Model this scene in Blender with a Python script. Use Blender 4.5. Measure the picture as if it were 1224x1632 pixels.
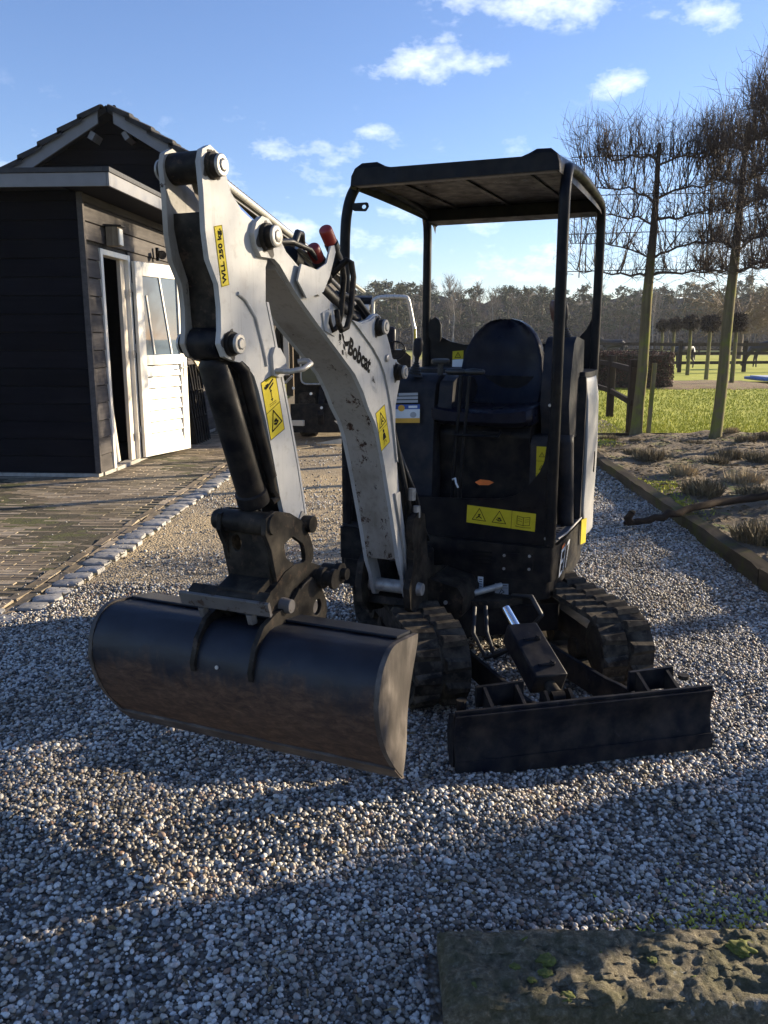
import bpy, bmesh, math, random
import numpy as np
from mathutils import Vector, Matrix
R = math.radians
scene = bpy.context.scene
for o in list(bpy.data.objects): bpy.data.objects.remove(o)
random.seed(7)
rng = np.random.default_rng(7)

# ------------------------------------------------------------------ camera, sky, sun, exposure
CAM_H, PITCH, FPX = 1.48, R(11.85), 1320.0
cd = bpy.data.cameras.new('camera'); cam = bpy.data.objects.new('camera', cd)
scene.collection.objects.link(cam); scene.camera = cam
cd.sensor_fit = 'VERTICAL'; cd.sensor_height = 32.0; cd.lens = FPX / 1632 * 32.0
cd.clip_start = 0.05; cd.clip_end = 2000
cam.location = (0, 0, CAM_H); cam.rotation_euler = (math.pi / 2 - PITCH, 0, 0)
scene.render.resolution_x, scene.render.resolution_y = 768, 1024

SUN_EL, SUN_AZ = R(13.5), math.atan2(.92, .39)          # azimuth measured from +Y towards +X
SUN_DIR = Vector((math.sin(SUN_AZ) * math.cos(SUN_EL), math.cos(SUN_AZ) * math.cos(SUN_EL), math.sin(SUN_EL)))
world = bpy.data.worlds.new('World'); scene.world = world; world.use_nodes = True
def build_world():
    nt = world.node_tree; N = nt.nodes; L = nt.links; N.clear()
    out = N.new('ShaderNodeOutputWorld'); bg = N.new('ShaderNodeBackground')
    sky = N.new('ShaderNodeTexSky'); sky.sky_type = 'NISHITA'; sky.sun_disc = False
    sky.sun_elevation = SUN_EL; sky.sun_rotation = SUN_AZ; sky.air_density = 1.0; sky.dust_density = .25; sky.ozone_density = 2.2
    bg.inputs[1].default_value = .072
    tc = N.new('ShaderNodeTexCoord')
    def math_(op, a, b=None, c=None, clamp=False):
        n = N.new('ShaderNodeMath'); n.operation = op; n.use_clamp = clamp
        for i, v in enumerate((a, b, c)):
            if v is None: continue
            if isinstance(v, (int, float)): n.inputs[i].default_value = v
            else: L.new(v, n.inputs[i])
        return n.outputs[0]
    def vmath(op, a, b=None):
        n = N.new('ShaderNodeVectorMath'); n.operation = op
        for i, v in enumerate((a, b)):
            if v is None: continue
            if isinstance(v, (tuple, list, Vector)): n.inputs[i].default_value = v
            else: L.new(v, n.inputs[i])
        return n.outputs['Value'] if op in ('LENGTH', 'DOT_PRODUCT') else n.outputs['Vector']
    d = tc.outputs['Generated']
    nz = N.new('ShaderNodeTexNoise'); nz.inputs['Scale'].default_value = 22; nz.inputs['Detail'].default_value = 9; nz.inputs['Roughness'].default_value = .62
    L.new(vmath('MULTIPLY', d, (1, 1, 1.9)), nz.inputs['Vector'])
    nf = nz.outputs['Fac']
    def ray(u, v):
        x = (u - 612) / FPX; y = -(v - 816) / FPX
        return Vector((x, math.cos(PITCH) + y * math.sin(PITCH), -math.sin(PITCH) + y * math.cos(PITCH))).normalized()
    total = None
    for (u, v, ru, rv, k) in [(690, 98, 125, 42, .85), (755, 100, 70, 30, .7), (850, 5, 170, 42, .9), (930, 15, 90, 28, .8), (1125, 22, 85, 34, .95), (990, 132, 60, 26, .75), (590, 210, 45, 18, .75),
                              (490, 240, 130, 30, .62), (470, 368, 70, 30, .9), (650, 425, 120, 22, .5), (800, 415, 200, 30, .45), (1170, 400, 170, 50, .7),
                              (1500, 160, 200, 70, .8), (1650, 420, 300, 50, .7)]:
        c = ray(u, v)
        dv = vmath('SUBTRACT', d, tuple(c))
        ln = vmath('LENGTH', vmath('MULTIPLY', dv, (FPX / ru, FPX / ru * .6, FPX / rv)))
        m = math_('MULTIPLY', math_('SUBTRACT', 1.0, ln, clamp=True), k)
        total = m if total is None else math_('MAXIMUM', total, m)
    # soft streaks low over the horizon everywhere
    sx = N.new('ShaderNodeSeparateXYZ'); L.new(d, sx.inputs[0])
    low = math_('MULTIPLY', math_('SUBTRACT', 1.0, math_('ABSOLUTE', math_('MULTIPLY', math_('SUBTRACT', sx.outputs['Z'], .10), 5.5)), clamp=True), .30)
    total = math_('MAXIMUM', total, low)
    t2 = math_('ADD', total, math_('MULTIPLY', math_('SUBTRACT', nf, .5), 2.1))
    cl = math_('MULTIPLY', math_('SUBTRACT', t2, .30), .95, clamp=True)
    cl = math_('MULTIPLY', cl, math_('MULTIPLY', total, 5, clamp=True))
    mix = N.new('ShaderNodeMix'); mix.data_type = 'RGBA'
    tint = N.new('ShaderNodeMix'); tint.data_type = 'RGBA'; tint.blend_type = 'MULTIPLY'; tint.inputs[0].default_value = 1
    tint.inputs[7].default_value = (.96, .98, 1.24, 1)
    L.new(sky.outputs[0], tint.inputs[6])
    L.new(math_('MULTIPLY', cl, .88), mix.inputs[0]); L.new(tint.outputs[2], mix.inputs[6]); mix.inputs[7].default_value = (9.0, 9.3, 10.0, 1)
    L.new(mix.outputs[2], bg.inputs[0]); L.new(bg.outputs[0], out.inputs[0])
build_world()
sd = bpy.data.lights.new('sun', 'SUN'); sd.energy = 5.0; sd.angle = R(.55); sd.color = (1.0, .84, .60)
sun = bpy.data.objects.new('sun', sd); scene.collection.objects.link(sun)
sun.rotation_euler = SUN_DIR.to_track_quat('Z', 'Y').to_euler(); sun.location = (20, 9, 12)
vs = scene.view_settings; vs.view_transform = 'Standard'; vs.look = 'None'; vs.gamma = 1; vs.use_curve_mapping = False
vs.exposure = 1.46

# ------------------------------------------------------------------ helpers
def tag(o, label=None, cat=None, group=None, kind=None):
    if label: o['label'] = label
    if cat: o['category'] = cat
    if group: o['group'] = group
    if kind: o['kind'] = kind
    return o
ORG = {}
def empty(name, loc, label=None, cat=None, group=None, kind=None):
    o = bpy.data.objects.new(name, None); scene.collection.objects.link(o)
    o.location = loc; o.empty_display_size = .2; ORG[o.name] = Vector(loc)
    return tag(o, label, cat, group, kind)
def org(o): return ORG.get(o.name, Vector((0, 0, 0)))
class MB:
    """collects world-space geometry; build() links it as one mesh object"""
    def __init__(s): s.v = []; s.f = []; s.m = []
    def add(s, vs_, fs, m=0):
        b = len(s.v); s.v.extend([tuple(p) for p in vs_]); s.f.extend([tuple(i + b for i in f) for f in fs]); s.m.extend([m] * len(fs)); return s
    def box(s, c, size, mat=None, m=0):
        hx, hy, hz = [q / 2 for q in size]
        vs_ = [Vector((x, y, z)) for x in (-hx, hx) for y in (-hy, hy) for z in (-hz, hz)]
        if mat is not None: vs_ = [mat @ p for p in vs_]
        vs_ = [p + Vector(c) for p in vs_]
        return s.add(vs_, [(0, 1, 3, 2), (4, 6, 7, 5), (0, 4, 5, 1), (2, 3, 7, 6), (0, 2, 6, 4), (1, 5, 7, 3)], m)
    def beam(s, a, b, w, h, m=0, up=(0, 0, 1)):
        a = Vector(a); b = Vector(b); d = (b - a).normalized(); x = d.cross(Vector(up)).normalized(); z = x.cross(d)
        vs_ = [p + x * sx * w / 2 + z * sz * h / 2 for p in (a, b) for sx in (-1, 1) for sz in (-1, 1)]
        return s.add(vs_, [(0, 2, 3, 1), (4, 5, 7, 6), (0, 1, 5, 4), (2, 6, 7, 3), (0, 4, 6, 2), (1, 3, 7, 5)], m)
    def hexa(s, p, m=0):    # bottom 4 ccw, top 4 ccw
        return s.add(p, [(3, 2, 1, 0), (4, 5, 6, 7), (0, 1, 5, 4), (1, 2, 6, 5), (2, 3, 7, 6), (3, 0, 4, 7)], m)
    def tube(s, pts, r, n=8, m=0, caps=True, flat=None):
        pts = [Vector(p) for p in pts]; k = len(pts)
        rs = r if isinstance(r, (list, tuple)) else [r] * k
        vs_ = []; prev = None
        for i, p in enumerate(pts):
            t = (pts[min(i + 1, k - 1)] - pts[max(i - 1, 0)]).normalized()
            if prev is None:
                x = t.cross(Vector((0, 0, 1)))
                if x.length < 1e-3: x = t.cross(Vector((1, 0, 0)))
                x.normalize()
            else: x = (prev - t * prev.dot(t)).normalized()
            prev = x; y = t.cross(x)
            for j in range(n):
                a = 2 * math.pi * j / n
                vs_.append(p + (x * math.cos(a) + y * math.sin(a)) * rs[i])
        fs = [(i * n + j, i * n + (j + 1) % n, (i + 1) * n + (j + 1) % n, (i + 1) * n + j) for i in range(k - 1) for j in range(n)]
        if caps: fs += [tuple(range(n - 1, -1, -1)), tuple(range((k - 1) * n, k * n))]
        return s.add(vs_, fs, m)
    def prism(s, prof, fn, a, b, m=0, m2=None):
        """2D profile [(p,q)], fn(p,q,t)->world, extruded from t=a to t=b; caps triangulated by n-gon"""
        n = len(prof)
        vs_ = [fn(p, q, a) for p, q in prof] + [fn(p, q, b) for p, q in prof]
        fs = [(i, (i + 1) % n, n + (i + 1) % n, n + i) for i in range(n)]
        s.add(vs_, fs, m)
        s.add(vs_, [tuple(range(n - 1, -1, -1)), tuple(range(n, 2 * n))], m if m2 is None else m2)
        return s
    def ring_prism(s, outer, inner, fn, a, b, m=0):
        """outer/inner loops with the same point count"""
        n = len(outer)
        vs_ = [fn(p, q, t) for t in (a, b) for loop in (outer, inner) for p, q in loop]
        fs = []
        for i in range(n):
            j = (i + 1) % n
            fs += [(i, j, n + j, n + i), (2 * n + i, 3 * n + i, 3 * n + j, 2 * n + j), (i, 2 * n + i, 2 * n + j, j), (n + i, n + j, 3 * n + j, 3 * n + i)]
        return s.add(vs_, fs, m)
    def lathe(s, a, b, prof, n=16, m=0):
        """prof [(t along a->b 0..len, r)]"""
        a = Vector(a); d = (Vector(b) - a); d.normalize()
        x = d.cross(Vector((0, 0, 1)))
        if x.length < 1e-3: x = Vector((1, 0, 0))
        x.normalize(); y = d.cross(x)
        vs_ = [a + d * t + (x * math.cos(2 * math.pi * j / n) + y * math.sin(2 * math.pi * j / n)) * r for t, r in prof for j in range(n)]
        k = len(prof)
        fs = [(i * n + j, i * n + (j + 1) % n, (i + 1) * n + (j + 1) % n, (i + 1) * n + j) for i in range(k - 1) for j in range(n)]
        fs += [tuple(range(n - 1, -1, -1)), tuple(range((k - 1) * n, k * n))]
        return s.add(vs_, fs, m)
    def grid(s, P, m=0, closed=False):
        """P[i][j] grid of points"""
        ni, nj = len(P), len(P[0])
        vs_ = [P[i][j] for i in range(ni) for j in range(nj)]
        fs = [(i * nj + j, i * nj + j + 1, (i + 1) * nj + j + 1, (i + 1) * nj + j) for i in range(ni - 1) for j in range(nj - 1)]
        return s.add(vs_, fs, m)
    def mesh(s, name, mats, origin=Vector((0, 0, 0)), smooth=None):
        me = bpy.data.meshes.new(name)
        o = Vector(origin)
        me.from_pydata([(p[0] - o.x, p[1] - o.y, p[2] - o.z) for p in s.v], [], s.f)
        if not isinstance(mats, (list, tuple)): mats = [mats]
        for q in mats: me.materials.append(q)
        if len(mats) > 1: me.polygons.foreach_set('material_index', s.m)
        bm = bmesh.new(); bm.from_mesh(me); bmesh.ops.recalc_face_normals(bm, faces=bm.faces); bm.to_mesh(me); bm.free()
        if smooth is not None:
            me.polygons.foreach_set('use_smooth', [True] * len(me.polygons))
            me.set_sharp_from_angle(angle=R(smooth))
        me.update(); return me
    def build(s, name, mats, parent=None, smooth=None, bevel=0, origin=None, seg=2):
        wo = Vector(origin) if origin is not None else (org(parent) if parent else Vector((0, 0, 0)))
        me = s.mesh(name, mats, wo, smooth)
        o = bpy.data.objects.new(name, me); scene.collection.objects.link(o)
        if parent: o.parent = parent
        o.location = wo - org(parent) if parent else wo
        ORG[o.name] = wo
        if bevel:
            b = o.modifiers.new('bevel', 'BEVEL'); b.width = bevel; b.segments = seg; b.limit_method = 'ANGLE'; b.angle_limit = R(35); b.harden_normals = False
            if smooth is None:
                me.polygons.foreach_set('use_smooth', [True] * len(me.polygons)); me.set_sharp_from_angle(angle=R(38))
        return o
def link_mesh(name, me, parent, loc, rot=(0, 0, 0), scale=None):
    o = bpy.data.objects.new(name, me); scene.collection.objects.link(o)
    if parent: o.parent = parent
    o.location = Vector(loc) - org(parent) if parent else loc
    o.rotation_euler = rot
    if scale is not None: o.scale = scale
    ORG[o.name] = Vector(loc); return o

# ------------------------------------------------------------------ materials
class NT:
    def __init__(s, name):
        s.mat = bpy.data.materials.new(name); s.mat.use_nodes = True
        s.t = s.mat.node_tree; s.N = s.t.nodes; s.L = s.t.links; s.b = s.N['Principled BSDF']
        s.tc = s.N.new('ShaderNodeTexCoord'); s.co = s.tc.outputs['Object']
    def set(s, i, v):
        if isinstance(v, (int, float, tuple)): s.b.inputs[i].default_value = v if not isinstance(v, tuple) else (*v[:3], 1)
        else: s.L.new(v, s.b.inputs[i])
    def noise(s, scale, detail=4, rough=.55, vec=None, stretch=None, dist=0, seed=0):
        n = s.N.new('ShaderNodeTexNoise'); n.inputs['Scale'].default_value = scale; n.inputs['Detail'].default_value = detail
        n.inputs['Roughness'].default_value = rough; n.inputs['Distortion'].default_value = dist
        v = vec or s.co
        if stretch or seed:
            m = s.N.new('ShaderNodeMapping'); m.inputs['Scale'].default_value = stretch or (1, 1, 1); m.inputs['Location'].default_value = (seed * 3.7, seed * 1.9, seed)
            s.L.new(v, m.inputs[0]); v = m.outputs[0]
        s.L.new(v, n.inputs['Vector']); return n.outputs['Fac']
    def voro(s, scale, feat='F1', vec=None, out='Distance'):
        n = s.N.new('ShaderNodeTexVoronoi'); n.inputs['Scale'].default_value = scale; n.feature = feat
        s.L.new(vec or s.co, n.inputs['Vector']); return n.outputs[out]
    def ramp(s, fac, stops, interp='LINEAR'):
        n = s.N.new('ShaderNodeValToRGB'); n.color_ramp.interpolation = interp
        e = n.color_ramp.elements
        while len(e) < len(stops): e.new(.5)
        for i, (p, c) in enumerate(stops):
            e[i].position = p; e[i].color = (*c, 1) if isinstance(c, tuple) else (c, c, c, 1)
        s.L.new(fac, n.inputs[0]); return n.outputs[0]
    def mix(s, f, a, b, mode='MIX'):
        n = s.N.new('ShaderNodeMix'); n.data_type = 'RGBA'; n.blend_type = mode
        for i, v in ((0, f), (6, a), (7, b)):
            if isinstance(v, (int, float)): n.inputs[i].default_value = v if i == 0 else (v, v, v, 1)
            elif isinstance(v, tuple): n.inputs[i].default_value = (*v[:3], 1)
            else: s.L.new(v, n.inputs[i])
        return n.outputs[2]
    def math(s, op, a, b=0.0, clamp=False):
        n = s.N.new('ShaderNodeMath'); n.operation = op; n.use_clamp = clamp
        for i, v in enumerate((a, b)):
            if isinstance(v, (int, float)): n.inputs[i].default_value = v
            else: s.L.new(v, n.inputs[i])
        return n.outputs[0]
    def sep(s, vec=None):
        n = s.N.new('ShaderNodeSeparateXYZ'); s.L.new(vec or s.co, n.inputs[0]); return n.outputs
    def rand(s): return s.N.new('ShaderNodeObjectInfo').outputs['Random']
    def bump(s, h, strength=.3, dist=.01):
        n = s.N.new('ShaderNodeBump'); n.inputs['Strength'].default_value = strength; n.inputs['Distance'].default_value = dist
        s.L.new(h, n.inputs['Height']); s.L.new(n.outputs[0], s.b.inputs['Normal'])
def simple(name, col, rough=.5, metal=0, var=.25, scale=12, bump=0, spec=.5, bscale=60):
    t = NT(name)
    n = t.noise(scale, 5, .6)
    c0 = tuple(x * (1 - var) for x in col); c1 = tuple(min(1, x * (1 + var)) for x in col)
    t.set('Base Color', t.ramp(n, [(.3, c0), (.7, c1)])); t.set('Roughness', t.ramp(t.noise(scale * 2.3, 4), [(.3, max(0, rough - .1)), (.7, min(1, rough + .12))]))
    t.set('Metallic', metal); t.b.inputs['Specular IOR Level'].default_value = spec
    if bump: t.bump(t.noise(bscale, 4, .6), bump, .004)
    return t.mat
M = {}
def m_white(name, base, dirt, chips, scuff=0):
    t = NT(name)
    n1 = t.noise(3.2, 6, .6, stretch=(1, 1, .45)); n2 = t.noise(34, 6, .65, seed=3); n3 = t.noise(9, 8, .7, seed=5, dist=.4)
    c = t.ramp(n1, [(.3, base), (.62, tuple(x * .84 for x in base)), (.8, dirt)])
    c = t.mix(t.ramp(n2, [(.55, 0.), (.72, .5)]), c, dirt)
    st = t.noise(60, 4, .6, stretch=(1, 1, .05), seed=8)
    c = t.mix(t.ramp(st, [(.56, 0.), (.75, .35)]), c, tuple(x * .6 for x in dirt))
    ch = t.ramp(n3, [(chips, 0.), (chips + .018, 1.)])
    if scuff:
        big = t.math('ADD', t.noise(13, 10, .82, seed=12, stretch=(1, 1, .28), dist=.3), t.math('MULTIPLY', t.math('SUBTRACT', 1.15, t.sep()[2]), .085))
        ch = t.math('MAXIMUM', ch, t.ramp(t.math('ADD', big, t.math('MULTIPLY', t.math('SUBTRACT', t.noise(40, 5, .7), .5), .25)), [(scuff, 0.), (scuff + .02, 1.)]))
    rust = t.ramp(t.noise(25, 4, seed=2), [(.35, (.018, .014, .013)), (.6, (.06, .03, .018))])
    t.set('Base Color', t.mix(ch, c, rust))
    t.b.inputs['Specular IOR Level'].default_value = .3; t.set('Roughness', t.mix(ch, .42, .8)); t.bump(t.math('SUBTRACT', t.math('MULTIPLY', n2, .3), t.math('MULTIPLY', ch, .6)), .25, .002)
    return t.mat
M['white'] = m_white('worn_white_paint', (.43, .43, .43), (.21, .195, .175), .72)
M['scuffed'] = m_white('scuffed_white_paint', (.33, .305, .275), (.13, .108, .085), .64, .585)
M['panel_white'] = m_white('panel_white_paint', (.34, .34, .345), (.30, .29, .275), .80)
def m_black(name, col, wear, wcol, rough=.42, dust=.0):
    t = NT(name)
    n = t.noise(6, 6, .6); n2 = t.noise(28, 7, .7, seed=4, dist=.3)
    c = t.ramp(n, [(.3, tuple(x * .7 for x in col)), (.7, tuple(x * 1.35 for x in col))])
    c = t.mix(t.ramp(n2, [(wear, 0.), (wear + .05, 1.)]), c, wcol)
    if dust:
        nn = t.N.new('ShaderNodeNewGeometry'); z = t.sep(nn.outputs['Normal'])[2]
        c = t.mix(t.math('MULTIPLY', t.ramp(t.noise(14, 5, .6, seed=6), [(.4, 0.), (.75, 1.)]), dust), c, (.12, .10, .075))
    t.set('Base Color', c); t.set('Roughness', t.ramp(t.noise(17, 5, seed=9), [(.3, rough - .1), (.7, rough + .18)]))
    t.bump(n2, .12, .003); t.b.inputs['Specular IOR Level'].default_value = .11
    return t.mat
M['black'] = m_black('black_machine_paint', (.003, .0035, .006), .66, (.035, .033, .03), .42, .25)
M['frame_black'] = m_black('black_frame_paint', (.0035, .004, .0065), .70, (.04, .038, .035), .36, .12)
M['blade'] = m_black('blade_paint', (.0045, .006, .011), .62, (.022, .026, .036), .48, .3)
M['linkage'] = m_black('greasy_steel', (.0085, .0075, .0075), .57, (.045, .03, .022), .5, .4)
M['worn_steel'] = m_black('worn_steel', (.13, .12, .115), .56, (.055, .035, .025), .5, .2)
M['rubber'] = m_black('track_rubber', (.014, .012, .011), .54, (.055, .045, .034), .75, .8)
M['hose'] = simple('hose_rubber', (.012, .012, .013), .5)
M['plastic'] = m_black('grey_plastic', (.014, .0155, .022), .72, (.07, .07, .075), .52, .25)
M['vinyl'] = m_black('seat_vinyl', (.0035, .005, .014), .72, (.015, .016, .022), .30, .1)
M['chrome'] = simple('chrome_rod', (.75, .77, .8), .12, 1.0, .05)
M['steel'] = simple('pin_steel', (.34, .325, .305), .45, .35, .35, 30)
M['zinc'] = simple('tread_plate', (.16, .16, .165), .45, .5, .2, 30, .2)
M['red'] = simple('red_plastic', (.26, .022, .016), .42, 0, .2)
M['brown_plastic'] = simple('brown_grip', (.11, .05, .035), .45)
M['orange_paint'] = simple('orange_print', (.75, .16, .02), .5)
M['yellow'] = simple('yellow_label', (.50, .40, .02), .6, 0, .10, 20, 0, .15)
M['ink'] = simple('black_print', (.008, .008, .008), .8, 0, .1, 12, 0, .08)
M['label_white'] = simple('white_print', (.62, .64, .66), .5, 0, .08)
M['label_grey'] = simple('grey_print', (.30, .31, .33), .5, 0, .08)
M['label_blue'] = simple('blue_print', (.02, .07, .28), .5, 0, .08)
M['label_amber'] = simple('amber_print', (.62, .32, .03), .5, 0, .1)
def m_bucket():
    t = NT('bucket_paint')
    z = t.sep()[2]
    n = t.noise(7, 8, .65, dist=.3); st = t.noise(26, 6, .7, stretch=(1, 1, .16), seed=2)
    band = t.math('ADD', z, t.math('MULTIPLY', t.math('SUBTRACT', t.math('ADD', n, t.math('MULTIPLY', st, .6)), .8), .30))
    rust = t.ramp(t.noise(38, 9, .78, seed=7, stretch=(.5, .5, 1.2), dist=.6), [(.3, (.018, .013, .012)), (.48, (.065, .038, .027)), (.62, (.115, .070, .046)), (.78, (.22, .16, .12))])
    black = t.ramp(t.noise(11, 5, seed=5), [(.3, (.007, .009, .015)), (.7, (.016, .019, .028))])
    t.set('Base Color', t.mix(t.ramp(band, [(.44, 1.), (.52, 0.)]), black, rust))
    t.b.inputs['Specular IOR Level'].default_value = .35; t.set('Roughness', t.ramp(band, [(.42, .8), (.52, .46)])); t.bump(t.noise(45, 7, .7), .3, .003)
    return t.mat
M['bucket'] = m_bucket()
def m_bucket_side():
    t = NT('bucket_side_steel')
    n = t.noise(14, 7, .65, stretch=(1, 1, .4))
    t.set('Base Color', t.ramp(n, [(.3, (.016, .012, .010)), (.5, (.05, .040, .034)), (.72, (.14, .12, .105))]))
    t.set('Roughness', .55); t.bump(n, .2, .003); return t.mat
M['bucket_side'] = m_bucket_side()
def m_wood(name, c0, c1, axis='z', rough=.75, moss=None, grain=18, contrast=1):
    t = NT(name); st = {'x': (.06, 1, 1), 'y': (1, .06, 1), 'z': (1, 1, .06)}[axis]
    r = t.rand(); g = t.noise(grain, 7, .7, stretch=st, seed=1); g2 = t.noise(3, 4, .6, seed=2)
    m_ = t.N.new('ShaderNodeMapping'); t.L.new(t.co, m_.inputs[0])
    cb = t.N.new('ShaderNodeCombineXYZ'); t.L.new(t.math('MULTIPLY', r, 37.), cb.inputs[0]); t.L.new(t.math('MULTIPLY', r, 17.), cb.inputs[2]); t.L.new(cb.outputs[0], m_.inputs['Location'])
    g = t.noise(grain, 7, .7, vec=m_.outputs[0], stretch=st)
    c = t.ramp(g, [(.3, c0), (.7, c1)])
    c = t.mix(.55, c, t.mix(1.0, c, t.ramp(r, [(0., .65), (1., 1.35)]), 'MULTIPLY'))
    c = t.mix(t.ramp(g2, [(.45, 0.), (.7, .35)]), c, tuple(x * .55 for x in c0))
    if moss: c = t.mix(t.ramp(t.noise(5, 6, .65, seed=9), [(.48, 0.), (.62, .8)]), c, moss)
    t.set('Base Color', c); t.set('Roughness', rough); t.bump(g, .35, .004); t.b.inputs['Specular IOR Level'].default_value = .06; return t.mat
M['board'] = m_wood('black_stained_board', (.0035, .0035, .006), (.0095, .0092, .012), 'x', .72)  # copy for camera-facing walls, darkened: their shade is put into the stain
M['side_board'] = M['board_y'] = m_wood('black_stained_board_side', (.050, .046, .046), (.115, .105, .10), 'y', .68)  # same stain lightened for sun-facing walls: sunlight is in the colour
M['white_wood'] = simple('white_gloss_paint', (.72, .69, .62), .4, 0, .07, 5)
M['cream_wood'] = simple('cream_paint', (.55, .50, .42), .5, 0, .1, 5)
M['fascia'] = simple('grey_fascia', (.16, .16, .17), .5, 0, .1, 6)
M['fascia_dark'] = simple('dark_roof_edge', (.014, .014, .017), .6)
M['tile'] = m_black('roof_tile_clay', (.030, .030, .032), .6, (.07, .065, .055), .6, .3)
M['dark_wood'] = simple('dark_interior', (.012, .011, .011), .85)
M['interior_wood'] = m_wood('interior_board', (.05, .04, .03), (.11, .085, .06))
M['concrete'] = simple('concrete', (.30, .28, .25), .85, 0, .25, 18, .4)
def m_bark():
    m = m_wood('algae_bark', (.10, .085, .05), (.24, .21, .11), 'z', .85, (.17, .19, .04), 14); t = m.node_tree; N, L = t.nodes, t.links
    b = N['Principled BSDF']; src = b.inputs['Base Color'].links[0].from_socket
    tc = N.new('ShaderNodeTexCoord'); sx = N.new('ShaderNodeSeparateXYZ'); L.new(tc.outputs['Object'], sx.inputs[0])
    rp = N.new('ShaderNodeMapRange'); rp.inputs['From Min'].default_value = 2.2; rp.inputs['From Max'].default_value = 2.9; L.new(sx.outputs['Z'], rp.inputs[0])
    mx = N.new('ShaderNodeMix'); mx.data_type = 'RGBA'; L.new(rp.outputs[0], mx.inputs[0]); L.new(src, mx.inputs[6]); mx.inputs[7].default_value = (.055, .042, .03, 1); L.new(mx.outputs[2], b.inputs['Base Color']); return m
M['bark_green'] = m_bark()
M['twig'] = simple('twig_bark', (.085, .06, .042), .8, 0, .3, 20)
M['twig_brown'] = simple('brown_twig_bark', (.15, .105, .062), .8, 0, .3, 8)
M['fence_wood'] = m_wood('weathered_fence', (.025, .019, .014), (.07, .055, .042), 'z', .8)
M['bamboo'] = simple('bamboo_cane', (.05, .042, .032), .7)
M['glass'] = simple('dark_glass', (.03, .04, .05), .06, 0, .1, 4, 0, .9)
M['silver'] = simple('silver_paint', (.50, .50, .48), .3, .3, .08)
M['horse'] = simple('dark_coat', (.012, .010, .010), .5, 0, .3, 4)
M['blue_cover'] = simple('blue_tarp', (.06, .15, .42), .5, 0, .2, 3)
M['hoof_white'] = simple('pale_sock', (.4, .37, .33), .8)
def m_grass(name, a, b, c, s1=1.2):
    t = NT(name)
    n = t.noise(s1, 6, .65); f = t.noise(28, 5, .75, seed=2)
    col = t.ramp(n, [(.3, a), (.5, b), (.72, c)]); col = t.mix(t.ramp(f, [(.35, .45), (.6, 0.)]), col, tuple(x * .55 for x in a))
    t.set('Base Color', col); t.set('Roughness', .9); t.b.inputs['Specular IOR Level'].default_value = .15
    t.bump(f, .35, .02); return t.mat
M['lawn'] = m_grass('lawn_grass', (.33, .36, .045), (.46, .47, .075), (.56, .54, .12))
M['field'] = m_grass('field_grass', (.24, .25, .06), (.34, .33, .08), (.40, .37, .13), .12)
def m_soil(name, a, b, moss, mlo=.55):
    t = NT(name)
    n = t.noise(2.2, 8, .7); f = t.noise(45, 7, .75, seed=3)
    c = t.ramp(f, [(.3, a), (.7, b)]); c = t.mix(t.ramp(n, [(mlo, 0.), (mlo + .07, .8)]), c, moss)
    t.set('Base Color', c); t.set('Roughness', .95); t.bump(f, .8, .02); return t.mat
M['soil'] = m_soil('sandy_soil', (.06, .043, .027), (.235, .18, .115), (.19, .22, .04), .56)
M['sand'] = m_soil('sandy_path', (.11, .09, .06), (.24, .20, .14), (.10, .12, .03), .62)
M['joint'] = m_soil('paving_joint', (.03, .025, .015), (.075, .062, .036), (.075, .08, .02), .5)
M['mulch'] = m_soil('leaf_litter', (.10, .06, .03), (.30, .20, .10), (.20, .22, .04), .55)
def m_gravelbase():
    t = NT('gravel_base')
    v = t.voro(62); cell = t.voro(62, out='Color'); f = t.noise(160, 3, .6)
    vals = t.sep(cell)[0]
    c = t.ramp(vals, [(0., (.045, .042, .040)), (.3, (.13, .12, .11)), (.55, (.24, .22, .185)), (.8, (.36, .34, .30)), (1., (.58, .56, .53))])
    c = t.mix(t.ramp(v, [(.25, 0.), (.75, .9)]), c, (.07, .052, .032))
    dn = t.noise(.8, 5, .6, seed=4); y = t.sep()[1]
    c = t.mix(t.math('MULTIPLY', t.ramp(dn, [(.36, .25), (.56, .9)]), t.ramp(t.math('MULTIPLY', y, .1), [(.42, .1), (.56, 1.)])), c, t.ramp(t.noise(70, 5, .7, seed=9), [(.3, (.26, .19, .105)), (.7, (.56, .44, .265))]))
    t.set('Base Color', c); t.set('Roughness', .85); t.bump(t.math('SUBTRACT', t.math('MULTIPLY', f, .2), v), .9, .015); return t.mat
M['gravel_base'] = m_gravelbase()
def m_pebble():
    t = NT('pebble_stone'); r = t.rand()
    c = t.ramp(r, [(0., (.03, .03, .032)), (.20, (.10, .10, .105)), (.30, (.22, .175, .12)), (.40, (.30, .29, .275)), (.52, (.44, .395, .32)), (.66, (.55, .535, .50)), (.82, (.70, .68, .63)), (.92, (.24, .13, .08)), (1., (.78, .76, .72))])
    n = t.noise(2.2, 4, .6); c = t.mix(t.ramp(n, [(.4, .0), (.7, .45)]), c, (.14, .12, .09))
    geo = t.N.new('ShaderNodeNewGeometry'); dp_ = t.noise(1.7, 7, .68, vec=geo.outputs['Position'], seed=6); c = t.mix(t.ramp(dp_, [(.50, 0.), (.68, .6)]), c, (.10, .078, .052))
    t.set('Base Color', c); t.set('Roughness', .55); t.b.inputs['Specular IOR Level'].default_value = .35; return t.mat
M['pebble'] = m_pebble()
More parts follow.
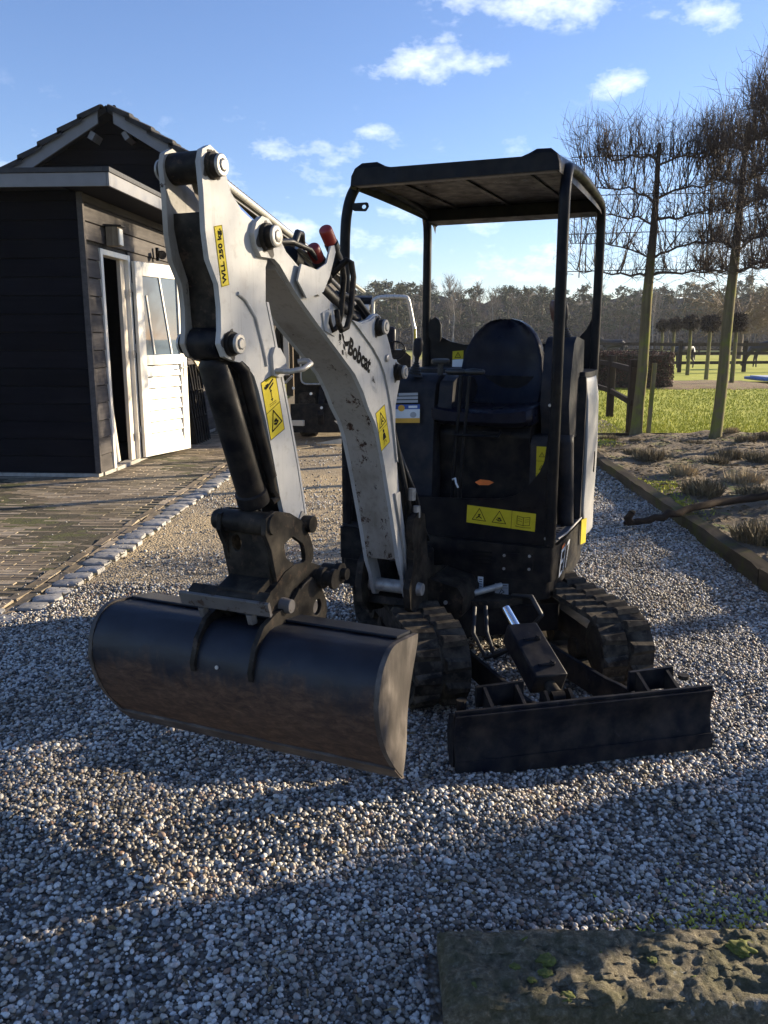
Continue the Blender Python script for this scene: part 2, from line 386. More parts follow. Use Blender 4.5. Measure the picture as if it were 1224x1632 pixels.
def m_brick():
    t = NT('paving_brick'); r = t.rand(); n = t.noise(16, 5, .65)
    geo = t.N.new('ShaderNodeNewGeometry'); rr = t.math('FRACT', t.math('ADD', t.math('MULTIPLY', geo.outputs['Random Per Island'], 7.1), t.math('MULTIPLY', r, 3.3)))
    c = t.ramp(rr, [(0., (.13, .098, .066)), (.4, (.235, .18, .122)), (.75, (.30, .235, .16)), (1., (.40, .325, .24))])
    c = t.mix(t.ramp(n, [(.45, 0.), (.7, .6)]), c, (.09, .078, .04))
    gp_ = t.noise(1.3, 5, .6, vec=geo.outputs['Position'], seed=3)
    c = t.mix(t.ramp(gp_, [(.50, 0.), (.70, .65)]), c, (.14, .11, .05))
    t.set('Base Color', c); t.set('Roughness', .7); t.bump(n, .5, .006); return t.mat
M['brick'] = m_brick()
def m_cobble():
    t = NT('granite_sett'); r = t.rand(); n = t.noise(30, 6, .7); n2 = t.noise(7, 5, .6, seed=2)
    c = t.ramp(n, [(.3, (.17, .165, .16)), (.7, (.33, .32, .31))]); c = t.mix(.5, c, t.mix(1., c, t.ramp(r, [(0., .6), (1., 1.4)]), 'MULTIPLY'))
    c = t.mix(t.ramp(n2, [(.5, 0.), (.7, .5)]), c, (.11, .095, .06))
    t.set('Base Color', c); t.set('Roughness', .7); t.bump(n, .4, .006); return t.mat
M['cobble'] = m_cobble()
def m_slab():
    t = NT('mossy_stone'); n = t.noise(7, 8, .7, dist=.5); f = t.noise(60, 7, .75, seed=2); n3 = t.noise(20, 6, .7, seed=5)
    c = t.ramp(f, [(.3, (.05, .042, .027)), (.5, (.17, .14, .085)), (.7, (.42, .36, .25))])
    c = t.mix(t.ramp(n, [(.45, 0.), (.6, .6)]), c, (.075, .075, .022))
    c = t.mix(t.ramp(n3, [(.62, 0.), (.68, .8)]), c, (.30, .30, .27))
    t.set('Base Color', c); t.set('Roughness', .9); t.bump(t.math('ADD', f, t.math('MULTIPLY', n, 1.5)), 1., .02); return t.mat
M['slab'] = m_slab()
M['moss'] = simple('moss_cushion', (.105, .11, .018), .95, 0, .4, 60, .8)
M['moss_dark'] = simple('olive_moss', (.09, .10, .018), .95, 0, .4, 60, .8)
M['log'] = m_wood('log_bark', (.016, .011, .008), (.065, .045, .032), 'x', .85, None, 25)
M['cut_wood'] = simple('cut_wood', (.35, .25, .15), .8)
M['heather'] = simple('heather_stem', (.15, .115, .06), .9, 0, .35, 6)
M['heather_pale'] = simple('dry_grass_stem', (.34, .27, .16), .9, 0, .3, 6)
M['heather_dark'] = simple('dense_dark_twigs', (.045, .032, .026), .9, 0, .35, 6)
M['hedge_leaf'] = simple('red_hedge_leaf', (.085, .028, .022), .7, 0, .5, 4)
M['hedge_leaf_dark'] = simple('dark_hedge_leaf', (.035, .03, .018), .8, 0, .4, 4)
M['pine'] = simple('pine_needles', (.042, .058, .032), .85, 0, .35, .3)
M['pine_warm'] = simple('olive_pine_needles', (.075, .078, .042), .85, 0, .35, .3)
M['birch_twig'] = simple('bare_birch_twigs', (.15, .125, .10), .9, 0, .3, .3)
M['forest_dark'] = simple('forest_floor', (.055, .054, .055), .95, 0, .4, .2)  # dull grey carries the wood's inner shade and haze as colour
M['pine_trunk'] = simple('pine_trunk_bark', (.10, .08, .065), .9, 0, .3, 1)
M['birch_trunk'] = simple('birch_trunk_bark', (.22, .205, .19), .8, 0, .3, 1)
M['evergreen'] = simple('evergreen_leaf', (.04, .07, .02), .5, 0, .4, 4)

# ------------------------------------------------------------------ ground
E_ = Vector((.06, .998, 0)).normalized()           # site axis (paths, shed, kerb all run this way)
XE = Vector((E_.y, -E_.x, 0))
from mathutils import noise as mn0
def hgt(x, y):
    z = .012 * mn0.noise(Vector((x * 2.6, y * 2.6, 1.3))) + .007 * mn0.noise(Vector((x * 6.5, y * 6.5, 4.1))) + .010 * math.sin(1.7 * x + .6) * math.sin(1.3 * y + 1) + .007 * math.sin(4.1 * x - 2.2 * y) + .004 * math.sin(9 * x + 7 * y)
    z += .035 * math.exp(-(((x - .22) / .22) ** 2 + ((y - 2.42) / .10) ** 2)) + .02 * math.exp(-(((x + .4) / .5) ** 2 + ((y - 2.35) / .16) ** 2))
    z -= .02 * math.exp(-(((x - .1) / .3) ** 2 + ((y - 2.12) / .12) ** 2))
    z += .012 * math.exp(-(((x + .5) / .25) ** 2 + ((y - 5.6) / .2) ** 2))
    return z * min(1, max(0, (9 - y) / 3))
def kerb_x(y): return 2.30 + .045 * (y - 4)
def pave_x(y): return -1.86 + .047 * (y - 4.5)
g = MB()
g.add([(-700, -60, -.05), (700, -60, -.05), (700, 900, -.05), (-700, 900, -.05)], [(0, 1, 2, 3)])
tag(g.build('field', M['field']), 'pale winter grass field reaching to the woods', None, kind='structure')
def sheet(name, pts, z, mat, label):
    b = MB(); b.add([(x, y, z) for x, y in pts], [tuple(range(len(pts)))])
    return tag(b.build(name, mat), label, kind='structure')
sheet('lawn', [(3.0, 12.6), (30, 12.6), (30, 24.6), (60, 60), (20, 80), (9.6, 36), (9.2, 25), (4.2, 24), (3.6, 14)], -.012, M['lawn'], 'bright green mown lawn behind the planting bed')
sheet('sand_path', [(-2.4, 9.8), (kerb_x(12.4), 12.4), (3.9, 13.0), (4.9, 25), (7.5, 60), (-3, 60), (-2.4, 20)], -.008, M['sand'], 'sandy yard surface running back beside the barn')
# gravel drive: undulating sheet + loose pebbles
gv = MB()
ys = list(np.arange(-1.5, 4.6, .05)) + list(np.arange(4.6, 14.1, .25))
P = []
for y in ys:
    row = []
    xl = -6.5 if y < 4.25 else pave_x(y) - .02
    xr = 6.5 if y < 1.2 else kerb_x(max(y, 4)) + .06
    n = 120
    for i in range(n + 1):
        x = xl + (xr - xl) * i / n
        row.append((x, y, hgt(x, y) + .004))
    P.append(row)
gv.grid(P)
drive = tag(gv.build('gravel_drive', M['gravel_base'], smooth=180), 'pale grey gravel drive under the digger', kind='structure')
# paving bed (mortar/sand between the bricks)
pv = MB(); pv.add([(-9, 4.27, .0120), (pave_x(4.27), 4.27, .0120), (pave_x(14) , 14, .0120), (-9, 14, .0120)], [(0, 1, 2, 3)])
paving = tag(pv.build('paving', M['joint']), 'old brick paving with mossy joints beside the black shed', kind='structure'); ORG[paving.name] = Vector((0, 0, 0))

# bricks
def brick_mesh(name, lx, ly, lz, jit=.004, seed=0, mat=None, bulge=.0):
    rr = random.Random(seed); b = MB()
    def j(): return rr.uniform(-jit, jit)
    c = .003
    lo = [(-lx / 2 + j(), -ly / 2 + j(), -lz), (lx / 2 + j(), -ly / 2 + j(), -lz), (lx / 2 + j(), ly / 2 + j(), -lz), (-lx / 2 + j(), ly / 2 + j(), -lz)]
    mid = [(x, y, -c) for x, y, z in lo]
    top = [(x * (1 - 2 * c / lx), y * (1 - 2 * c / ly), j() * .5 + .001) for x, y, z in lo]
    b.add(lo + mid + top + [(0, 0, bulge)], [(0, 1, 5, 4), (1, 2, 6, 5), (2, 3, 7, 6), (3, 0, 4, 7), (4, 5, 9, 8), (5, 6, 10, 9), (6, 7, 11, 10), (7, 4, 8, 11), (8, 9, 12), (9, 10, 12), (10, 11, 12), (11, 8, 12)])
    return b.mesh(name, mat, smooth=50 if bulge else None)
bm_ = [brick_mesh('paving_brick', .209, .0525, .05, .0022, i, M['brick']) for i in range(6)]
cells = []
PH = .0555; rowi = 0
RA = -.03
y0 = 4.22
k = 0
for i in range(190):
    yy = y0 + i * PH
    off = (.107 if i % 2 else 0) + random.uniform(-.01, .01)
    xr = pave_x(yy) - .30
    x = xr - off - .1025
    lim = -5.2 - .10 * (yy - 4.2) if yy < 8.8 else (-3.07 + .07 * (yy - 8.84) + .12)
    while x > lim:
        wave = .015 * math.sin(1.1 * x + .7 * yy)
        cells.append((x, yy + wave + random.uniform(-.003, .003) + (x + 2) * RA, random.gauss(0, .0012) + .0145 + .004 * math.sin(2.3 * x + 1.7 * yy), random.gauss(RA, .008)))
        x -= .2135
cells = [c for c in cells if not (c[1] > 8.80 and c[0] < -3.02 + .05 * (c[1] - 8.84)) and c[1] > 4.28]
def vis(c):
    return c[0] > -(.47 * (c[1] * .979 + .3)) - .12
cells.sort(key=lambda c: (not vis(c), c[1]))
for c in cells[:300]:
    link_mesh('brick', random.choice(bm_), paving, (c[0], c[1], c[2]), (random.gauss(0, .022), random.gauss(0, .006), c[3]))
rest = MB()
tmpl = [[tuple(v.co) for v in m.vertices] for m in bm_]; tf = [tuple(p.vertices) for p in bm_[0].polygons]
for c in cells[300:]:
    if not vis((c[0] + .3, c[1])): continue
    cs, sn = math.cos(c[3]), math.sin(c[3]); tv = random.choice(tmpl); tx, ty = random.gauss(0, .022), random.gauss(0, .006)
    rest.add([(c[0] + x * cs - y * sn, c[1] + x * sn + y * cs, c[2] + z - x * ty + y * tx) for x, y, z in tv], tf)
rb = rest.build('far_bricks', M['brick'], paving); rb['kind'] = 'stuff'
# edging: two lines of bricks lengthwise and a row of pale setts
ang = math.atan2(-E_.x, E_.y) * 1.0
ae = -math.atan(.047)
eb = [brick_mesh('edging_brick', .075, .20, .05, .007, 20 + i, M['brick']) for i in range(5)]
for line, dx in ((0, -.19), (1, -.275)):
    y = 4.32 + line * .09
    while y < 13.4:
        link_mesh('edging_brick', random.choice(eb), paving, (pave_x(y) + dx + random.uniform(-.006, .006), y, .019 + random.gauss(0, .003)), (random.gauss(0, .02), random.gauss(0, .03), ae + random.gauss(0, .03)))
        y += random.uniform(.205, .225)
cb = []
for i in range(7):
    rr = random.Random(50 + i); b = MB(); lx = rr.uniform(.155, .175); ly = rr.uniform(.11, .14)
    n = 12; rings = []
    for (sc, z) in ((1, -.05), (1, -.006), (.95, .004), (.75, .008), (.3, .009)):
        ring = []
        for q in range(n):
            a = 2 * math.pi * q / n; ca, sa = math.cos(a), math.sin(a)
            e = .45; px = math.copysign(abs(ca) ** e, ca) * lx / 2 * sc; py = math.copysign(abs(sa) ** e, sa) * ly / 2 * sc
            rj = random.Random(q * 31 + i); ring.append((px + rj.uniform(-.006, .006), py + rj.uniform(-.006, .006), z + (rj.uniform(-.002, .002) if z > 0 else 0)))
        rings.append(ring)
    vs_ = [p for r_ in rings for p in r_]; fs = [(a * n + q, a * n + (q + 1) % n, (a + 1) * n + (q + 1) % n, (a + 1) * n + q) for a in range(4) for q in range(n)] + [tuple(range(4 * n, 5 * n))]
    b.add(vs_, fs); cb.append(b.mesh('granite_sett', M['cobble'], smooth=40))
y = 4.40
while y < 13.3:
    link_mesh('sett', random.choice(cb), paving, (pave_x(y) - .085 + random.uniform(-.012, .012), y, .020 + random.gauss(0, .004)), (random.gauss(0, .04), random.gauss(0, .04), ae + random.gauss(0, .06)))
    y += random.uniform(.135, .16)
link_mesh('sett', cb[2], paving, (-2.16, 4.30, .02), (0, .02, .2)); link_mesh('sett', cb[4], paving, (-1.99, 4.22, .012), (0.03, .02, -.1))

# loose pebbles (geometry nodes instancing on one object)
pcol = bpy.data.collections.new('pebble_shapes')
for i in range(6):
    bm = bmesh.new(); bmesh.ops.create_icosphere(bm, subdivisions=1 if i > 3 else 2, radius=.5)
    rr = random.Random(90 + i); sx, sy, sz = rr.uniform(.9, 1.2), rr.uniform(.75, 1.0), rr.uniform(.55, .75)
    for v in bm.verts:
        q = 1 + .10 * math.sin(5 * v.co.x + i) * math.cos(4 * v.co.y + 2 * i) + rr.uniform(-.05, .05)
        v.co = Vector((v.co.x * sx * q, v.co.y * sy * q, v.co.z * sz * q))
    me = bpy.data.meshes.new('pebble'); bm.to_mesh(me); bm.free()
    me.polygons.foreach_set('use_smooth', [True] * len(me.polygons)); me.materials.append(M['pebble'])
    po = bpy.data.objects.new('pebble', me); pcol.objects.link(po)
SLAB = (.13, 1.50, 1.76)
def in_excl(x, y):
    if x > .10 and SLAB[1] - .3 < y < SLAB[2] + .005: return True
    return False
pts = []; scl = []
def scatter(ya, yb, cell, s0, s1, xl_f, xr_f, keep=lambda x, y: 1):
    for y in np.arange(ya, yb, cell):
        half = .475 * (y * .979 + .3) + .12
        xl = max(-half, xl_f(y)); xr = min(half, xr_f(y))
        n = int((xr - xl) / cell)
        if n <= 0: continue
        xs = xl + (np.arange(n) + rng.random(n)) * cell; yy = y + rng.random(n) * cell
        s = s0 + (s1 - s0) * rng.random(n) ** 1.35
        kp = rng.random(n)
        for x, y_, sc, kk in zip(xs, yy, s, kp):
            if in_excl(x, y_) or kk > keep(x, y_): continue
            pts.append((x, y_, hgt(x, y_) + .004 + sc * (.12 + .35 * random.random()))); scl.append(sc)
def patch(x, y):   # bare sandy wheel tracks: fewer loose stones
    q = math.sin(1.9 * x + .8 * y) + .8 * math.sin(2.7 * y - 1.1 * x + 1) + .5 * math.sin(5.1 * x + 3.3 * y)
    return .62 if q > .2 else .95
def thin(x, y):
    if x > 1.15: return .85
    if y < 4.9: return .9
    return ((.05 if patch(x, y) < .7 else .20) if x < .3 else .5) * (1 if y < 8 else .6)
scatter(1.2, 4.3, .0100, .0065, .0185, lambda y: -9, lambda y: 9, lambda x, y: .55 + .45 * min(1, max(0, .75 + 2.2 * mn0.noise(Vector((x * 1.9, y * 2.6, 9.))))))
scatter(1.2, 4.3, .024, .014, .024, lambda y: -9, lambda y: 9, lambda x, y: .42)
scatter(4.3, 7.5, .0165, .011, .021, lambda y: pave_x(y) - .0, kerb_x, thin)
scatter(7.5, 12.2, .028, .014, .028, lambda y: pave_x(y), kerb_x, thin)
for _ in range(420):   # strays kicked onto the paving
    y = 4.25 + abs(random.gauss(0, 1.3)); x = pave_x(y) - random.random() ** 2 * 2.6
    pts.append((x, y, .022 + .004)); scl.append(random.uniform(.008, .013))
db = MB()
for _ in range(420):
    y = 1.35 + random.random() ** 1.5 * 3.4; x = random.uniform(-.5, .5) * (y + .4); z = hgt(x, y) + .018
    if in_excl(x, y): continue
    a = random.uniform(0, 6.28); L_ = random.uniform(.008, .022); w = random.uniform(.002, .008); c, s_ = math.cos(a), math.sin(a)
    db.add([(x - c * L_, y - s_ * L_, z), (x + s_ * w, y - c * w, z + random.uniform(0, .008)), (x + c * L_, y + s_ * L_, z + random.uniform(0, .006)), (x - s_ * w, y + c * w, z + .003)], [(0, 1, 2), (0, 2, 3)])
tag(db.build('drive_litter', M['heather']), 'bits of dead leaf and bark lying on the gravel', 'leaf litter', kind='stuff')
pm = bpy.data.meshes.new('loose_gravel'); pm.from_pydata(pts, [], [])
at = pm.attributes.new('psize', 'FLOAT', 'POINT'); at.data.foreach_set('value', scl)
po = bpy.data.objects.new('gravel', pm); scene.collection.objects.link(po)
tag(po, 'loose rounded grey and white pebbles covering the drive', 'gravel', kind='stuff')
ng = bpy.data.node_groups.new('pebble_scatter', 'GeometryNodeTree')
ng.interface.new_socket('Geometry', in_out='INPUT', socket_type='NodeSocketGeometry'); ng.interface.new_socket('Geometry', in_out='OUTPUT', socket_type='NodeSocketGeometry')
gi = ng.nodes.new('NodeGroupInput'); go = ng.nodes.new('NodeGroupOutput'); ip = ng.nodes.new('GeometryNodeInstanceOnPoints')
ci = ng.nodes.new('GeometryNodeCollectionInfo'); ci.inputs['Collection'].default_value = pcol; ci.inputs['Separate Children'].default_value = True; ci.inputs['Reset Children'].default_value = True
ip.inputs['Pick Instance'].default_value = True
rv = ng.nodes.new('FunctionNodeRandomValue'); rv.data_type = 'FLOAT_VECTOR'; rv.inputs[0].default_value = (-.5, -.5, 0); rv.inputs[1].default_value = (.5, .5, 6.28)
at_ = ng.nodes.new('GeometryNodeInputNamedAttribute'); at_.data_type = 'FLOAT'; at_.inputs['Name'].default_value = 'psize'
ng.links.new(gi.outputs[0], ip.inputs['Points']); ng.links.new(ci.outputs[0], ip.inputs['Instance']); ng.links.new(rv.outputs[0], ip.inputs['Rotation']); ng.links.new(at_.outputs[0], ip.inputs['Scale']); ng.links.new(ip.outputs[0], go.inputs[0])
md = po.modifiers.new('pebbles', 'NODES'); md.node_group = ng

# planting bed
bd = MB(); P = []
for y in np.arange(1.2, 12.55, .08):
    row = []
    for i in range(61):
        x = kerb_x(y) + .05 + i * .14
        z = .085 + .035 * math.sin(2.1 * x + 1.3 * y) * math.sin(1.7 * y) + .014 * math.sin(7 * x + 5 * y) + .012 * math.sin(13 * x - 9 * y)
        row.append((x, y, z if y < 12.45 else -.03))
    P.append(row)
bd.grid(P); tag(bd.build('planting_bed', M['soil'], smooth=180), 'sandy planting bed with heather and moss', kind='structure')
def bedz(x, y): return .085 + .035 * math.sin(2.1 * x + 1.3 * y) * math.sin(1.7 * y) + .014 * math.sin(7 * x + 5 * y) + .012 * math.sin(13 * x - 9 * y)
# timber kerb along bed: sleepers end to end
kerb_w = m_wood('mossy_sleeper', (.035, .028, .02), (.12, .095, .065), 'y', .85, (.075, .075, .02), 16)
y = 1.2; i = 0
ke = empty('bed_kerb', (kerb_x(6), 6, 0), 'low mossy timber kerb between the gravel and the planting bed', 'kerb')
while y < 12.4:
    L_ = min(random.uniform(1.5, 1.9), 12.4 - y)
    b = MB(); n = 10; P = []
    for q in range(n + 1):
        yy = y + (L_ - .015) * q / n; x = kerb_x(yy)
        j = [random.uniform(-.008, .008) for _ in range(4)]
        P.append([(x - .045 + j[0], yy, -.02), (x - .045 + j[1], yy, .105 + j[3]), (x + .05 + j[2], yy, .115 + j[3]), (x + .05, yy, -.02)])
    b.grid(P); b.add([P[0][i_] for i_ in range(4)], [(0, 1, 2, 3)]); b.add([P[-1][i_] for i_ in range(4)], [(3, 2, 1, 0)])
    b.build('sleeper', kerb_w, ke, smooth=35); y += L_
b = MB()
for x0 in np.arange(3.0, 9, 1.5): b.beam((x0, 12.62, .02), (x0 + 1.49, 12.62, .02), .03, .09)
tag(b.build('lawn_edging', M['fence_wood']), 'low dark timber edging between bed and lawn', 'edging')

# mossy stone slabs bottom right
def slab(x0, x1, y0_, y1_, zt, seed, label):
    rr = random.Random(seed); nx, ny = 260, 44; top = []
    xs = [x0 + (x1 - x0) * i / nx for i in range(nx + 1)]; yy = [y0_ + (y1_ - y0_) * j / ny for j in range(ny + 1)]
    H = {}
    b = MB()
    from mathutils import noise as mn
    rows = []
    for j in range(-2, ny + 3):
        row = []
        for i in range(-2, nx + 3):
            ii = min(max(i, 0), nx); jj = min(max(j, 0), ny)
            x, y = xs[ii], yy[jj]
            e = min(1, min(ii / nx * (x1 - x0), (nx - ii) / nx * (x1 - x0), jj / ny * (y1_ - y0_), (ny - jj) / ny * (y1_ - y0_)) / .03)
            z = zt - .022 * (1 - e) ** 2 + .011 * mn.fractal(Vector((x * 13, y * 13, seed)), .55, 2.1, 7) + .003 * mn.noise(Vector((x * 60, y * 60, seed)))
            z -= .03 * max(0, mn.noise(Vector((x * 14, y * 20, seed + 4))) - .28)
            if j < 0 or j > ny or i < 0 or i > nx: z = zt - .06 if (j in (-1, ny + 1) or i in (-1, nx + 1)) and (-1 <= j <= ny + 1) and (-1 <= i <= nx + 1) else -.02
            wob = .012 * mn.noise(Vector((x * 6, jj * 10.3, seed)))
            row.append((x + .006 * mn.noise(Vector((ii * 1.1, y * 9, 3))), y + wob, z))
        rows.append(row)
    b.grid(rows)
    o = b.build('stone_slab', M['slab'], smooth=60, origin=((x0 + x1) / 2, (y0_ + y1_) / 2, 0))
    tag(o, label, 'stone slab'); return o
slab(.13, 2.2, 1.515, 1.775, .075, 3, 'long rough mossy stone slab at the lower right edge')
slab(.15, 2.2, 1.22, 1.485, .028, 8, 'lower mossy stone step in front of the long slab')
MOSSL = ['large bright moss cushion at the back right of the long slab', 'tiny dark moss spot near the back left of the long slab', 'dark moss cushion left of the middle of the long slab', 'small olive moss below the dark cushion left of the middle', 'brown olive moss at the front edge of the long slab',
 'small bright moss at the back middle of the long slab', 'bright moss cushion at the right edge of the long slab', 'tiny bright moss on the back edge near the left end', 'tiny olive moss right of the middle of the slab', 'dark moss at the left end of the long slab', 'large olive moss on the lower stone step', 'yellow green moss beside the large one on the lower step', 'small olive moss near the front right of the slab', 'tiny bright moss spot left of the brown olive moss']
from mathutils import noise as mn
for (x, y, r, m_) in [(.845, 1.70, .034, 'moss'), (.30, 1.64, .013, 'moss_dark'), (.375, 1.66, .024, 'moss_dark'), (.365, 1.62, .016, 'moss_dark'), (.40, 1.55, .018, 'moss_dark'), (.515, 1.69, .016, 'moss'), (1.0, 1.66, .03, 'moss'),
                  (.34, 1.73, .012, 'moss'), (.62, 1.66, .012, 'moss_dark'), (.20, 1.57, .022, 'moss_dark'), (.24, 1.46, .03, 'moss_dark'), (.30, 1.44, .02, 'moss'), (.70, 1.60, .014, 'moss_dark'), (.33, 1.60, .010, 'moss')]:
    bm = bmesh.new(); bmesh.ops.create_icosphere(bm, subdivisions=4, radius=1)
    for v in bm.verts:
        q = 1 + .55 * mn.noise(v.co * 2.0 + Vector((x * 30, y * 30, 0))) + .22 * mn.noise(v.co * 7); v.co = Vector((v.co.x * r * q * .95, v.co.y * r * q * .8, v.co.z * r * .30 * q))
    me = bpy.data.meshes.new('moss'); bm.to_mesh(me); bm.free(); me.materials.append(M[m_]); me.polygons.foreach_set('use_smooth', [True] * len(me.polygons))
    o = bpy.data.objects.new('moss_cushion', me); scene.collection.objects.link(o); o.location = (x, y, .074 if y > 1.5 else .030)
    tag(o, MOSSL.pop(0), 'moss', 'moss cushions on the stone slabs')
b = MB()
for _ in range(520):
    if random.random() < .6: x, y = random.gauss(1.02, .16), random.gauss(1.94, .06)
    else: x, y = random.gauss(.85, .12), random.gauss(1.86, .03)
    if abs(x - 1.02) > .5: continue
    z = hgt(x, y) + .012; a = random.uniform(0, 6.28); h = random.uniform(.004, .010); w = .005
    b.add([(x - w * math.cos(a), y - w * math.sin(a), z), (x + w * math.cos(a), y + w * math.sin(a), z), (x + random.uniform(-.01, .01), y + random.uniform(-.01, .01), z + h)], [(0, 1, 2)])
tag(b.build('ground_moss', M['lawn']), 'low moss and grass tufts among the pebbles above the slab', 'moss', kind='stuff')
tw = MB(); tw.tube([(.53, 1.36, .04), (.56, 1.42, .075), (.585, 1.44, .085), (.60, 1.42, .07), (.605, 1.38, .03)], .0022, 5)
tw.tube([(.585, 1.44, .085), (.62, 1.47, .08)], .0015, 4)
tag(tw.build('dry_twig', M['heather_pale'], smooth=60), 'small curled dry twig on the lower stone step', 'twig')

# ------------------------------------------------------------------ shed and barn
def wl(s, off=0, z=0):      # point on the side wall line: s metres behind the front corner, off outward (+X side)
    return Vector((-3.07 + .068 * s + off, 8.84 + s - off * .068, z))
shed = empty('shed', (-3.07, 8.84, 0), 'black boarded lean-to shed with flat roof and open white door', 'shed')
SW = 5.0      # width to the left
FA = Vector((-1, .068, 0)).normalized()
def fw(t, off=0, z=0): return Vector((-3.07, 8.84, z)) + FA * t + Vector((-.068, -1, 0)) * off
PL = .186; Z0 = .055
n_b = 16
for i in range(n_b):
    z = Z0 + i * PL
    b = MB(); j = random.uniform(-.002, .002)
    p = [fw(.02, .012, z), fw(SW, .012, z), fw(SW, -.012, z), fw(.02, -.012, z), fw(.02, .002 + j, z + PL - .006), fw(SW, .002 + j, z + PL - .006), fw(SW, -.012, z + PL - .006), fw(.02, -.012, z + PL - .006)]
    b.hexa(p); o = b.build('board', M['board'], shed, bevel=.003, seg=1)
def side_board(s0, s1, z, h=PL):
    b = MB()
    p = [wl(s0, .014, z), wl(s1, .014, z), wl(s1, -.012, z), wl(s0, -.012, z), wl(s0, .002, z + h - .008), wl(s1, .002, z + h - .008), wl(s1, -.012, z + h - .008), wl(s0, -.012, z + h - .008)]
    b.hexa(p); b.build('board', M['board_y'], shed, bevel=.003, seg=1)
DS0, DS1, DTOP = .42, 1.15, 2.36
for i in range(n_b):
    z = Z0 + i * PL
    if z < DTOP:
        side_board(.03, DS0 - .06, z, min(PL, DTOP + .08 - z) if z + PL > DTOP + .07 else PL); side_board(DS1 + .06, 4.6, z)
    else: side_board(.03, 4.6, z)
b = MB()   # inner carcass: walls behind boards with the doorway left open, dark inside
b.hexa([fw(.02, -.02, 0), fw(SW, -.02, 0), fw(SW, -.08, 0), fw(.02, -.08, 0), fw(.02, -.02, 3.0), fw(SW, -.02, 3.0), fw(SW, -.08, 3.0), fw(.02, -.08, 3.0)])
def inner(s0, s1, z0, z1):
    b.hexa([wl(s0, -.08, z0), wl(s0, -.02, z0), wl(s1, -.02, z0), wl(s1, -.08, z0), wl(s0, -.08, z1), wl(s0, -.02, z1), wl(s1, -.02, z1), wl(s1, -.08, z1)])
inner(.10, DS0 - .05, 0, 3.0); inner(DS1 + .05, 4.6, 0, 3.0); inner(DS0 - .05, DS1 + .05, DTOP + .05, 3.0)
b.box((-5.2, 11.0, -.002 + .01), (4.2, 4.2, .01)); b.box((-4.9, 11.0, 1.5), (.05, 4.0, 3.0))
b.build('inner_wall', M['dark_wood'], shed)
b = MB(); b.beam(wl(-.012, -.0, Z0), wl(-.012, -.0, 3.02), .06, .05, up=(0, 1, 0)); b.build('corner_trim', M['board_y'], shed, bevel=.003)
b = MB()
b.hexa([fw(0, .02, 0), fw(SW, .02, 0), fw(SW, -.1, 0), fw(0, -.1, 0), fw(0, .02, .05), fw(SW, .02, .05), fw(SW, -.1, .05), fw(0, -.1, .05)])
b.hexa([wl(.1, .02, 0), wl(4.6, .02, 0), wl(4.6, -.1, 0), wl(.1, -.1, 0), wl(.1, .02, .05), wl(4.6, .02, .05), wl(4.6, -.1, .05), wl(.1, -.1, .05)])
b.build('plinth', M['concrete'], shed, bevel=.004)
# door frame
for nm, s in (('door_jamb', DS0 - .03), ('door_jamb', DS1 + .03)):
    b = MB(); b.hexa([wl(s - .032, .028, .05), wl(s + .032, .028, .05), wl(s + .032, -.10, .05), wl(s - .032, -.10, .05), wl(s - .032, .028, DTOP + .06), wl(s + .032, .028, DTOP + .06), wl(s + .032, -.10, DTOP + .06), wl(s - .032, -.10, DTOP + .06)])
    b.build(nm, M['white_wood'], shed, bevel=.003)
b = MB(); s0, s1 = DS0 + .003, DS1 - .003
b.hexa([wl(s0, .026, DTOP), wl(s1, .026, DTOP), wl(s1, -.10, DTOP), wl(s0, -.10, DTOP), wl(s0, .026, DTOP + .058), wl(s1, .026, DTOP + .058), wl(s1, -.10, DTOP + .058), wl(s0, -.10, DTOP + .058)]); b.build('door_head', M['white_wood'], shed, bevel=.003)
b = MB(); b.hexa([wl(DS1 - .14, -.02, .05), wl(DS1, -.02, .05), wl(DS1, -.06, .05), wl(DS1 - .14, -.06, .05), wl(DS1 - .14, -.02, DTOP), wl(DS1, -.02, DTOP), wl(DS1, -.06, DTOP), wl(DS1 - .14, -.06, DTOP)]); b.build('door_lining', M['cream_wood'], shed)
b = MB(); b.hexa([wl(DS0, .03, 0.006), wl(DS1, .03, 0.006), wl(DS1, -.1, 0.006), wl(DS0, -.1, 0.006), wl(DS0, .03, .052), wl(DS1, .03, .052), wl(DS1, -.1, .052), wl(DS0, -.1, .052)]); b.build('threshold', M['concrete'], shed, bevel=.005)
# the door leaf, swung out almost flat against the wall (hung on the far jamb)
H0 = wl(DS1 + .05, .045, .06)
da = Vector((.38, .925, 0)).normalized(); dn = Vector((da.y, -da.x, 0)); DW, DH, DT = .93, 2.30, .045
def dp(x, z, n=0): return H0 + da * x + dn * n + Vector((0, 0, z))
door = MB()
def dbox(b, x0, x1, z0, z1, n0, n1, m=0): b.hexa([dp(x0, z0, n0), dp(x1, z0, n0), dp(x1, z0, n1), dp(x0, z0, n1), dp(x0, z1, n0), dp(x1, z1, n0), dp(x1, z1, n1), dp(x0, z1, n1)], m)
GZ0, GZ1 = 1.22, 2.14
dbox(door, 0, .13, 0, DH, 0, DT); dbox(door, DW - .13, DW, 0, DH, 0, DT); dbox(door, .131, DW - .131, GZ1, DH, .001, DT - .001); dbox(door, .131, DW - .131, GZ0 - .12, GZ0, .001, DT - .001); dbox(door, .131, DW - .131, 0, .14, .001, DT - .001)
leaf = door.build('door', M['white_wood'], shed, bevel=.004)
z = .141
k = 0
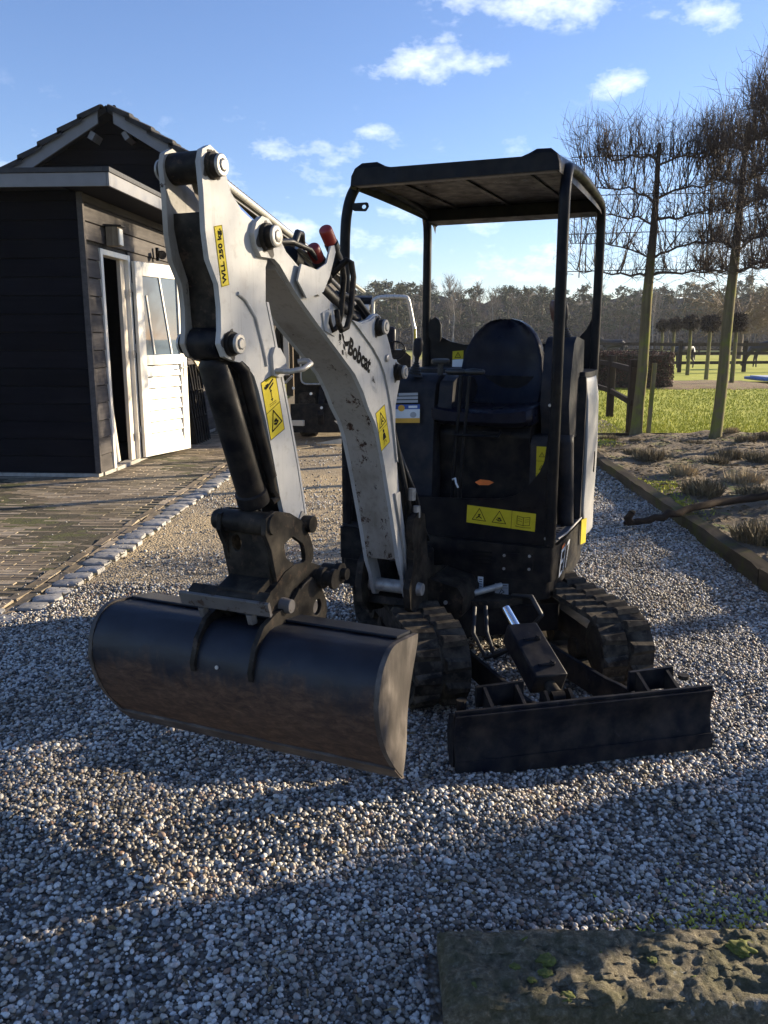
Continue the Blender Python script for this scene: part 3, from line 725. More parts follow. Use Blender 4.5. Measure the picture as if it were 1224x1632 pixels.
while z < GZ0 - .125:
    h = min((GZ0 - .12 - .141) / 7 - .001, GZ0 - .121 - z); b = MB()
    b.hexa([dp(.125, z, .010), dp(DW - .125, z, .010), dp(DW - .125, z, .038), dp(.125, z, .038), dp(.125, z + h - .014, .010), dp(DW - .125, z + h - .014, .010), dp(DW - .125, z + h - .014, .018), dp(.125, z + h - .014, .018)])
    b.build('louvre_board', M['white_wood'], leaf); z += h + .001
b = MB(); dbox(b, .13, DW - .13, GZ0, GZ1, .020, .026); pane = b.build('pane', M['glass'], leaf)
gg = NT('window_glass'); gg.b.inputs['Base Color'].default_value = (.10, .15, .22, 1); gg.b.inputs['Roughness'].default_value = .02
gg.b.inputs['Transmission Weight'].default_value = .35; gg.b.inputs['Specular IOR Level'].default_value = 1.0; gg.b.inputs['IOR'].default_value = 1.45; M['clear'] = gg.mat
pane.data.materials[0] = gg.mat
b = MB(); b.beam(dp(.30, GZ0 + .01, .033), dp(.20, GZ1 - .22, .033), .02, .012, up=dn); b.beam(dp(.64, GZ0 + .01, .033), dp(.46, GZ1, .033), .022, .012, up=dn); b.build('glazing_bar', M['white_wood'], leaf)
b = MB(); dbox(b, DW - .085, DW - .045, .93, 1.13, DT, DT + .008); b.build('handle_plate', M['steel'], leaf, bevel=.002)
b = MB(); b.tube([dp(DW - .065, 1.06, DT), dp(DW - .065, 1.06, DT + .05), dp(DW - .075, 1.06, DT + .055), dp(DW - .19, 1.055, DT + .055)], .009, 8); b.build('handle', M['steel'], leaf, smooth=60)
for z in (.28, 1.25, 1.95):
    b = MB(); b.tube([dp(-.012, z, .0), dp(-.012, z + .1, .0)], .009, 8); b.hexa([wl(DS1 - .03, .03, z), wl(DS1 + .05, .03, z), wl(DS1 + .05, .034, z), wl(DS1 - .03, .034, z), wl(DS1 - .03, .03, z + .09), wl(DS1 + .05, .03, z + .09), wl(DS1 + .05, .034, z + .09), wl(DS1 - .03, .034, z + .09)]); b.build('hinge', M['steel'], shed)
# flat roof
RZ = 2.92; c0 = Vector((-2.65, 8.47, 0))
def rf(x, y, z): return Vector((-2.65 + .068 * y - x, 8.47 + y + .068 * x, z))
b = MB(); b.hexa([rf(.03, .03, RZ + .02), rf(5.6, .03, RZ + .02), rf(5.6, 5, RZ + .02), rf(.03, 5, RZ + .02), rf(.03, .03, RZ + .13), rf(5.6, .03, RZ + .13), rf(5.6, 5, RZ + .13), rf(.03, 5, RZ + .13)]); b.build('roof', M['fascia_dark'], shed)
b = MB(); b.hexa([rf(0, 0, RZ), rf(.025, 0, RZ), rf(.025, 5, RZ), rf(0, 5, RZ), rf(0, 0, RZ + .125), rf(.025, 0, RZ + .125), rf(.025, 5, RZ + .125), rf(0, 5, RZ + .125)]); b.build('fascia_board', M['fascia'], shed, bevel=.002)
b = MB(); b.hexa([rf(.028, 0, RZ), rf(5.6, 0, RZ), rf(5.6, .025, RZ), rf(.028, .025, RZ), rf(.028, 0, RZ + .125), rf(5.6, 0, RZ + .125), rf(5.6, .025, RZ + .125), rf(.028, .025, RZ + .125)]); b.build('fascia_board', M['fascia'], shed, bevel=.002)
b = MB(); b.hexa([rf(-.012, -.012, RZ + .127), rf(.05, -.012, RZ + .127), rf(.05, 5, RZ + .127), rf(-.012, 5, RZ + .127), rf(-.012, -.012, RZ + .175), rf(.05, -.012, RZ + .175), rf(.05, 5, RZ + .175), rf(-.012, 5, RZ + .175)])
b.hexa([rf(.052, -.012, RZ + .127), rf(5.6, -.012, RZ + .127), rf(5.6, .05, RZ + .127), rf(.052, .05, RZ + .127), rf(.052, -.012, RZ + .175), rf(5.6, -.012, RZ + .175), rf(5.6, .05, RZ + .175), rf(.052, .05, RZ + .175)]); b.build('roof_trim', M['fascia_dark'], shed, bevel=.003)
b = MB(); b.hexa([rf(.026, .026, RZ + .004), rf(.50, .026, RZ + .004), rf(.50, 5, RZ + .004), rf(.026, 5, RZ + .004), rf(.026, .026, RZ + .018), rf(.50, .026, RZ + .018), rf(.50, 5, RZ + .018), rf(.026, 5, RZ + .018)])
b.build('soffit', M['board'], shed)
# bird box, outdoor lamp
bb = empty('bird_box', wl(.63, .10, 2.60), 'small weathered bird box under the shed eave', 'bird box')
b = MB(); c = wl(.60, .09, 2.56); b.box(c, (.13, .14, .20)); b.build('box', m_wood('bark_box', (.12, .10, .08), (.30, .26, .2)), bb, bevel=.004)
b = MB(); b.box(c + Vector((.075, 0, -.005)), (.016, .12, .17)); b.build('front', M['white_wood'], bb, bevel=.002)
b = MB(); b.hexa([c + Vector(q) for q in ((-.08, -.085, .103), (.11, -.085, .103), (.11, .085, .103), (-.08, .085, .103), (-.08, -.085, .125), (.11, -.085, .115), (.11, .085, .115), (-.08, .085, .125))]); b.build('lid', M['tile'], bb, bevel=.002)
lp = empty('wall_lamp', wl(2.2, .05, 2.50), 'small black spot lamp on the shed wall above the door', 'lamp')
c = wl(2.1, .06, 2.52)
b = MB(); b.box(c, (.04, .05, .16)); b.build('bracket', M['frame_black'], lp, bevel=.003)
b = MB(); b.lathe(c + Vector((.03, -.05, 0)), c + Vector((.12, -.16, -.03)), [(0, .025), (.01, .04), (.1, .055), (.11, .05)], 14); b.build('lamp_head', M['frame_black'], lp, smooth=40)
# things in the doorway
cab = MB(); cab.box(wl(.80, -.45, .62), (.5, .5, 1.2)); tag(cab.build('cupboard', M['interior_wood'], bevel=.01, origin=wl(.80, -.45, 0)), 'dark wooden cupboard just inside the shed doorway', 'cupboard')
jc = empty('jerrycan', wl(.68, -.24, 1.22), 'white plastic jerrycan standing on the cupboard in the doorway', 'jerrycan')
c = wl(.68, -.24, 1.34); b = MB(); b.box(c, (.14, .2, .22)); b.build('container', M['white_wood'], jc, bevel=.025)
b = MB(); b.lathe(c + Vector((.02, .04, .11)), c + Vector((.02, .04, .15)), [(0, .025), (.03, .025), (.035, .02)], 12); b.build('cap', M['white_wood'], jc)
b = MB(); b.tube([c + Vector((0, -.07, .1)), c + Vector((0, -.05, .15)), c + Vector((0, .0, .15)), c + Vector((0, .02, .11))], .012, 8); b.build('grip', M['white_wood'], jc, smooth=60)
lb = MB(); lb.beam(wl(.78, -.10, .06), wl(.72, -.16, 1.15), .14, .02, up=(1, 0, 0)); tag(lb.build('plank', M['cream_wood'], origin=wl(.78, -.1, .06)), 'pale plank leaning inside the shed doorway', 'plank')

barn = empty('barn', (-3.0, 11.5, 0), 'long black barn with tiled gable roof behind the shed', 'barn')
BX = lambda y: -2.575 + .048 * (y - 11.5)           # eave line x
BY0, BY1, EZ, RZ2, RX = 11.5, 43.0, 3.84, 4.45, 1.015
def bpnt(dx, y, z): return Vector((BX(y) - dx, y, z))
b = MB(); y = BY0 + .35
b.add([bpnt(.28, y, 0), bpnt(5.2, y, 0), bpnt(5.2, y, 1.9), bpnt(RX, y, RZ2 - .05), bpnt(.28, y, EZ + .1)], [(0, 1, 2, 3, 4)])
b.build('gable_wall', M['board'], barn)
b = MB()
for i in range(8):     # gable boards
    z = 3.02 + i * PL
    hw = max(0, (RZ2 - z) / .60) - .1
    if hw <= .1: break
    b2 = MB(); xa = max(.3, RX - hw); xb = RX + hw
    b2.hexa([bpnt(xa, y - .03, z), bpnt(xb, y - .03, z), bpnt(xb, y - .005, z), bpnt(xa, y - .005, z), bpnt(xa + .1, y - .018, z + PL - .008), bpnt(xb - .1, y - .018, z + PL - .008), bpnt(xb - .1, y - .005, z + PL - .008), bpnt(xa + .1, y - .005, z + PL - .008)])
    b2.build('board', M['board'], barn)
# roof slopes
b = MB()
for side in (0, 1):
    def sp(t, y, n):     # t along slope down from ridge (metres of run), n normal offset
        x = RX - t if side == 0 else RX + t
        return bpnt(x, y, RZ2 - .60 * t + n)
    T = RX if side == 0 else 4.0
    b.hexa([sp(0.005, BY0 + .05, -.10), sp(T - .02, BY0 + .05, -.10), sp(T - .02, BY1, -.10), sp(0.005, BY1, -.10), sp(0.005, BY0 + .05, -.02), sp(T - .02, BY0 + .05, -.02), sp(T - .02, BY1, -.02), sp(0.005, BY1, -.02)])
b.build('roof', M['dark_wood'], barn)
for side in (0, 1):
    T = RX if side == 0 else 3.2
    s_ = -1 if side == 0 else 1
    b = MB(); f0 = .10
    b.hexa([bpnt(RX + s_ * f0, BY0 - .02, RZ2 - .6 * f0 - .20), bpnt(RX + s_ * T, BY0 - .02, RZ2 - .6 * T - .20), bpnt(RX + s_ * T, BY0 + .01, RZ2 - .6 * T - .20), bpnt(RX + s_ * f0, BY0 + .01, RZ2 - .6 * f0 - .20),
            bpnt(RX + s_ * f0, BY0 - .02, RZ2 - .6 * f0 - .035), bpnt(RX + s_ * T, BY0 - .02, RZ2 - .6 * T - .035), bpnt(RX + s_ * T, BY0 + .01, RZ2 - .6 * T - .035), bpnt(RX + s_ * f0, BY0 + .01, RZ2 - .6 * f0 - .035)])
    b.build('bargeboard', M['fascia'], barn, bevel=.003)
    for t in ((.22,) if side == 0 else (.22, 1.15)):   # purlin ends
        b = MB(); c = bpnt(RX + s_ * t, BY0 + .2, RZ2 - .6 * t - .26); b.box(c, (.07, .34, .10), Matrix.Rotation(s_ * .54, 3, 'Y')); b.build('purlin', M['fascia'], barn)
    n = int(T / .27) + 1
    rows_mb = MB()
    for i in range(n):
        t0 = max(.05, T + .06 - (i + 1) * .27); t1 = T + .06 - i * .27 + .06
        for j in range(0, 140):
            y0_ = BY0 - .06 + j * .225; y1_ = y0_ + .222
            tgt = MB() if j < 2 else rows_mb
            x0, x1 = RX + s_ * t0, RX + s_ * t1; z0_, z1_ = RZ2 - .6 * t0, RZ2 - .6 * t1
            P = []
            for q in range(5):
                yy = y0_ + (y1_ - y0_) * q / 4; hw = .022 * math.sin(q / 4 * math.pi)
                P.append([bpnt(x0, yy, z0_ - .01 + hw), bpnt(x1, yy, z1_ + .045 + hw), bpnt(x1, yy, z1_ + .018)])
            tgt.grid(P)
            if j == 0: tgt.add([bpnt(x0, y0_, z0_ - .01), bpnt(x1, y0_, z1_ + .045), bpnt(x1, y0_, z1_ - .03), bpnt(x0, y0_, z0_ - .07)], [(0, 1, 2, 3)])
            if j < 2: tgt.build('roof_tile', M['tile'], barn)
    o = rows_mb.build('roof_tiles', M['tile'], barn); o['kind'] = 'stuff'
b = MB(); P = []
for i in range(2):
    y = BY0 - .05 + i * 31
    P.append(0)
b.beam(bpnt(RX, BY0 + .1, RZ2 - .06), bpnt(RX, BY1, RZ2 - .06), .06, .08); b.build('ridge', M['fascia_dark'], barn)
b = MB(); b.hexa([bpnt(-.005, BY0 + .02, EZ - .16), bpnt(-.03, BY0 + .02, EZ - .16), bpnt(-.03, BY1, EZ - .16), bpnt(-.005, BY1, EZ - .16), bpnt(-.005, BY0 + .02, EZ), bpnt(-.03, BY0 + .02, EZ), bpnt(-.03, BY1, EZ), bpnt(-.005, BY1, EZ)]); b.build('gutter_board', M['fascia'], barn)
b = MB(); b.tube([bpnt(-.09, BY0 - .05, EZ - .07), bpnt(-.09, BY1, EZ - .07)], .055, 10); b.build('gutter', M['silver'], barn, smooth=60)
b = MB()
def bw(dx, y0_, y1_, z0_, z1_, th=.1): b.hexa([bpnt(dx, y0_, z0_), bpnt(dx, y1_, z0_), bpnt(dx + th, y1_, z0_), bpnt(dx + th, y0_, z0_), bpnt(dx, y0_, z1_), bpnt(dx, y1_, z1_), bpnt(dx + th, y1_, z1_), bpnt(dx + th, y0_, z1_)])
bw(.31, BY0 + .4, 14.6, 0, EZ); bw(.31, 14.6, BY1, 2.7, EZ); bw(4.2, BY0 + .4, BY1, 0, EZ - .3); bw(.3, BY1 - .1, BY1, 0, 2.7, 4)
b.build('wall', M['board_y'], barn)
for y in np.arange(14.7, 42, 3.6):
    b = MB(); bw(.30, y, y + .18, 0, 2.69, .18); b.build('post', M['interior_wood'], barn)
b = MB(); bw(.33, 30, 42.8, 0, 2.69, .05); b.build('sliding_door', M['board_y'], barn)
# roof tiles stacked against the wall (3 courses), and leaning battens
def tile_s(y): return wl(y - 8.84, .0, 0)
pile_t = MB(); 
for q in range(7):
    pass
tm = MB(); P = []
for q in range(7):
    yy = -.09 + .18 * q / 6; P.append([(.012 + .018 * math.sin(q / 6 * math.pi * 2), yy, 0), (.012 + .018 * math.sin(q / 6 * math.pi * 2), yy, .36)])
tm.grid(P); tm.grid([[(p[0] + .014, p[1], p[2]) for p in r_] for r_ in P]); tm.add([P[0][0], P[0][1], (P[0][1][0] + .014, P[0][1][1], .36), (P[0][0][0] + .014, P[0][0][1], 0)], [(0, 1, 2, 3)])
tmesh = tm.mesh('spare_tile', M['tile'], smooth=60)
k = 0
for row in range(3):
    for i in range(7):
        base = wl(2.75 + i * .115 + row * .03, .20 - row * .05, .02 + row * .365)
        o = link_mesh('spare_roof_tile', tmesh, None, base, (random.uniform(-.05, .05), -.12, .75 + random.uniform(-.08, .08)))
        pos = ['bottom', 'middle', 'top'][row]
        tag(o, f'dark grey roof tile standing in the {pos} row stacked against the shed wall', 'roof tile', 'spare roof tiles stacked against the wall')
for i, lab in enumerate(['nearest pale batten leaning on the wall beside the tile stack', 'second of the pale battens leaning beside the tile stack', 'third of the pale battens leaning beside the tile stack', 'farthest pale batten leaning beside the tile stack']):
    b = MB(); bs = wl(4.5 - i * .08, .42 + .03 * i, .01); tp = wl(2.85 + i * .12, .10, 1.42)
    b.beam(bs, tp, .045, .03, up=(1, 0, 0)); tag(b.build('batten', simple('new_pine%d' % i, (.52, .42, .26), .6, 0, .1, 8), origin=bs), lab, 'batten', 'battens leaning on the wall')

# ------------------------------------------------------------------ trees, plants, far field
def gp(u, v, z=0):
    x = (u - 612) / FPX; y = -(v - 816) / FPX
    r = Vector((x, math.cos(PITCH) + y * math.sin(PITCH), -math.sin(PITCH) + y * math.cos(PITCH)))
    return Vector((0, 0, CAM_H)) + r * ((z - CAM_H) / r.z)
def wander(rr, p, d, L_, n, wob, lift=0):
    pts = [Vector(p)]; d = Vector(d).normalized()
    for i in range(n):
        d = (d + Vector((rr.gauss(0, wob), rr.gauss(0, wob), rr.gauss(0, wob) + lift))).normalized()
        pts.append(pts[-1] + d * L_ / n)
    return pts
def pleached(base, axis, w0, w1, z0, z1, thick, ntw, seed, label, tr=.08, lean=(0, 0), group='pleached trees along the planting bed', sub=3):
    rr = random.Random(seed); base = Vector(base); ax = Vector(axis).normalized(); nx = Vector((-ax.y, ax.x, 0))
    t = empty('pleached_tree', base, label, 'tree', group)
    top = Vector((lean[0], lean[1], 0))
    def tp(z): return base + top * (z / z1) + Vector((.012 * math.sin(3 * z + seed), .012 * math.cos(2.3 * z + seed), z))
    b = MB(); zs = [0, .04, .15, .5, 1, 1.5, 2, 2.5, 3, 3.5, z1 - .35]
    b.tube([tp(z) for z in zs], [tr * q for q in (1.5, 1.25, 1.08, 1, .96, .92, .9, .8, .68, .5, .34)], 12)
    b.build('trunk', M['bark_green'], t, smooth=60)
    cr = MB(); limbs = []
    nl = int((z1 - .5 - z0) / .36)
    for i in range(nl + 1):
        z = z0 + .04 + i * (z1 - .55 - z0) / nl
        for sgn in (-1, 1):
            reach = (w0 if sgn < 0 else w1) * rr.uniform(.78, 1.02)
            n = 8; p0 = tp(z - rr.uniform(.05, .28 if i else .08)); pts_ = [p0]
            for q in range(1, n + 1):
                f_ = q / n; up = (1 - math.exp(-4 * f_)) * (z - p0.z) + rr.gauss(0, .02)
                pts_.append(Vector((tp(z).x, tp(z).y, 0)) + ax * sgn * reach * f_ + nx * rr.gauss(0, .03) + Vector((0, 0, p0.z + up)))
            r0 = tr * rr.uniform(.17, .30)
            cr.tube(pts_, [r0 * (1 - .75 * q / n) for q in range(n + 1)], 5, caps=False); limbs.append(pts_)
    # canes of the training frame
    for z in np.linspace(z0 + .06, z1 - .5, 4):
        c = Vector((tp(z).x, tp(z).y, z)); cr.tube([c - ax * w0 + nx * .04, c + nx * .05 + Vector((0, 0, .02)), c + ax * w1 + nx * .04], .0065, 4)
    for sx in (-w0 * .82, w1 * .80):
        c = tp(2); cr.tube([Vector((c.x, c.y, z0 - .03)) + ax * sx + nx * .05, Vector((c.x, c.y, z1 - .42)) + ax * sx + nx * .04], .009, 4)
    # risers and twigs
    def twig(p, d, L_, r, n=4, wob=.16, lift=.06, depth=0):
        pts_ = wander(rr, p, d, L_, n, wob, lift)
        cr.tube(pts_, [r * (1 - .8 * q / n) for q in range(n + 1)], 3, caps=False)
        if depth > 0:
            for _ in range(sub):
                q = rr.choice(pts_[1:]); twig(q, Vector(d) + Vector((rr.gauss(0, .7), rr.gauss(0, .7), rr.gauss(.1, .6))), L_ * rr.uniform(.3, .6), r * .6, 3, .2, .05, depth - 1)
    for i in range(ntw):
        lm = rr.choice(limbs); f_ = rr.random(); k = min(int(f_ * 8), 7); p = lm[k].lerp(lm[k + 1], rr.random())
        L_ = rr.uniform(.18, .5)
        if p.z + L_ > z1 - .1: L_ = max(.08, z1 - .1 - p.z)
        d = Vector((rr.gauss(0, .35), rr.gauss(0, .35), rr.choice((1, 1, 1, -.15)))) + ax * rr.gauss(0, .45) + nx * rr.gauss(0, .3 + thick)
        twig(p, d, L_, rr.uniform(.0035, .0065), 4, .15, .05, 1)
    for lm in limbs:                      # long upright risers trained from the limbs
        for _ in range(7):
            k = rr.randrange(1, 8); p = lm[k].lerp(lm[k + 1], rr.random()); hh = min(z1 - .15 - p.z, rr.uniform(.5, 1.5))
            if hh < .2: continue
            q = wander(rr, p, Vector((0, 0, .9)) + ax * rr.gauss(0, .45) + nx * rr.gauss(0, .15), hh, 7, .05, .16)
            cr.tube(q, [.010 * (1 - .7 * e / 7) for e in range(8)], 4, caps=False)
            for _ in range(9): twig(rr.choice(q), Vector((rr.gauss(0, .5), rr.gauss(0, .5), .8)), rr.uniform(.12, .35), .004, 3, .16, .05)
    ctop = tp(z1 - .5)
    for i in range(int(ntw * (.42 if ntw < 600 else .15))):       # dense brush along the clipped top
        x = rr.uniform(-w0, w1); y_ = rr.gauss(0, thick * .5); z = z1 - .50 - rr.random() * .30
        p = Vector((ctop.x, ctop.y, z)) + ax * x * .92 + nx * y_
        hh = z1 - z + rr.gauss(0, .035)
        twig(p, Vector((0, 0, 1)) + ax * (x * .25 + rr.gauss(0, .2)) + nx * rr.gauss(0, .25), hh * rr.uniform(.7, 1.0), rr.uniform(.004, .007), 4, .10, .12, 1)
    for i in range(int(ntw * .05)):       # long whips above the cut
        x = rr.uniform(-w0, w1); p = Vector((ctop.x, ctop.y, z1 - .12)) + ax * x * .95 + nx * rr.gauss(0, thick * .4)
        twig(p, Vector((rr.gauss(0, .15), rr.gauss(0, .15), 1)), rr.uniform(.15, .42), .0032, 4, .07, .02)
    for i in range(int(ntw * .12)):       # shaggy sides
        sg = rr.choice((-1, 1)); p = Vector((ctop.x, ctop.y, rr.uniform(z0, z1 - .2))) + ax * sg * (w0 if sg < 0 else w1) * .92
        twig(p, ax * sg + Vector((0, 0, rr.gauss(.3, .5))) + nx * rr.gauss(0, .3), rr.uniform(.12, .32), .0035, 3, .2, .05, 1)
    cr.build('crown', M['twig'], t)
    return t
t1 = pleached((3.82, 12.50, 0), (1, -.12, 0), 1.2, 1.0, 2.38, 4.52, .06, 590, 11, 'bare flat-trained tree with see-through lattice crown, nearest the digger canopy', .082, (.08, 0))
t2 = pleached((4.76, 11.85, 0), (.25, -1, 0), 1.0, 1.5, 2.40, 4.62, .34, 1600, 12, 'bare trained tree with thick dark twiggy crown, second trunk from the digger', .078, (.10, 0))
t3 = pleached((5.16, 10.75, 0), (.2, -1, 0), 1.1, 1.3, 2.35, 4.9, .36, 1350, 13, 'tallest dark twiggy trained tree cut off by the right edge', .07, (-.2, -.2))
b = MB(); b.beam((3.98, 12.46, 0), (4.01, 12.46, 1.12), .055, .055, up=(0, 1, 0)); tag(b.build('tree_stake', M['bark_green'], bevel=.004), 'short mossy wooden stake beside the first bare tree', 'stake')

def clump_mesh(name, n, h, spread, seed, mat, w=.006):
    rr = random.Random(seed); b = MB()
    for i in range(n):
        a = rr.uniform(0, 6.28); r0 = rr.uniform(0, spread * .45); p = Vector((r0 * math.cos(a), r0 * math.sin(a), -.01))
        tilt = rr.uniform(.1, 1.0); L_ = h * rr.uniform(.5, 1.1)
        d = Vector((math.cos(a) * tilt, math.sin(a) * tilt, 1)).normalized()
        q = p + d * L_ * .55; e = q + (d + Vector((rr.gauss(0, .35), rr.gauss(0, .35), rr.gauss(0, .2)))).normalized() * L_ * .5
        s_ = d.cross(Vector((rr.gauss(0, 1), rr.gauss(0, 1), .1))).normalized() * w
        b.add([p - s_ * .5, p + s_ * .5, q + s_, q - s_, e], [(0, 1, 2, 3), (3, 2, 4)])
        for _ in range(3):
            f_ = rr.uniform(.3, 1); m_ = p.lerp(q, f_); e2 = m_ + Vector((rr.gauss(0, .5), rr.gauss(0, .5), rr.uniform(.2, 1))).normalized() * h * .25
            b.add([m_ - s_ * .6, m_ + s_ * .6, e2], [(0, 1, 2)])
    return b.mesh(name, mat)
hm = [clump_mesh('heather', 420, .17, .42, 100 + i, M['heather'], .006) for i in range(4)] + [clump_mesh('heather', 360, .17, .38, 110 + i, M['heather_pale'], .0055) for i in range(2)]
HG = 'low heather plants in the sandy bed'
hspots = [(970, 700, .8, 'dark heather at the far left end of the bed beside the first tree', 0), (1008, 716, .7, 'small dark heather in front of the first bare tree', 1), (1035, 731, 1.15, 'wide dark heather clump between the first two trees', 2),
          (1062, 722, .8, 'pale dry heather just behind the wide dark clump', 4), (1087, 752, 1.0, 'pale brown heather with long shadow near the moss patch', 5), (1119, 786, 1.15, 'brown heather clump nearest the fallen log', 3), (1140, 737, .9, 'heather at the foot of the second tree', 0),
          (1105, 705, .7, 'small heather left of the second trunk', 1), (1165, 727, 1.0, 'dark heather right of the second trunk', 2), (1185, 763, 1.2, 'pale brown heather near the right edge above the log', 4), (1188, 703, .9, 'heather at the far edge of the bed by the lawn', 3),
          (1165, 693, .7, 'small pale heather against the lawn edging', 5), (1212, 735, 1.0, 'dark heather by the right edge behind the pale clump', 1), (1215, 862, 1.2, 'dark heather below the log at the right edge', 0), (1219, 700, .8, 'heather by the third trunk at the right edge', 2),
          (1012, 700, .5, 'tiny heather beside the stake', 3), (1200, 790, .9, 'heather just above the log at the right edge', 2)]
for i, (u, v, s_, lab, k) in enumerate(hspots):
    p = gp(u, v, .1); p.z = bedz(p.x, p.y) - .02
    o = link_mesh('heather', hm[k], None, p, (0, 0, random.uniform(0, 6)), (s_ * .74, s_ * .74, s_ * .95)); tag(o, lab, 'heather', HG)
mo = MB()
for _ in range(2600):
    u, v = random.choice(((1050, 775), (1068, 795), (1045, 765), (1074, 805), (960, 705), (1150, 900), (1195, 905)))
    p = gp(u, v, .1) + Vector((random.gauss(0, .13), random.gauss(0, .16), 0))
    if p.x < kerb_x(p.y) + .07: continue
    z = bedz(p.x, p.y); a = random.uniform(0, 6.28); w = .009
    mo.add([(p.x - w * math.cos(a), p.y - w * math.sin(a), z), (p.x + w * math.cos(a), p.y + w * math.sin(a), z), (p.x + random.gauss(0, .01), p.y + random.gauss(0, .01), z + random.uniform(.01, .03))], [(0, 1, 2)])
tag(mo.build('bed_moss', M['lawn']), 'bright green moss patches on the planting bed', 'moss', kind='stuff')
li = MB()
for _ in range(9000):   # dead leaves and twig litter on the bed
    y = random.uniform(4.5, 12.3); x = kerb_x(y) + .1 + random.random() * 5
    z = bedz(x, y) + .008; a = random.uniform(0, 6.28); L_ = random.uniform(.012, .05); w = random.uniform(.004, .016)
    c, s_ = math.cos(a), math.sin(a)
    li.add([(x - c * L_, y - s_ * L_, z), (x + s_ * w, y - c * w, z + random.uniform(0, .02)), (x + c * L_, y + s_ * L_, z + random.uniform(0, .015)), (x - s_ * w, y + c * w, z + .004)], [(0, 1, 2), (0, 2, 3)])
tag(li.build('leaf_litter', M['heather']), 'dead leaves and twig litter scattered over the bed', 'leaf litter', kind='stuff')
gr = MB()
for _ in range(26000):
    y = 12.7 + random.random() ** 1.7 * 13; x = random.uniform(3.4, .52 * y + 1.5)
    a = random.uniform(0, 6.28); h = random.uniform(.015, .045); w = .007 * (1 + (y - 12) * .08)
    gr.add([(x - w * math.cos(a), y - w * math.sin(a), -.012), (x + w * math.cos(a), y + w * math.sin(a), -.012), (x + random.gauss(0, .015), y + random.gauss(0, .015), h)], [(0, 1, 2)])
tag(gr.build('lawn_blades', M['lawn']), 'short grass blades of the bright lawn', 'grass', kind='stuff')

# fallen branch
lg = empty('fallen_branch', gp(1000, 830, .05), 'dark fallen branch lying across the kerb into the bed', 'branch')
b = MB(); A_ = gp(997, 832, .06); pts_ = [A_, gp(1035, 828, .10), gp(1075, 819, .13), gp(1110, 808, .15), gp(1150, 799, .16), gp(1200, 793, .17), gp(1250, 789, .19), gp(1330, 780, .2)]
fine = []
for i in range(len(pts_) - 1):
    for q in range(4): fine.append(pts_[i].lerp(pts_[i + 1], q / 4) + Vector((random.gauss(0, .004), random.gauss(0, .004), random.gauss(0, .005))))
fine.append(pts_[-1])
b.tube(fine, [.026 + .012 * (i / len(fine)) + random.uniform(-.004, .005) for i in range(len(fine))], 10)
b.build('limb', M['log'], lg, smooth=60)
b = MB(); b.tube([gp(1006, 834, .08), gp(1000, 826, .12), gp(1008, 816, .17)], [.034, .03, .026], 9); b.build('side_stub', M['log'], lg, smooth=60)
b = MB(); q = gp(1008, 816, .17); b.lathe(q, q + Vector((.01, .02, .022)), [(0, .024), (.004, .024)], 9); b.build('cut_end', M['cut_wood'], lg)

# post and rail fence beside the lawn
fe = empty('rail_fence', (4.3, 15.9, 0), 'low brown post and rail fence beside the first tree', 'fence')
FP = [Vector((3.86, 12.98, 0)), Vector((4.33, 15.95, 0)), Vector((4.62, 19.4, 0))]
for p in FP:
    b = MB(); b.beam(p, p + Vector((0, 0, 1.16)), .12, .12, up=(0, 1, 0)); b.build('post', M['fence_wood'], fe, bevel=.01)
for i in range(2):
    for z in (.50, 1.0):
        b = MB(); b.beam(FP[i] + Vector((-.02, -.1, z)), FP[i + 1] + Vector((-.02, -.12, z)), .06, .09); b.build('rail', M['fence_wood'], fe, bevel=.006)
pf = empty('paddock_fence', (18, 39, 0), 'long dark paddock fence with three rails before the horses', 'fence')
PP = [Vector((9.2, 52, 0)), Vector((11.0, 44.5, 0)), Vector((13.0, 37, 0)), Vector((16.1, 37.6, 0)), Vector((18.7, 40.3, 0)) + Vector((0, -2, 0)), Vector((22.4, 38.9, 0)), Vector((25.5, 39.4, 0)), Vector((28.6, 40, 0)), Vector((32, 40.6, 0))]
for p in PP:
    b = MB(); b.beam(p, p + Vector((0, 0, 1.36)), .14, .14, up=(0, 1, 0)); b.build('post', M['fence_wood'], pf)
for i in range(len(PP) - 1):
    for z in (.42, .82, 1.2):
        b = MB(); b.beam(PP[i] + Vector((0, -.1, z)), PP[i + 1] + Vector((0, -.1, z)), .05, .13); b.build('rail', M['fence_wood'], pf)
ff = empty('far_fence', (0, 75, 0), 'far thin rail fence at the foot of the woods', 'fence')
xs_ = list(range(-8, 48, 4))
for x in xs_:
    b = MB(); b.box((x, 75, .6), (.14, .14, 1.2)); b.build('post', M['fence_wood'], ff)
for z in (.5, 1.05):
    b = MB(); b.beam((-8, 74.9, z), (44, 74.9, z), .06, .12); b.build('rail', M['fence_wood'], ff)
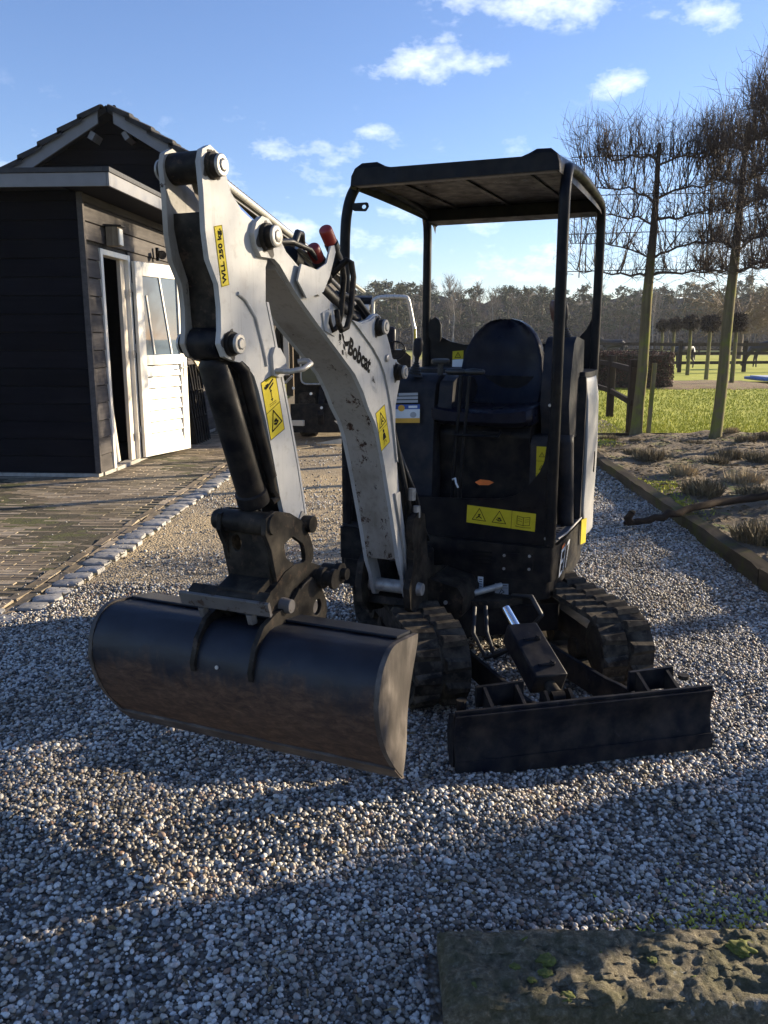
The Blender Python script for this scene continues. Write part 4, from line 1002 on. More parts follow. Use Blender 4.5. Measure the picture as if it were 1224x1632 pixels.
# clipped hedge
hd = MB(); rr = random.Random(5)
hx0, hx1, hy0, hy1, hz = 5.3, 8.75, 25.3, 27.6, 1.06
hd.box(((hx0 + hx1) / 2, (hy0 + hy1) / 2, hz / 2 - .04), (hx1 - hx0 - .25, hy1 - hy0 - .25, hz - .1), m=1)
for _ in range(15000):
    f_ = rr.random(); x, y, z = rr.uniform(hx0, hx1), rr.uniform(hy0, hy1), rr.uniform(0, hz)
    if f_ < .4: y = hy0 + abs(rr.gauss(0, .05))
    elif f_ < .6: x = hx1 - abs(rr.gauss(0, .05))
    elif f_ < .7: x = hx0 + abs(rr.gauss(0, .05))
    else: z = hz - abs(rr.gauss(0, .05)) + .02
    u_ = Vector((rr.gauss(0, 1), rr.gauss(0, 1), rr.gauss(0, 1))).normalized(); w_ = u_.cross(Vector((rr.gauss(0, 1), rr.gauss(0, 1), rr.gauss(0, 1)))).normalized(); s_ = rr.uniform(.025, .055); p = Vector((x, y, z))
    hd.add([p - u_ * s_, p + w_ * s_ * .6, p + u_ * s_], [(0, 1, 2)], 0 if rr.random() < .6 else 1)
tag(hd.build('hedge', [M['hedge_leaf'], M['hedge_leaf_dark']], origin=(7, 26, 0)), 'square clipped reddish hedge beyond the lawn', 'hedge')
b = MB(); P = []
for j in range(8):
    row = []
    for i in range(24):
        x = 9.2 + i * .6 - j * .1; y = 23.2 + j * .6 + .4 * math.sin(i); row.append((x, y + .05 * i, -.006 + (.05 + .03 * math.sin(i * 2.1 + j * 1.7)) * (0 < i < 23) * (0 < j < 7)))
    P.append(row)
b = MB(); b.grid([[(7.6 + i * .34, 24.9 + j * .62 + .3 * math.sin(i * 1.3), -.008 + .05 * (0 < i < 15) * (0 < j < 8)) for i in range(16)] for j in range(9)]); tag(b.build('leaf_strip', M['mulch'], smooth=60), 'strip of brown leaf litter under the ball-headed trees', kind='structure')
# ball headed trees
def ball_tree(x, y, h, r, lab, seed):
    t = empty('ball_tree', (x, y, 0), lab, 'tree', 'ball-headed standard trees in a row'); rr = random.Random(seed)
    b = MB(); b.tube([(x, y, 0), (x + .01, y, h * .5), (x, y, h - r * 1.2)], [.085, .07, .065], 8); b.build('trunk', M['bark_green'], t, smooth=60)
    b = MB(); c = Vector((x, y, h - r))
    for _ in range(2800):
        d = Vector((rr.gauss(0, 1), rr.gauss(0, 1), rr.gauss(0, 1))).normalized(); q = d * r * (rr.random() ** .4) * (1 + .12 * math.sin(5 * d.x + seed) * math.cos(4 * d.z)); q.z *= .92
        w_ = d.cross(Vector((rr.gauss(0, 1), rr.gauss(0, 1), rr.gauss(0, 1)))).normalized() * .02; b.add([c + q - w_, c + q + w_, c + q + d * rr.uniform(.03, .07) + Vector((rr.gauss(0, .03), rr.gauss(0, .03), rr.gauss(0, .03)))], [(0, 1, 2)])
    b.build('crown', M['heather_dark'], t)
ball_tree(11.5, 27.7, 2.33, .34, 'nearest ball-headed tree, just right of the second bare trunk', 1)
ball_tree(11.8, 30.7, 2.33, .33, 'second nearest ball-headed tree, left of the second bare trunk', 2)
ball_tree(12.4, 34.3, 2.42, .33, 'middle ball-headed tree in front of the grazing horse', 3)
ball_tree(13.0, 38.0, 2.42, .34, 'fourth ball-headed tree, at the corner of the paddock fence', 4)
ball_tree(14.0, 42.6, 2.42, .33, 'farthest ball-headed tree of the row', 5)
# blue covered trampoline / low pool cover
tb = empty('low_blue_frame', (16, 28.6, 0), 'low blue edged cover lying on the lawn near the paddock', 'cover')
b = MB(); b.box((15.3, 28.8, .12), (5.2, 1.6, .10)); b.build('rim', M['blue_cover'], tb, bevel=.03)
b = MB(); b.box((15.3, 28.8, .19), (4.9, 1.3, .04)); b.build('cover', M['label_white'], tb, bevel=.015)
# horses
def horse(x, y, rot, sc, lab, head_down=True):
    t = empty('horse', (x, y, 0), lab, 'horse', 'dark horses in the far paddock')
    J = [(-.62, 0, 1.12), (-.3, 0, 1.15), (.15, 0, 1.10), (.5, 0, 1.15), (.72, 0, 1.22 if not head_down else 1.0), (.98, 0, 1.5 if not head_down else .62), (1.05, 0, 1.62 if not head_down else .38), (1.22, 0, 1.5 if not head_down else .12),
         (-.66, .13, .85), (-.56, .14, .62), (-.74, .14, .42), (-.70, .14, .05), (-.62, -.13, .85), (-.48, -.14, .62), (-.64, -.14, .42), (-.60, -.14, .05),
         (.50, .12, .85), (.52, .13, .5), (.50, .13, .05), (.50, -.12, .85), (.60, -.13, .5), (.62, -.13, .05), (-.85, 0, 1.08), (-.92, 0, .8), (-.90, 0, .45)]
    Eg = [(0, 1), (1, 2), (2, 3), (3, 4), (4, 5), (5, 6), (6, 7), (0, 8), (8, 9), (9, 10), (10, 11), (0, 12), (12, 13), (13, 14), (14, 15), (3, 16), (16, 17), (17, 18), (3, 19), (19, 20), (20, 21), (0, 22), (22, 23), (23, 24)]
    rad = [.25, .29, .30, .27, .19, .12, .115, .065, .13, .09, .05, .04, .13, .09, .05, .04, .11, .06, .04, .11, .06, .04, .06, .07, .03]
    me = bpy.data.meshes.new('body'); me.from_pydata([(q[0] * sc, q[1] * sc, q[2] * sc) for q in J], Eg, []); me.materials.append(M['horse'])
    o = bpy.data.objects.new('body', me); scene.collection.objects.link(o); o.parent = t; t.rotation_euler = (0, 0, rot)
    sk = o.modifiers.new('skin', 'SKIN'); 
    if not me.skin_vertices: 
        bm = bmesh.new(); bm.from_mesh(me); bm.verts.layers.skin.verify(); bm.to_mesh(me); bm.free()
    for i, q in enumerate(rad): me.skin_vertices[0].data[i].radius = (q * sc * .9, q * sc)
    me.skin_vertices[0].data[1].use_root = True
    ss = o.modifiers.new('ss', 'SUBSURF'); ss.levels = ss.render_levels = 2; sk.use_smooth_shade = True
    for sx in (-1, 1):
        b = MB(); hx, hz = (1.02, .45) if head_down else (1.02, 1.66)
        b.v = []; b.add([(hx * sc, sx * .05 * sc, hz * sc), ((hx - .06) * sc, sx * .09 * sc, hz * sc), ((hx - .10) * sc, sx * .07 * sc, (hz + .14) * sc), ((hx - .02) * sc, sx * .03 * sc, (hz + .02) * sc)], [(0, 1, 2), (1, 3, 2), (0, 2, 3)])
        e = bpy.data.objects.new('ear', b.mesh('ear', M['horse'])); scene.collection.objects.link(e); e.parent = t
horse(14.7, 41.5, R(205), .86, 'dark horse grazing behind the middle ball-headed tree')
horse(19.2, 42.2, R(160), .98, 'dark horse grazing at the right edge of the paddock')
horse(15.2, 56.0, R(185), 1.0, 'dark horse standing far left, partly behind the first bare tree', False)

# woods
def pine_tpl(seed, h, mat_i):
    rr = random.Random(seed); b = MB()
    b.tube([(0, 0, 0), (rr.gauss(0, .15), 0, h * .5), (0, rr.gauss(0, .2), h * .95)], [.17, .13, .05], 5, m=2)
    for i in range(20):
        z = h * rr.uniform(.34, .97); rad = (1 - (z / h - .34) * 1.1) * h * .20 + .4; a = rr.uniform(0, 6.28); q = rr.random() ** .6
        c = Vector((rad * q * math.cos(a), rad * q * math.sin(a), z)); cs = rr.uniform(.5, 1.0) * h * .085
        b.tube([(0, 0, z - .5), c], [.05, .02], 3, m=2, caps=False)
        for _ in range(42):
            d = Vector((rr.gauss(0, 1), rr.gauss(0, 1), rr.gauss(0, .55))).normalized(); p = c + d * cs * rr.random() ** .4; u_ = Vector((rr.gauss(0, 1), rr.gauss(0, 1), rr.gauss(0, .6))).normalized(); w_ = u_.cross(d).normalized(); s_ = rr.uniform(.13, .30)
            b.add([p - u_ * s_, p + w_ * s_ * .8, p + u_ * s_], [(0, 1, 2)], mat_i)
    return b
def birch_tpl(seed, h):
    rr = random.Random(seed); b = MB()
    b.tube([(0, 0, 0), (rr.gauss(0, .2), rr.gauss(0, .2), h * .5), (rr.gauss(0, .3), 0, h * .98)], [.11, .08, .02], 4, m=4 if rr.random() < .55 else 2)
    for i in range(26):
        z = h * rr.uniform(.35, .95); a = rr.uniform(0, 6.28); L_ = h * .22 * (1.25 - z / h) + .5
        e = Vector((L_ * .6 * math.cos(a), L_ * .6 * math.sin(a), z + L_)); b.tube([(0, 0, z), e], [.03, .012], 3, m=3, caps=False)
        for _ in range(12):
            f_ = rr.uniform(.2, 1); p = Vector((0, 0, z)).lerp(e, f_); d = (Vector((math.cos(a) * .5, math.sin(a) * .5, 1)) + Vector((rr.gauss(0, .5), rr.gauss(0, .5), rr.gauss(0, .3)))).normalized()
            w_ = d.cross(Vector((rr.gauss(0, 1), rr.gauss(0, 1), 0))).normalized() * .028; b.add([p - w_, p + w_, p + d * rr.uniform(.5, 1.3)], [(0, 1, 2)], 3)
    return b
def shrub_tpl(seed):
    rr = random.Random(seed); b = MB()
    for _ in range(160):
        a = rr.uniform(0, 6.28); p = Vector((rr.gauss(0, 1.2), rr.gauss(0, .8), abs(rr.gauss(0, 1.1)))); u_ = Vector((rr.gauss(0, 1), rr.gauss(0, 1), rr.gauss(0, 1))).normalized(); w_ = u_.cross(Vector((1, 2, 3))).normalized(); s_ = rr.uniform(.2, .5)
        b.add([p - u_ * s_, p + w_ * s_ * .5, p + u_ * s_], [(0, 1, 2)], 5)
    return b
tpls = [pine_tpl(i, 10, i % 2) for i in range(6)] + [birch_tpl(20 + i, 10) for i in range(5)] + [shrub_tpl(40 + i) for i in range(3)]
TV = [np.array([tuple(p) for p in b.v]) for b in tpls]
wood = MB(); rr = random.Random(3)
def put(k, x, y, s_, rot, sh=1):
    c, s2 = math.cos(rot), math.sin(rot); V = TV[k] * s_; X = V[:, 0] * c - V[:, 1] * s2 + x; Y = V[:, 0] * s2 + V[:, 1] * c + y
    b0 = len(wood.v); wood.v.extend(zip(X.tolist(), Y.tolist(), (V[:, 2] * sh - .05).tolist())); wood.f.extend([tuple(i + b0 for i in f_) for f_ in tpls[k].f]); wood.m.extend(tpls[k].m)
for row, (yy, n) in enumerate(((106, 52), (112, 60), (120, 64), (130, 60), (141, 56))):
    for i in range(n):
        x = -35 + 145 * (i + rr.uniform(.1, .9)) / n; y = yy + rr.uniform(-3, 3)
        q = math.sin(x * .11 + 1.3) + .6 * math.sin(x * .29)
        br = rr.random() < (.6 if 5 < x < 17 else .13)
        s_ = (.84 + .04 * q + rr.uniform(-.10, .07)) * (y / 120) ** 1.05
        if br: s_ = min(s_, .86 * (y / 120) ** 1.05)
        put(6 + rr.randrange(5) if br else rr.randrange(6), x, y, s_, rr.uniform(0, 6.28), rr.uniform(.9, 1.1))
for yy in (110, 118, 127, 138, 150):
    for i in range(55): put(11 + rr.randrange(3), -38 + 150 * (i + rr.random()) / 55, yy + rr.uniform(-3, 3), rr.uniform(.7, 1.3), rr.uniform(0, 6), 1.2)
for i in range(120):     # pale birch trunks at the wood's edge
    x = -35 + 145 * rr.random(); h = rr.uniform(3, 6.5); wood.tube([(x, 106 + rr.random() * 8, 0), (x + rr.gauss(0, .3), 108, h)], [.06, .025], 4, m=4 if rr.random() < .3 else 2)
bk = []
for i in range(75):   # dark sheet standing in for the shade deep behind the trunks
    x = -60 + i * 2.6; bk.append([(x, 152 + 2 * math.sin(i), 0), (x, 152 + 2 * math.sin(i * 1.7), 8.6 + .7 * math.sin(i * .8) + .5 * math.sin(i * 2.9))])
wood.grid(bk, m=5)
tag(wood.build('woods', [M['pine'], M['pine_warm'], M['pine_trunk'], M['birch_twig'], M['birch_trunk'], M['forest_dark']]), 'distant mixed pine and birch wood along the horizon', 'woods', kind='stuff')
# wide brown bare tree beyond the paddock
bt = empty('bare_oak', (26, 62, 0), 'wide brown bare tree with drooping twigs beyond the horses', 'tree'); rr = random.Random(9)
b = MB(); b.tube([(26, 62, 0), (26.1, 62, 1.5), (26, 62, 3)], [.3, .24, .2], 8); b.build('trunk', M['twig'], bt, smooth=60)
b = MB()
for i in range(64):
    a = rr.uniform(0, 6.28); L_ = rr.uniform(2.5, 6.6); pts_ = wander(rr, (26, 62, rr.uniform(1.8, 3.2)), (math.cos(a), math.sin(a), rr.uniform(.1, .95)), L_, 6, .13, -.05)
    b.tube(pts_, [.07 * (1 - .8 * q / 6) for q in range(7)], 4, caps=False)
    for _ in range(34):
        p = rr.choice(pts_[2:]); d = Vector((math.cos(a), math.sin(a), 0)) * .6 + Vector((rr.gauss(0, .6), rr.gauss(0, .6), rr.gauss(.1, .5))); q = wander(rr, p, d, rr.uniform(.5, 1.2), 3, .15, -.16)
        b.tube(q, [.02, .016, .012, .006], 3, caps=False)
b.build('crown', M['twig_brown'], bt)
# unseen evergreen and bare trees, placed and sized to cast shade over the foreground
def shade_tree(x, y, zc, rx, rz, n, seed, lab, ht=0, leaf=.05):
    rr = random.Random(seed); t = empty('evergreen_tree', (x, y, 0), lab, 'tree', 'evergreens right of the drive')
    b = MB(); b.tube([(x, y, 0), (x + .02, y, zc - rz * .6), (x, y, zc + rz * .4)], [.09, .07, .03], 8); b.build('trunk', M['bark_green'], t, smooth=60)
    b = MB()
    for _ in range(n):
        d = Vector((rr.gauss(0, 1), rr.gauss(0, 1), rr.gauss(0, 1))).normalized(); q = rr.random() ** .42 * (1 + .22 * math.sin(4 * d.x + seed) * math.cos(5 * d.z + seed))
        p = Vector((x + d.x * rx * q, y + d.y * rx * q, zc + d.z * rz * q)); u_ = Vector((rr.gauss(0, 1), rr.gauss(0, 1), rr.gauss(0, 1))).normalized(); w_ = u_.cross(d).normalized(); s_ = leaf * rr.uniform(.6, 1.3)
        b.add([p - u_ * s_, p + w_ * s_ * .6, p + u_ * s_, p - w_ * s_ * .6], [(0, 1, 2, 3)])
    b.build('crown', M['evergreen'], t)
def shade_at(gx, gy, dist):        # where a crown must stand to shade ground point (gx, gy)
    return gx + SUN_DIR.x / SUN_DIR.xy.length * dist, gy + SUN_DIR.y / SUN_DIR.xy.length * dist, dist * math.tan(SUN_EL)
def off_frame_bare(x, y, zc, rx, rz, n, seed, lab):
    rr = random.Random(seed); t = empty('bare_tree', (x, y, 0), lab, 'tree', 'bare trees right of the yard')
    b = MB(); b.tube([(x, y, 0), (x + .05, y, zc - rz), (x, y, zc + rz * .5)], [.12, .09, .03], 8); b.build('trunk', M['bark_green'], t, smooth=60)
    b = MB()
    for i in range(26):
        a = rr.uniform(0, 6.28); b.tube(wander(rr, (x, y, zc - rz * rr.uniform(-.3, 1)), (math.cos(a), math.sin(a), rr.uniform(.1, 1)), rx * .95, 6, .12, .02), [.03 * (1 - .8 * q / 6) for q in range(7)], 4, caps=False)
    for i in range(n):
        d = Vector((rr.gauss(0, 1), rr.gauss(0, 1), rr.gauss(0, 1))).normalized() * rr.random() ** .45; p = Vector((x + d.x * rx, y + d.y * rx, zc + d.z * rz))
        b.tube(wander(rr, p, (rr.gauss(0, .7), rr.gauss(0, .7), rr.gauss(.5, .6)), rr.uniform(.35, .7), 3, .2, .05), [.008, .007, .005, .002], 3, caps=False)
    b.build('crown', M['twig'], t)
off_frame_bare(11.55, 8.35, 4.45, 1.75, 1.25, 1500, 71, 'bare twiggy tree outside the frame behind the right edge')
off_frame_bare(7.0, 8.6, 1.5, .75, .6, 420, 72, 'low bare shrub-like tree outside the frame right of the bed')
SHADES = [(.85, 2.23, 5.6, .27, .26, 620), (-.2, 1.785, 6.2, .30, .28, 1200), (-1.2, 1.36, 6.8, .30, .28, 1400), (-.72, 1.22, 6.0, .27, .20, 1000)]
for i, (gx, gy, dd, rx, rz, n) in enumerate(SHADES):
    x, y, z = shade_at(gx, gy, dd); shade_tree(x, y, z, rx, rz, n, 60 + i, ['smallest round evergreen on the far side of the group right of the drive', 'second smallest round evergreen right of the drive', 'largest round evergreen right of the drive', 'round evergreen nearest the photographer right of the drive'][i])

# ------------------------------------------------------------------ mini excavator
F0 = Vector((.03, 3.5, 0)); PH_ = R(23.5)
FA_ = Vector((-math.sin(PH_), -math.cos(PH_), 0)); FR_ = Vector((math.cos(PH_), -math.sin(PH_), 0))
def W(w, s, z): return F0 + FR_ * w + FA_ * s + Vector((0, 0, z))
def side(p, q, t): return W(t, p, q)          # (s,z) profile extruded along w
def front(p, q, t): return W(p, t, q)         # (w,z) profile extruded along s
def plan(p, q, t): return W(p, q, t)          # (w,s) profile extruded along z
ROOT = empty('mini_excavator', (.42, 3.9, 0), 'white and black mini excavator with open canopy, rubber tracks and wide grading bucket', 'excavator')
def part(name, b, mat, bevel=.004, smooth=None, parent=ROOT, seg=2): return b.build(name, mat, parent, smooth=smooth, bevel=bevel, seg=seg)
def resample(poly, c, n):      # star-shaped resampling of a polygon about c
    out = []
    for i in range(n):
        a = 2 * math.pi * i / n; d = Vector((math.cos(a), math.sin(a))); best = None
        for j in range(len(poly)):
            p = Vector(poly[j]) - Vector(c); q = Vector(poly[(j + 1) % len(poly)]) - Vector(c); e = q - p
            den = d.x * e.y - d.y * e.x
            if abs(den) < 1e-9: continue
            t = (p.x * e.y - p.y * e.x) / den; u = (p.x * d.y - p.y * d.x) / den
            if t > 0 and -1e-6 <= u <= 1 + 1e-6: best = t if best is None else max(best, t)
        out.append((c[0] + d.x * (best or .01), c[1] + d.y * (best or .01)))
    return out
def circ(c, rx, ry, n, a0=0): return [(c[0] + rx * math.cos(a0 + 2 * math.pi * i / n), c[1] + ry * math.sin(a0 + 2 * math.pi * i / n)) for i in range(n)]
def pin(name, s, z, w0, w1, r, parent=ROOT, col='linkage'):
    """boss collar w0..w1, steel pin head and keeper bolt proud of it"""
    b = MB(); sg = 1 if w1 > w0 else -1
    b.lathe(W(w0, s, z), W(w1, s, z), [(0, r * 1.22), (abs(w1 - w0) * .45, r * 1.18), (abs(w1 - w0) * .5, r), (abs(w1 - w0), r), (abs(w1 - w0) + .002, r * .93)], 24)
    o = part(name, b, M[col], 0, 40, parent)
    b = MB(); b.lathe(W(w1 + sg * .0022, s, z), W(w1 + sg * .01, s, z), [(0, r * .98), (.006, r * .98), (.008, r * .90), (.0082, r * .60), (.005, r * .57), (.0052, r * .52), (.010, r * .50), (.012, r * .42)], 24); part('pin_head', b, M['steel'], 0, 40, o)
    b = MB(); b.lathe(W(w0, s - r * 1.05, z + r * .5), W(w1, s - r * 1.05, z + r * .5), [(0, .009), (abs(w1 - w0) * .8, .009)], 6); part('keeper_bolt', b, M['linkage'], 0, None, o)
    return o
def smooth_path(p, k=5):
    o = []
    for i in range(len(p) - 1):
        a, b_, c, d = [Vector(p[min(max(j, 0), len(p) - 1)]) for j in (i - 1, i, i + 1, i + 2)]
        for q in range(k):
            t = q / k; o.append(.5 * ((2 * b_) + (c - a) * t + (2 * a - 5 * b_ + 4 * c - d) * t * t + (3 * b_ - a - 3 * c + d) * t ** 3))
    return o + [Vector(p[-1])]
# dipper arm
P1, P2, P3, P4, P5 = (1.331, 1.911), (1.277, 1.465), (1.105, 1.761), (.335, 1.521), (.158, 1.349)
cheek = [(1.379, 1.915), (1.368, 1.945), (1.335, 1.961), (1.297, 1.948), (1.27, 1.905), (1.246, 1.858), (1.20, 1.822), (1.15, 1.803), (1.10, 1.80), (1.06, 1.775), (1.055, 1.73), (1.083, 1.68), (1.088, 1.583), (1.057, 1.496), (1.013, 1.363), (.977, 1.253), (.925, 1.079), (.875, .888), (.885, .86), (.93, .85),
         (1.0, .90), (1.035, 1.0), (1.068, 1.12), (1.105, 1.24), (1.140, 1.33), (1.161, 1.372), (1.204, 1.41), (1.26, 1.418), (1.305, 1.430), (1.326, 1.465), (1.318, 1.50), (1.316, 1.56), (1.323, 1.62), (1.36, 1.68), (1.371, 1.75), (1.372, 1.844)]
armo = None
b = MB()
core = [(1.345, 1.80), (1.30, 1.80), (1.22, 1.79), (1.12, 1.765), (1.075, 1.74), (1.093, 1.68), (1.098, 1.583), (1.067, 1.50), (1.023, 1.366), (.987, 1.256), (.935, 1.082), (.89, .90), (.93, .88), (.99, .92), (1.022, 1.0), (1.055, 1.12), (1.09, 1.24), (1.125, 1.34), (1.15, 1.38), (1.20, 1.42), (1.28, 1.46), (1.29, 1.54), (1.295, 1.63), (1.33, 1.70), (1.345, 1.76)]
b.prism(core, side, -.050, .050); armo = part('dipper_arm', b, M['linkage'], .003)  # dirt and the shade between the cheeks are both in this dark colour
for w0, w1, m_ in ((.0502, .066, 'white'), (-.066, -.0502, 'scuffed')):
    b = MB(); b.prism(cheek, side, w0, w1); part('arm_cheek', b, M[m_], .003, parent=armo)
b = MB(); b.prism([(1.086, 1.583), (1.055, 1.496), (1.011, 1.363), (.975, 1.253), (.923, 1.079), (.88, .91), (.87, .912), (.913, 1.082), (.965, 1.256), (1.001, 1.366), (1.045, 1.50), (1.074, 1.583)], side, -.068, .068); part('arm_back_plate', b, M['white'], .002, parent=armo)
# pressed rib on the cheek
b = MB(); b.tube([W(.067, s, z) for s, z in ((1.235, 1.60), (1.20, 1.585), (1.15, 1.54), (1.115, 1.46), (1.095, 1.40))], .006, 8); part('weld_rib', b, M['white'], 0, 60, armo)
pin('top_pin', *P1, .066, .090, .028, armo); pin('top_pin', *P1, -.066, -.086, .028, armo)
pin('cylinder_pin', *P2, .066, .090, .028, armo); pin('cylinder_pin', *P2, -.066, -.086, .028, armo)
b = MB(); b.lathe(W(-.05, *P1), W(.05, *P1), [(0, .040), (.1, .040)], 20); part('pin_tube', b, M['linkage'], 0, 40, armo)
b = MB(); b.lathe(W(-.045, *P2), W(.045, *P2), [(0, .045), (.09, .045)], 20); part('pin_tube', b, M['black'], 0, 40, armo)
# lifting hook on the arm
b = MB(); b.prism([(1.075, 1.43), (1.06, 1.455), (1.03, 1.45), (1.0, 1.42), (.995, 1.385), (1.02, 1.365), (1.07, 1.37)], side, .0665, .078); hk = part('lifting_eye', b, M['white'], .003, parent=armo)
b = MB(); b.tube([W(.075, 1.06, 1.385), W(.115, 1.045, 1.383), W(.145, 1.015, 1.39), W(.15, .975, 1.405), W(.13, .955, 1.412), W(.10, .965, 1.41)], .0085, 10); part('hook', b, M['steel'], 0, 60, hk)
# bucket cylinder
b = MB(); a_ = W(0, 1.272, 1.43); c_ = W(0, 1.083, .985); b.lathe(a_, c_, [(0, .03), (.02, .044), (.44, .044), (.445, .050), (.485, .050), (.49, .042)], 24); bc = part('bucket_cylinder', b, M['black'], 0, 40)
b = MB(); b.lathe(W(0, 1.083, .985), W(0, 1.055, .915), [(0, .021), (.09, .021)], 16); part('piston_rod', b, M['chrome'], 0, 40, bc)
b = MB(); b.tube([W(.046, 1.235, 1.42), W(.056, 1.20, 1.39), W(.052, 1.16, 1.30), W(.050, 1.06, 1.065)], .019, 10); part('steel_line', b, M['black'], 0, 50, bc)
b = MB(); b.tube([W(.050, 1.06, 1.065), W(.050, 1.045, 1.02)], .014, 8); b.tube([W(.050, 1.045, 1.02), W(.055, 1.03, .995), W(.045, 1.05, .985)], .012, 8); part('line_fitting', b, M['linkage'], 0, 50, bc)
# boom
bl = [(1.029, 1.678), (.935, 1.613), (.804, 1.529), (.631, 1.423), (.522, 1.355), (.450, 1.285), (.406, 1.225), (.345, 1.165), (.308, 1.106), (.258, .99), (.21, .862), (.143, .679), (.109, .573)]
bt_ = [(1.048, 1.789), (.991, 1.730), (.801, 1.637), (.688, 1.59), (.564, 1.545), (.48, 1.535), (.40, 1.548), (.365, 1.563), (.325, 1.570), (.285, 1.55), (.262, 1.51), (.223, 1.46), (.195, 1.41), (.165, 1.395), (.122, 1.385), (.108, 1.345), (.125, 1.30), (.160, 1.22), (.166, 1.121), (.132, .981), (.104, .844), (.062, .70), (.032, .599)]
tip_lo = [(.100, .545), (.060, .48), (.045, .42), (.02, .375), (-.015, .365), (-.045, .39), (-.045, .43), (-.02, .49), (.012, .55)]
pv3 = [(1.10, 1.812), (1.06, 1.80)]; pv3b = [(1.165, 1.765), (1.155, 1.79), (1.13, 1.81)]
bchk = [(1.029, 1.690), (1.06, 1.705), (1.13, 1.705), (1.155, 1.73), (1.165, 1.765), (1.15, 1.795), (1.12, 1.815), (1.085, 1.812)] + bt_ + tip_lo[::-1] + bl[::-1][:-1]
core_b = bl[:] + [(.095, .555), (.035, .585)] + [(s + .004, z - .004) for s, z in bt_[::-1] if not (z > 1.3 and s < .30)][:-1] + [(1.02, 1.75)]
b = MB(); corep = bl + [(.102, .56), (.062, .60), (.094, .72), (.134, .85), (.162, .985), (.20, 1.12), (.21, 1.22), (.25, 1.33), (.31, 1.42), (.45, 1.495), (.564, 1.53), (.688, 1.575), (.801, 1.622), (.96, 1.70), (1.02, 1.725)]
b.prism(corep, side, -.0655, .0655); boom = part('boom', b, M['scuffed'], .003)
for w0, w1 in ((.0658, .082), (-.082, -.0658)):
    b = MB(); b.prism(bchk, side, w0, w1); part('boom_cheek', b, M['white'], .003, parent=boom)
for s_ in (-1, 1):       # raised stiffener plate towards the cylinder pins
    g_ = [(.700, 1.590), (.632, 1.565), (.54, 1.535), (.452, 1.486), (.38, 1.445), (.313, 1.395), (.27, 1.345), (.235, 1.28), (.205, 1.21), (.18, 1.12), (.150, 1.0), (.136, .985), (.170, 1.12), (.166, 1.22), (.13, 1.30), (.113, 1.345), (.126, 1.38), (.165, 1.39), (.20, 1.405), (.228, 1.455), (.266, 1.505), (.29, 1.545), (.325, 1.564), (.365, 1.557), (.40, 1.543), (.48, 1.530), (.564, 1.540)]
    b = MB(); b.prism(g_, side, s_ * .0822, s_ * .090); part('stiffener_plate', b, M['white'], .0025, parent=boom)
b = MB(); b.prism([(.17, .862), (.10, .679), (.06, .56), (.0, .44), (-.02, .44), (.02, .56), (.06, .66), (.12, .862)], side, .0823, .092); part('foot_flare', b, M['white'], .003, parent=boom)
grime = simple('grease_grime', (.05, .042, .035), .7, 0, .5, 40)
def grime_ring(s, z, r0, r1, w, par, seed):
    rr = random.Random(seed); n = 40; o_ = []; i_ = []
    for q in range(n):
        a = 2 * math.pi * q / n; k = r1 * (1 + .22 * math.sin(3 * a + seed) + .14 * math.sin(7 * a + 2 * seed) + rr.uniform(-.08, .08)); o_.append((s + k * math.cos(a), z + k * math.sin(a))); i_.append((s + r0 * math.cos(a), z + r0 * math.sin(a)))
    b = MB(); b.ring_prism(o_, i_, side, w, w + .0007); part('grime', b, grime, 0, None, par)
grime_ring(1.10, 1.755, .02, .043, .0822, boom, 2); grime_ring(*P4, .02, .036, .0902, boom, 4); grime_ring(*P5, .02, .033, .0902, boom, 5)
grime_ring(*P2, .02, .036, .0662, armo, 1); grime_ring(*P1, .02, .034, .0662, armo, 3)
pin('boom_arm_pin', *P3, .082, .112, .031, boom); pin('boom_arm_pin', *P3, -.082, -.112, .031, boom)
pin('arm_cylinder_pin', *P4, .090, .114, .028, boom); pin('arm_cylinder_pin', *P4, -.090, -.118, .033, boom)
pin('boom_cylinder_pin', *P5, .090, .120, .027, boom)
b = MB(); b.lathe(W(.09, .26, 1.405), W(.10, .26, 1.405), [(0, .014), (.008, .014), (.010, .010)], 14); part('grease_plug', b, M['steel'], 0, 40, boom)
# arm cylinder on top of the boom
d1 = Vector(P1); d4 = Vector(P4); dd = d4 - d1
def al(t, n=0): q = d1 + dd * t; return (q.x, q.y + n)
b = MB(); b.lathe(W(0, *al(.03)), W(0, *al(.52)), [(0, .019), (.56, .019)], 16)
ac = part('arm_cylinder_rod', b, M['chrome'], 0, 40)
b = MB(); b.lathe(W(0, *al(.47)), W(0, *al(.985)), [(0, .030), (.01, .044), (.06, .044), (.065, .039), (.50, .039), (.51, .045), (.535, .03)], 22); acb = part('arm_cylinder', b, M['frame_black'], 0, 40)
b = MB(); b.tube([W(.03, *al(.50, .045)), W(.03, *al(.60, .055)), W(.03, *al(.92, .05))], .008, 8); part('steel_line', b, M['steel'], 0, 60, acb)
for w_, off in ((.035, .03), (.010, .035)):
    b = MB(); b.tube([W(w_, .52, 1.60 + off), W(w_, .40, 1.60 + off * .6), W(w_, .27, 1.55), W(w_, .17, 1.45), W(w_, .10, 1.33), W(w_, .08, 1.15), W(w_ + .03, .04, .95), W(w_ + .05, -.0, .78), W(w_, -.1, .6)], .011, 8); part('hydraulic_hose', b, M['hose'], 0, 60, boom)
